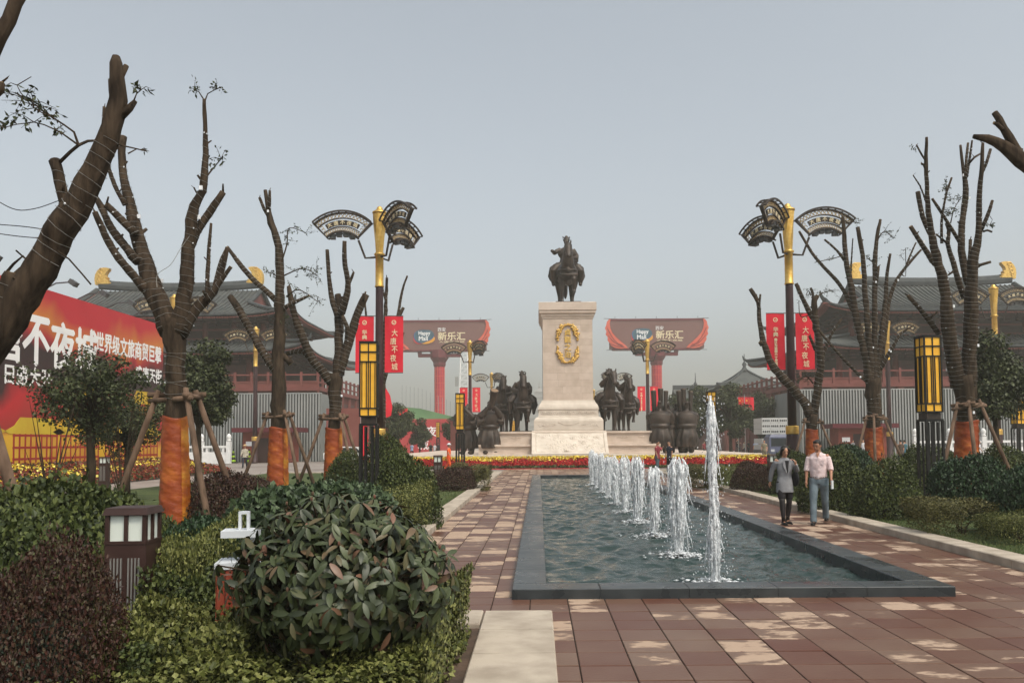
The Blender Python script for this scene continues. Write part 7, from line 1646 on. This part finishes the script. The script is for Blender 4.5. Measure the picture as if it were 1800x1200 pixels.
simple('red_screen', MB().bb(-11.2, -9.5, 86, 86.3, 0, 3.9), M['redwall2'], 'plain dark red screen wall behind the left horn blowers', 'wall'); simple('red_screen', MB().bb(-21, -17.2, 74, 74.3, 0, 4.8), M['redwall2'], 'dark red screen wall right of the left hoarding', 'wall')
def five_star(label, px, py, Y, w, h, rz=0):
    p = P(px, py, Y); t = thing('flag', label, 'flag', p, R(rz)); mb = MB(); mb.grid(lambda u, v: (w * u, .05 * math.sin(u * 7), -h * v), 10, 5); mb.build('cloth', M['redflag'], t)
    for (x, z, r_) in ((.2, -.26, .14), (.4, -.12, .05), (.46, -.24, .05), (.46, -.38, .05), (.4, -.5, .05)):
        poly = [(x * w + (r_ if k % 2 == 0 else r_ * .42) * w * .9 * math.sin(k * math.pi / 5), z * h + (r_ if k % 2 == 0 else r_ * .42) * w * .9 * math.cos(k * math.pi / 5)) for k in range(10)]
        MB().prism(poly[::-1], (0, -.08, 0), (1, 0, 0), (0, 0, 1), .01).build('star', M['star'], t)
    MB().tube([(-.03, 0, .3), (-.03, 0, -p.z)], .035, 6).build('staff', M['sheet'], t)
five_star('five starred red flag before the red wall at far left', 698, 718, 86, 1.1, .95); five_star('left one of the pair of five starred red flags at right', 1297, 698, 84, .9, 1.3); five_star('right one of the pair of five starred red flags at right', 1309, 698, 82, .9, 1.3); five_star('small five starred red flag behind the right lantern', 1258, 706, 96, .8, .9)
p = P(677, 706, 58); t = thing('feather_flag', 'red sail shaped flag on a pole beside the left lamp post', 'flag', (p.x, 58, 0)); MB().prism([(0, 3.4), (.42, 3.6), (.5, 4.2), (.35, 5.0), (0, 5.6)], (0, 0, 0), (1, 0, 0), (0, 0, 1), .02).build('cloth', M['redflag'], t); MB().tube([(0, 0, 0), (0, 0, 5.65)], .025, 6).build('staff', M['sheet'], t)
p = P(634, 745, 50); t = thing('feather_flag', 'red pennant hanging left of the big amber lantern', 'flag', (p.x, 50, 0)); MB().prism([(0, .6), (.42, .8), (.46, 2.0), (.30, 3.2), (0, 3.6)], (0, 0, 0), (1, 0, 0), (0, 0, 1), .02).build('cloth', M['redflag'], t); MB().tube([(0, 0, 0), (0, 0, 3.65)], .025, 6).build('staff', M['sheet'], t)
# far pavilions on the right
def pavilion(label, px, Y, hw, ze, zr, fin, wall_h=None):
    p = P(px, 776, Y); t = thing('pavilion', label, 'pavilion', (p.x, Y, 0)); n = 8; vs = []; fs = []
    def pf(s): return ze + (zr - ze) * (.45 * s + .55 * s * s)
    mb = MB()
    for q in range(4):
        a = q * math.pi / 2; c, s_ = math.cos(a), math.sin(a)
        def fn(u, v):
            w_ = hw * (1 - v) + .3 * v; x = -w_ + 2 * w_ * u; y = -w_; z = pf(v) + .6 * (abs(2 * u - 1) ** 5) * (1 - v) ** 3; return (x * c - y * s_, x * s_ + y * c, z)
        mb.grid(fn, 16, 10)
    mb.build('roof', M['tile'], t, True); mb = MB()
    for q in range(4):
        sx, sy = ((1, 1), (1, -1), (-1, 1), (-1, -1))[q]; mb.tube([(sx * (hw * (1 - v) + .3 * v), sy * (hw * (1 - v) + .3 * v), pf(v) + .6 * (1 - v) ** 3 + .1) for v in np.linspace(0, 1, 9)], .2, 5)
    mb.build('hip_ridge', M['ridge'], t); MB().lathe([(.7, zr - .2), (.5, zr + .3), (.25, zr + .7), (.42, zr + 1.1), (.12, zr + 1.6), (.05, zr + fin)], seg=8).build('finial', M['ridge'], t, True)
    MB().bb(-hw * .72, hw * .72, -hw * .72, hw * .72, 0, ze + .1).build('wall', M['redwall'], t)
    for i in range(5): MB().lathe([(.22, 0), (.22, ze)], (-hw * .74 + hw * .37 * i, -hw * .76, 0), 8).build('column', M['redwall2'], t, True)
pavilion('hazy pavilion with pyramid roof behind the horn blowers', 1224, 165, 6.2, 8.0, 11.8, 3.4); pavilion('larger pavilion with pyramid roof beside the right hall', 1311, 140, 6.0, 10.2, 13.4, 2.9)
t = thing('gallery_hall', 'long low tiled hall between the two right pavilions', 'building', (P(1262, 776, 150).x, 150, 0)); MB().bb(-6.5, 8, -3, 3, 0, 8.0).build('wall', M['redwall'], t)
mb = MB(); mb.grid(lambda u, v: (-8 + 17.5 * u, -4.5 + 4.5 * v, 8 + 3.2 * (.5 * v + .5 * v * v)), 10, 8); mb.grid(lambda u, v: (-8 + 17.5 * u, 4.5 - 4.5 * v, 8 + 3.2 * (.5 * v + .5 * v * v)), 10, 8); mb.build('roof', M['tile'], t, True); MB().bb(-8, 9.5, -.25, .25, 11.1, 11.7).build('ridge', M['ridge'], t)
for i in range(6): MB().bb(-5.8 + 2.2 * i, -4.4 + 2.2 * i, -3.06, -2.98, 4.0, 6.8).build('window', M['panel'], t)
# truck with a white load
q = P(1374, 776, 68); t = thing('truck', 'small blue grey truck stacked with white perforated boxes, seen head on', 'truck', (q.x, 68, 0)); cb = mat('truck_blue', (.08, .09, .15), .4, col2=(.10, .11, .17), scale=3)
MB().bb(-1.0, 1.0, 0, 1.7, .45, 1.95).box((0, .9, 2.05), (1.9, 1.6, .25), top=.85).build('cab', cb, t); MB().bb(-.85, .85, -.03, .02, 1.2, 1.85).build('windscreen', mat('dark_glass', (.02, .025, .03), .1), t); MB().bb(-1.02, 1.02, -.12, .02, .35, .6).build('bumper', M['fangrey'], t)
for s in (-1, 1): MB().bb(s * .75 - .14, s * .75 + .14, -.04, .02, .75, .95).build('headlight', M['glassgrey'], t); o = MB().lathe([(.36, -.12), (.36, .12)], seg=16); o = o.build('wheel', M['black'], t); o.location = (s * .8, .8, .36); o.rotation_euler = (0, R(90), 0)
MB().bb(-.3, .3, -.135, -.115, .42, .56).build('number_plate', M['white'], t); MB().bb(-1.05, 1.05, 1.8, 5.0, .7, .9).build('load_bed', M['fangrey'], t)
for k in range(5):
    for s in (-1, 0, 1):
        b = MB().bb(s * .72 - .35, s * .72 + .35, 1.9, 4.6, .92 + k * .48 if k < 2 else 2.2 + (k - 2) * .46, 1.36 + k * .48 if k < 2 else 2.64 + (k - 2) * .46); o = b.build('foam_box', mat('foam_white', (.46, .46, .44), .8), t)
        if k >= 2:
            h = MB()
            for j in range(4): h.box((s * .72 - .24 + .16 * j, 1.885, 2.42 + (k - 2) * .46), (.09, .02, .16))
            h.build('holes', M['black'], o)
# bicycle and rider
q = G(1297, 802); t = thing('bicycle', 'bicycle ridden across the plaza at right', 'bicycle', (q.x, q.y, 0), R(35))
for y in (-.52, .52):
    w_ = MB(); w_.tube([(0, y + .33 * math.cos(a), .34 + .33 * math.sin(a)) for a in np.linspace(0, 6.283, 21)], .022, 6, ref=(1, 0, 0)); w_.build('wheel', M['black'], t)
f = MB(); 
for a, b in (((0, -.52, .34), (0, -.42, .85)), ((0, -.42, .78), (0, .15, .82)), ((0, .15, .85), (0, .05, .3)), ((0, .05, .3), (0, .52, .34)), ((0, .52, .34), (0, .15, .8)), ((0, -.42, .75), (0, .05, .3)), ((-.25, -.36, 1.0), (.25, -.36, 1.0)), ((0, -.42, .85), (0, -.38, 1.0))): f.tube([a, b], .018, 6)
f.build('frame', M['fangrey'], t); MB().ell((0, .16, .9), (.08, .13, .04), 8, 6).build('saddle', M['black'], t)
POSES['ride'] = dict(legs=((62, 70), (35, 60)), arms=((45, 10, 25), (45, 10, 25)), head=(4, 0)); person('person in black riding a bicycle at right', (q.x, q.y + .1, .36), R(35), 1.65, 'ride', C['black'], C['navy'])
# bins, cart, cones, car
bl_ = mat('blue_plastic', (.02, .05, .15), .5); q = G(517, 810); t = thing('wheeled_bin', 'upright blue wheeled bin behind the slender wrapped tree', 'bin', (q.x, q.y, 0)); MB().box((0, 0, .75), (1.0, .8, 1.3), top=1.12).build('body', bl_, t); MB().box((0, 0, 1.44), (1.2, .95, .08)).build('lid', bl_, t)
for s in (-1, 1): MB().box((s * .4, -.2, .06), (.1, .16, .12)).build('wheel', M['black'], t)
q = G(545, 801); t = thing('wheeled_bin', 'tilted blue bin being tipped near the hoarding', 'bin', (q.x, q.y, 0)); MB().box((0, 0, .85), (1.0, 1.3, .9), 0, 0, -.5).build('body', bl_, t); MB().box((.35, 0, .12), (.5, .2, .24)).build('wheel', M['black'], t)
for lab, px in (('striped safety cone nearest the forked tree', 383), ('striped safety cone left of the straw hat worker', 410), ('striped safety cone beside the straw hat worker', 438)):
    q = G(px, 813); t = thing('safety_cone', lab, 'cone', (q.x, q.y, 0), 0, 'striped safety cones'); cg = mat('cone_green', (.30, .50, .02), .5)
    for k in range(6): MB().lathe([(.24 - .034 * k, .06 + .2 * k), (.21 - .034 * k, .06 + .2 * (k + 1))], seg=12).build('stripe', cg if k % 2 == 0 else M['black'], t, True)
    MB().box((0, 0, .03), (.6, .6, .06)).build('foot', M['black'], t)
q = P(612, 776, 72); t = thing('car', 'white car parked beyond the many armed tree', 'car', (q.x, 72, 0)); 
mb = MB(); mb.prism([(-1.9, .3), (1.9, .3), (1.95, .7), (1.5, .85), (1.0, 1.35), (-.9, 1.4), (-1.6, .95), (-1.95, .85)], (0, 0, 0), (1, 0, 0), (0, 0, 1), 1.6); mb.build('body', M['whitepaint'], t)
MB().prism([(-1.35, .92), (1.25, .9), (.92, 1.28), (-.85, 1.32)], (0, -.81, 0), (1, 0, 0), (0, 0, 1), .02).build('window', MATS['dark_glass'], t)
for x in (-1.2, 1.2):
    for y in (-.72, .72): o = MB().lathe([(.32, -.1), (.32, .1)], seg=16).build('wheel', M['black'], t); o.location = (x, y, .32); o.rotation_euler = (R(90), 0, 0)
# loose light wires hanging between the near trees
for k, (lab, pts) in enumerate((('slack wire looping from the left edge to the leaning trunk', [(-40, 330, 9), (20, 366, 9), (60, 367, 9), (105, 352, 9)]), ('upper slack wire left of the leaning trunk', [(-40, 392, 9), (40, 398, 9), (95, 406, 9)]), ('lower slack wire left of the leaning trunk', [(-40, 405, 9), (30, 415, 9), (90, 420, 9)]), ('thin wire hanging from the forked left tree', [(333, 415, 13.8), (318, 436, 13.8), (300, 465, 13.8), (277, 482, 13.8), (276, 505, 13.8)]))):
    simple('loose_wire', MB().tube([v for v, _ in interp([(P(*q), .004) for q in pts], .05)], .005, 4), M['wire'] if k == 3 else M['black'], lab, 'wire')
# small far lamp-lined crowd on the plaza
for k, (lab, px, py, rz, tp, bt, po) in enumerate((('pedestrian in white far off by the red wall', 690, 801, 20, 'white', 'navy', 'walk'), ('pedestrian in navy far off left of the stage', 770, 801, 200, 'navy', 'black', 'walk2'), ('pedestrian in red far off at the right trees', 1238, 800, 30, 'red', 'black', 'walk'), ('pedestrian in white far off right of the stage', 1225, 800, 160, 'white', 'black', 'stand'), ('pedestrian in cream far off at the right crossing', 1308, 800, 90, 'cream', 'navy', 'walk'), ('pedestrian in grey far off by the right hut', 1500, 806, 20, 'grey', 'black', 'stand'))): far(lab, px, py, rz, 1.68, po, tp, bt)

# ---------------------------------------------------------------- the hazy air
hz = bpy.data.materials.new('haze_air'); hz.use_nodes = True; nt = hz.node_tree
for n_ in list(nt.nodes):
    if n_.type == 'BSDF_PRINCIPLED': nt.nodes.remove(n_)
pv = nt.nodes.new('ShaderNodeVolumePrincipled'); pv.inputs['Color'].default_value = (.66, .655, .59, 1); pv.inputs['Density'].default_value = .0014; pv.inputs['Anisotropy'].default_value = .15
nt.links.new(pv.outputs[0], nt.nodes['Material Output'].inputs['Volume'])
h = MB().bb(-880, 880, -230, 900, -1.7, 64).build('haze', hz); stuff(h)
h['label'] = 'thin even haze filling the whole square'; h['category'] = 'haze'
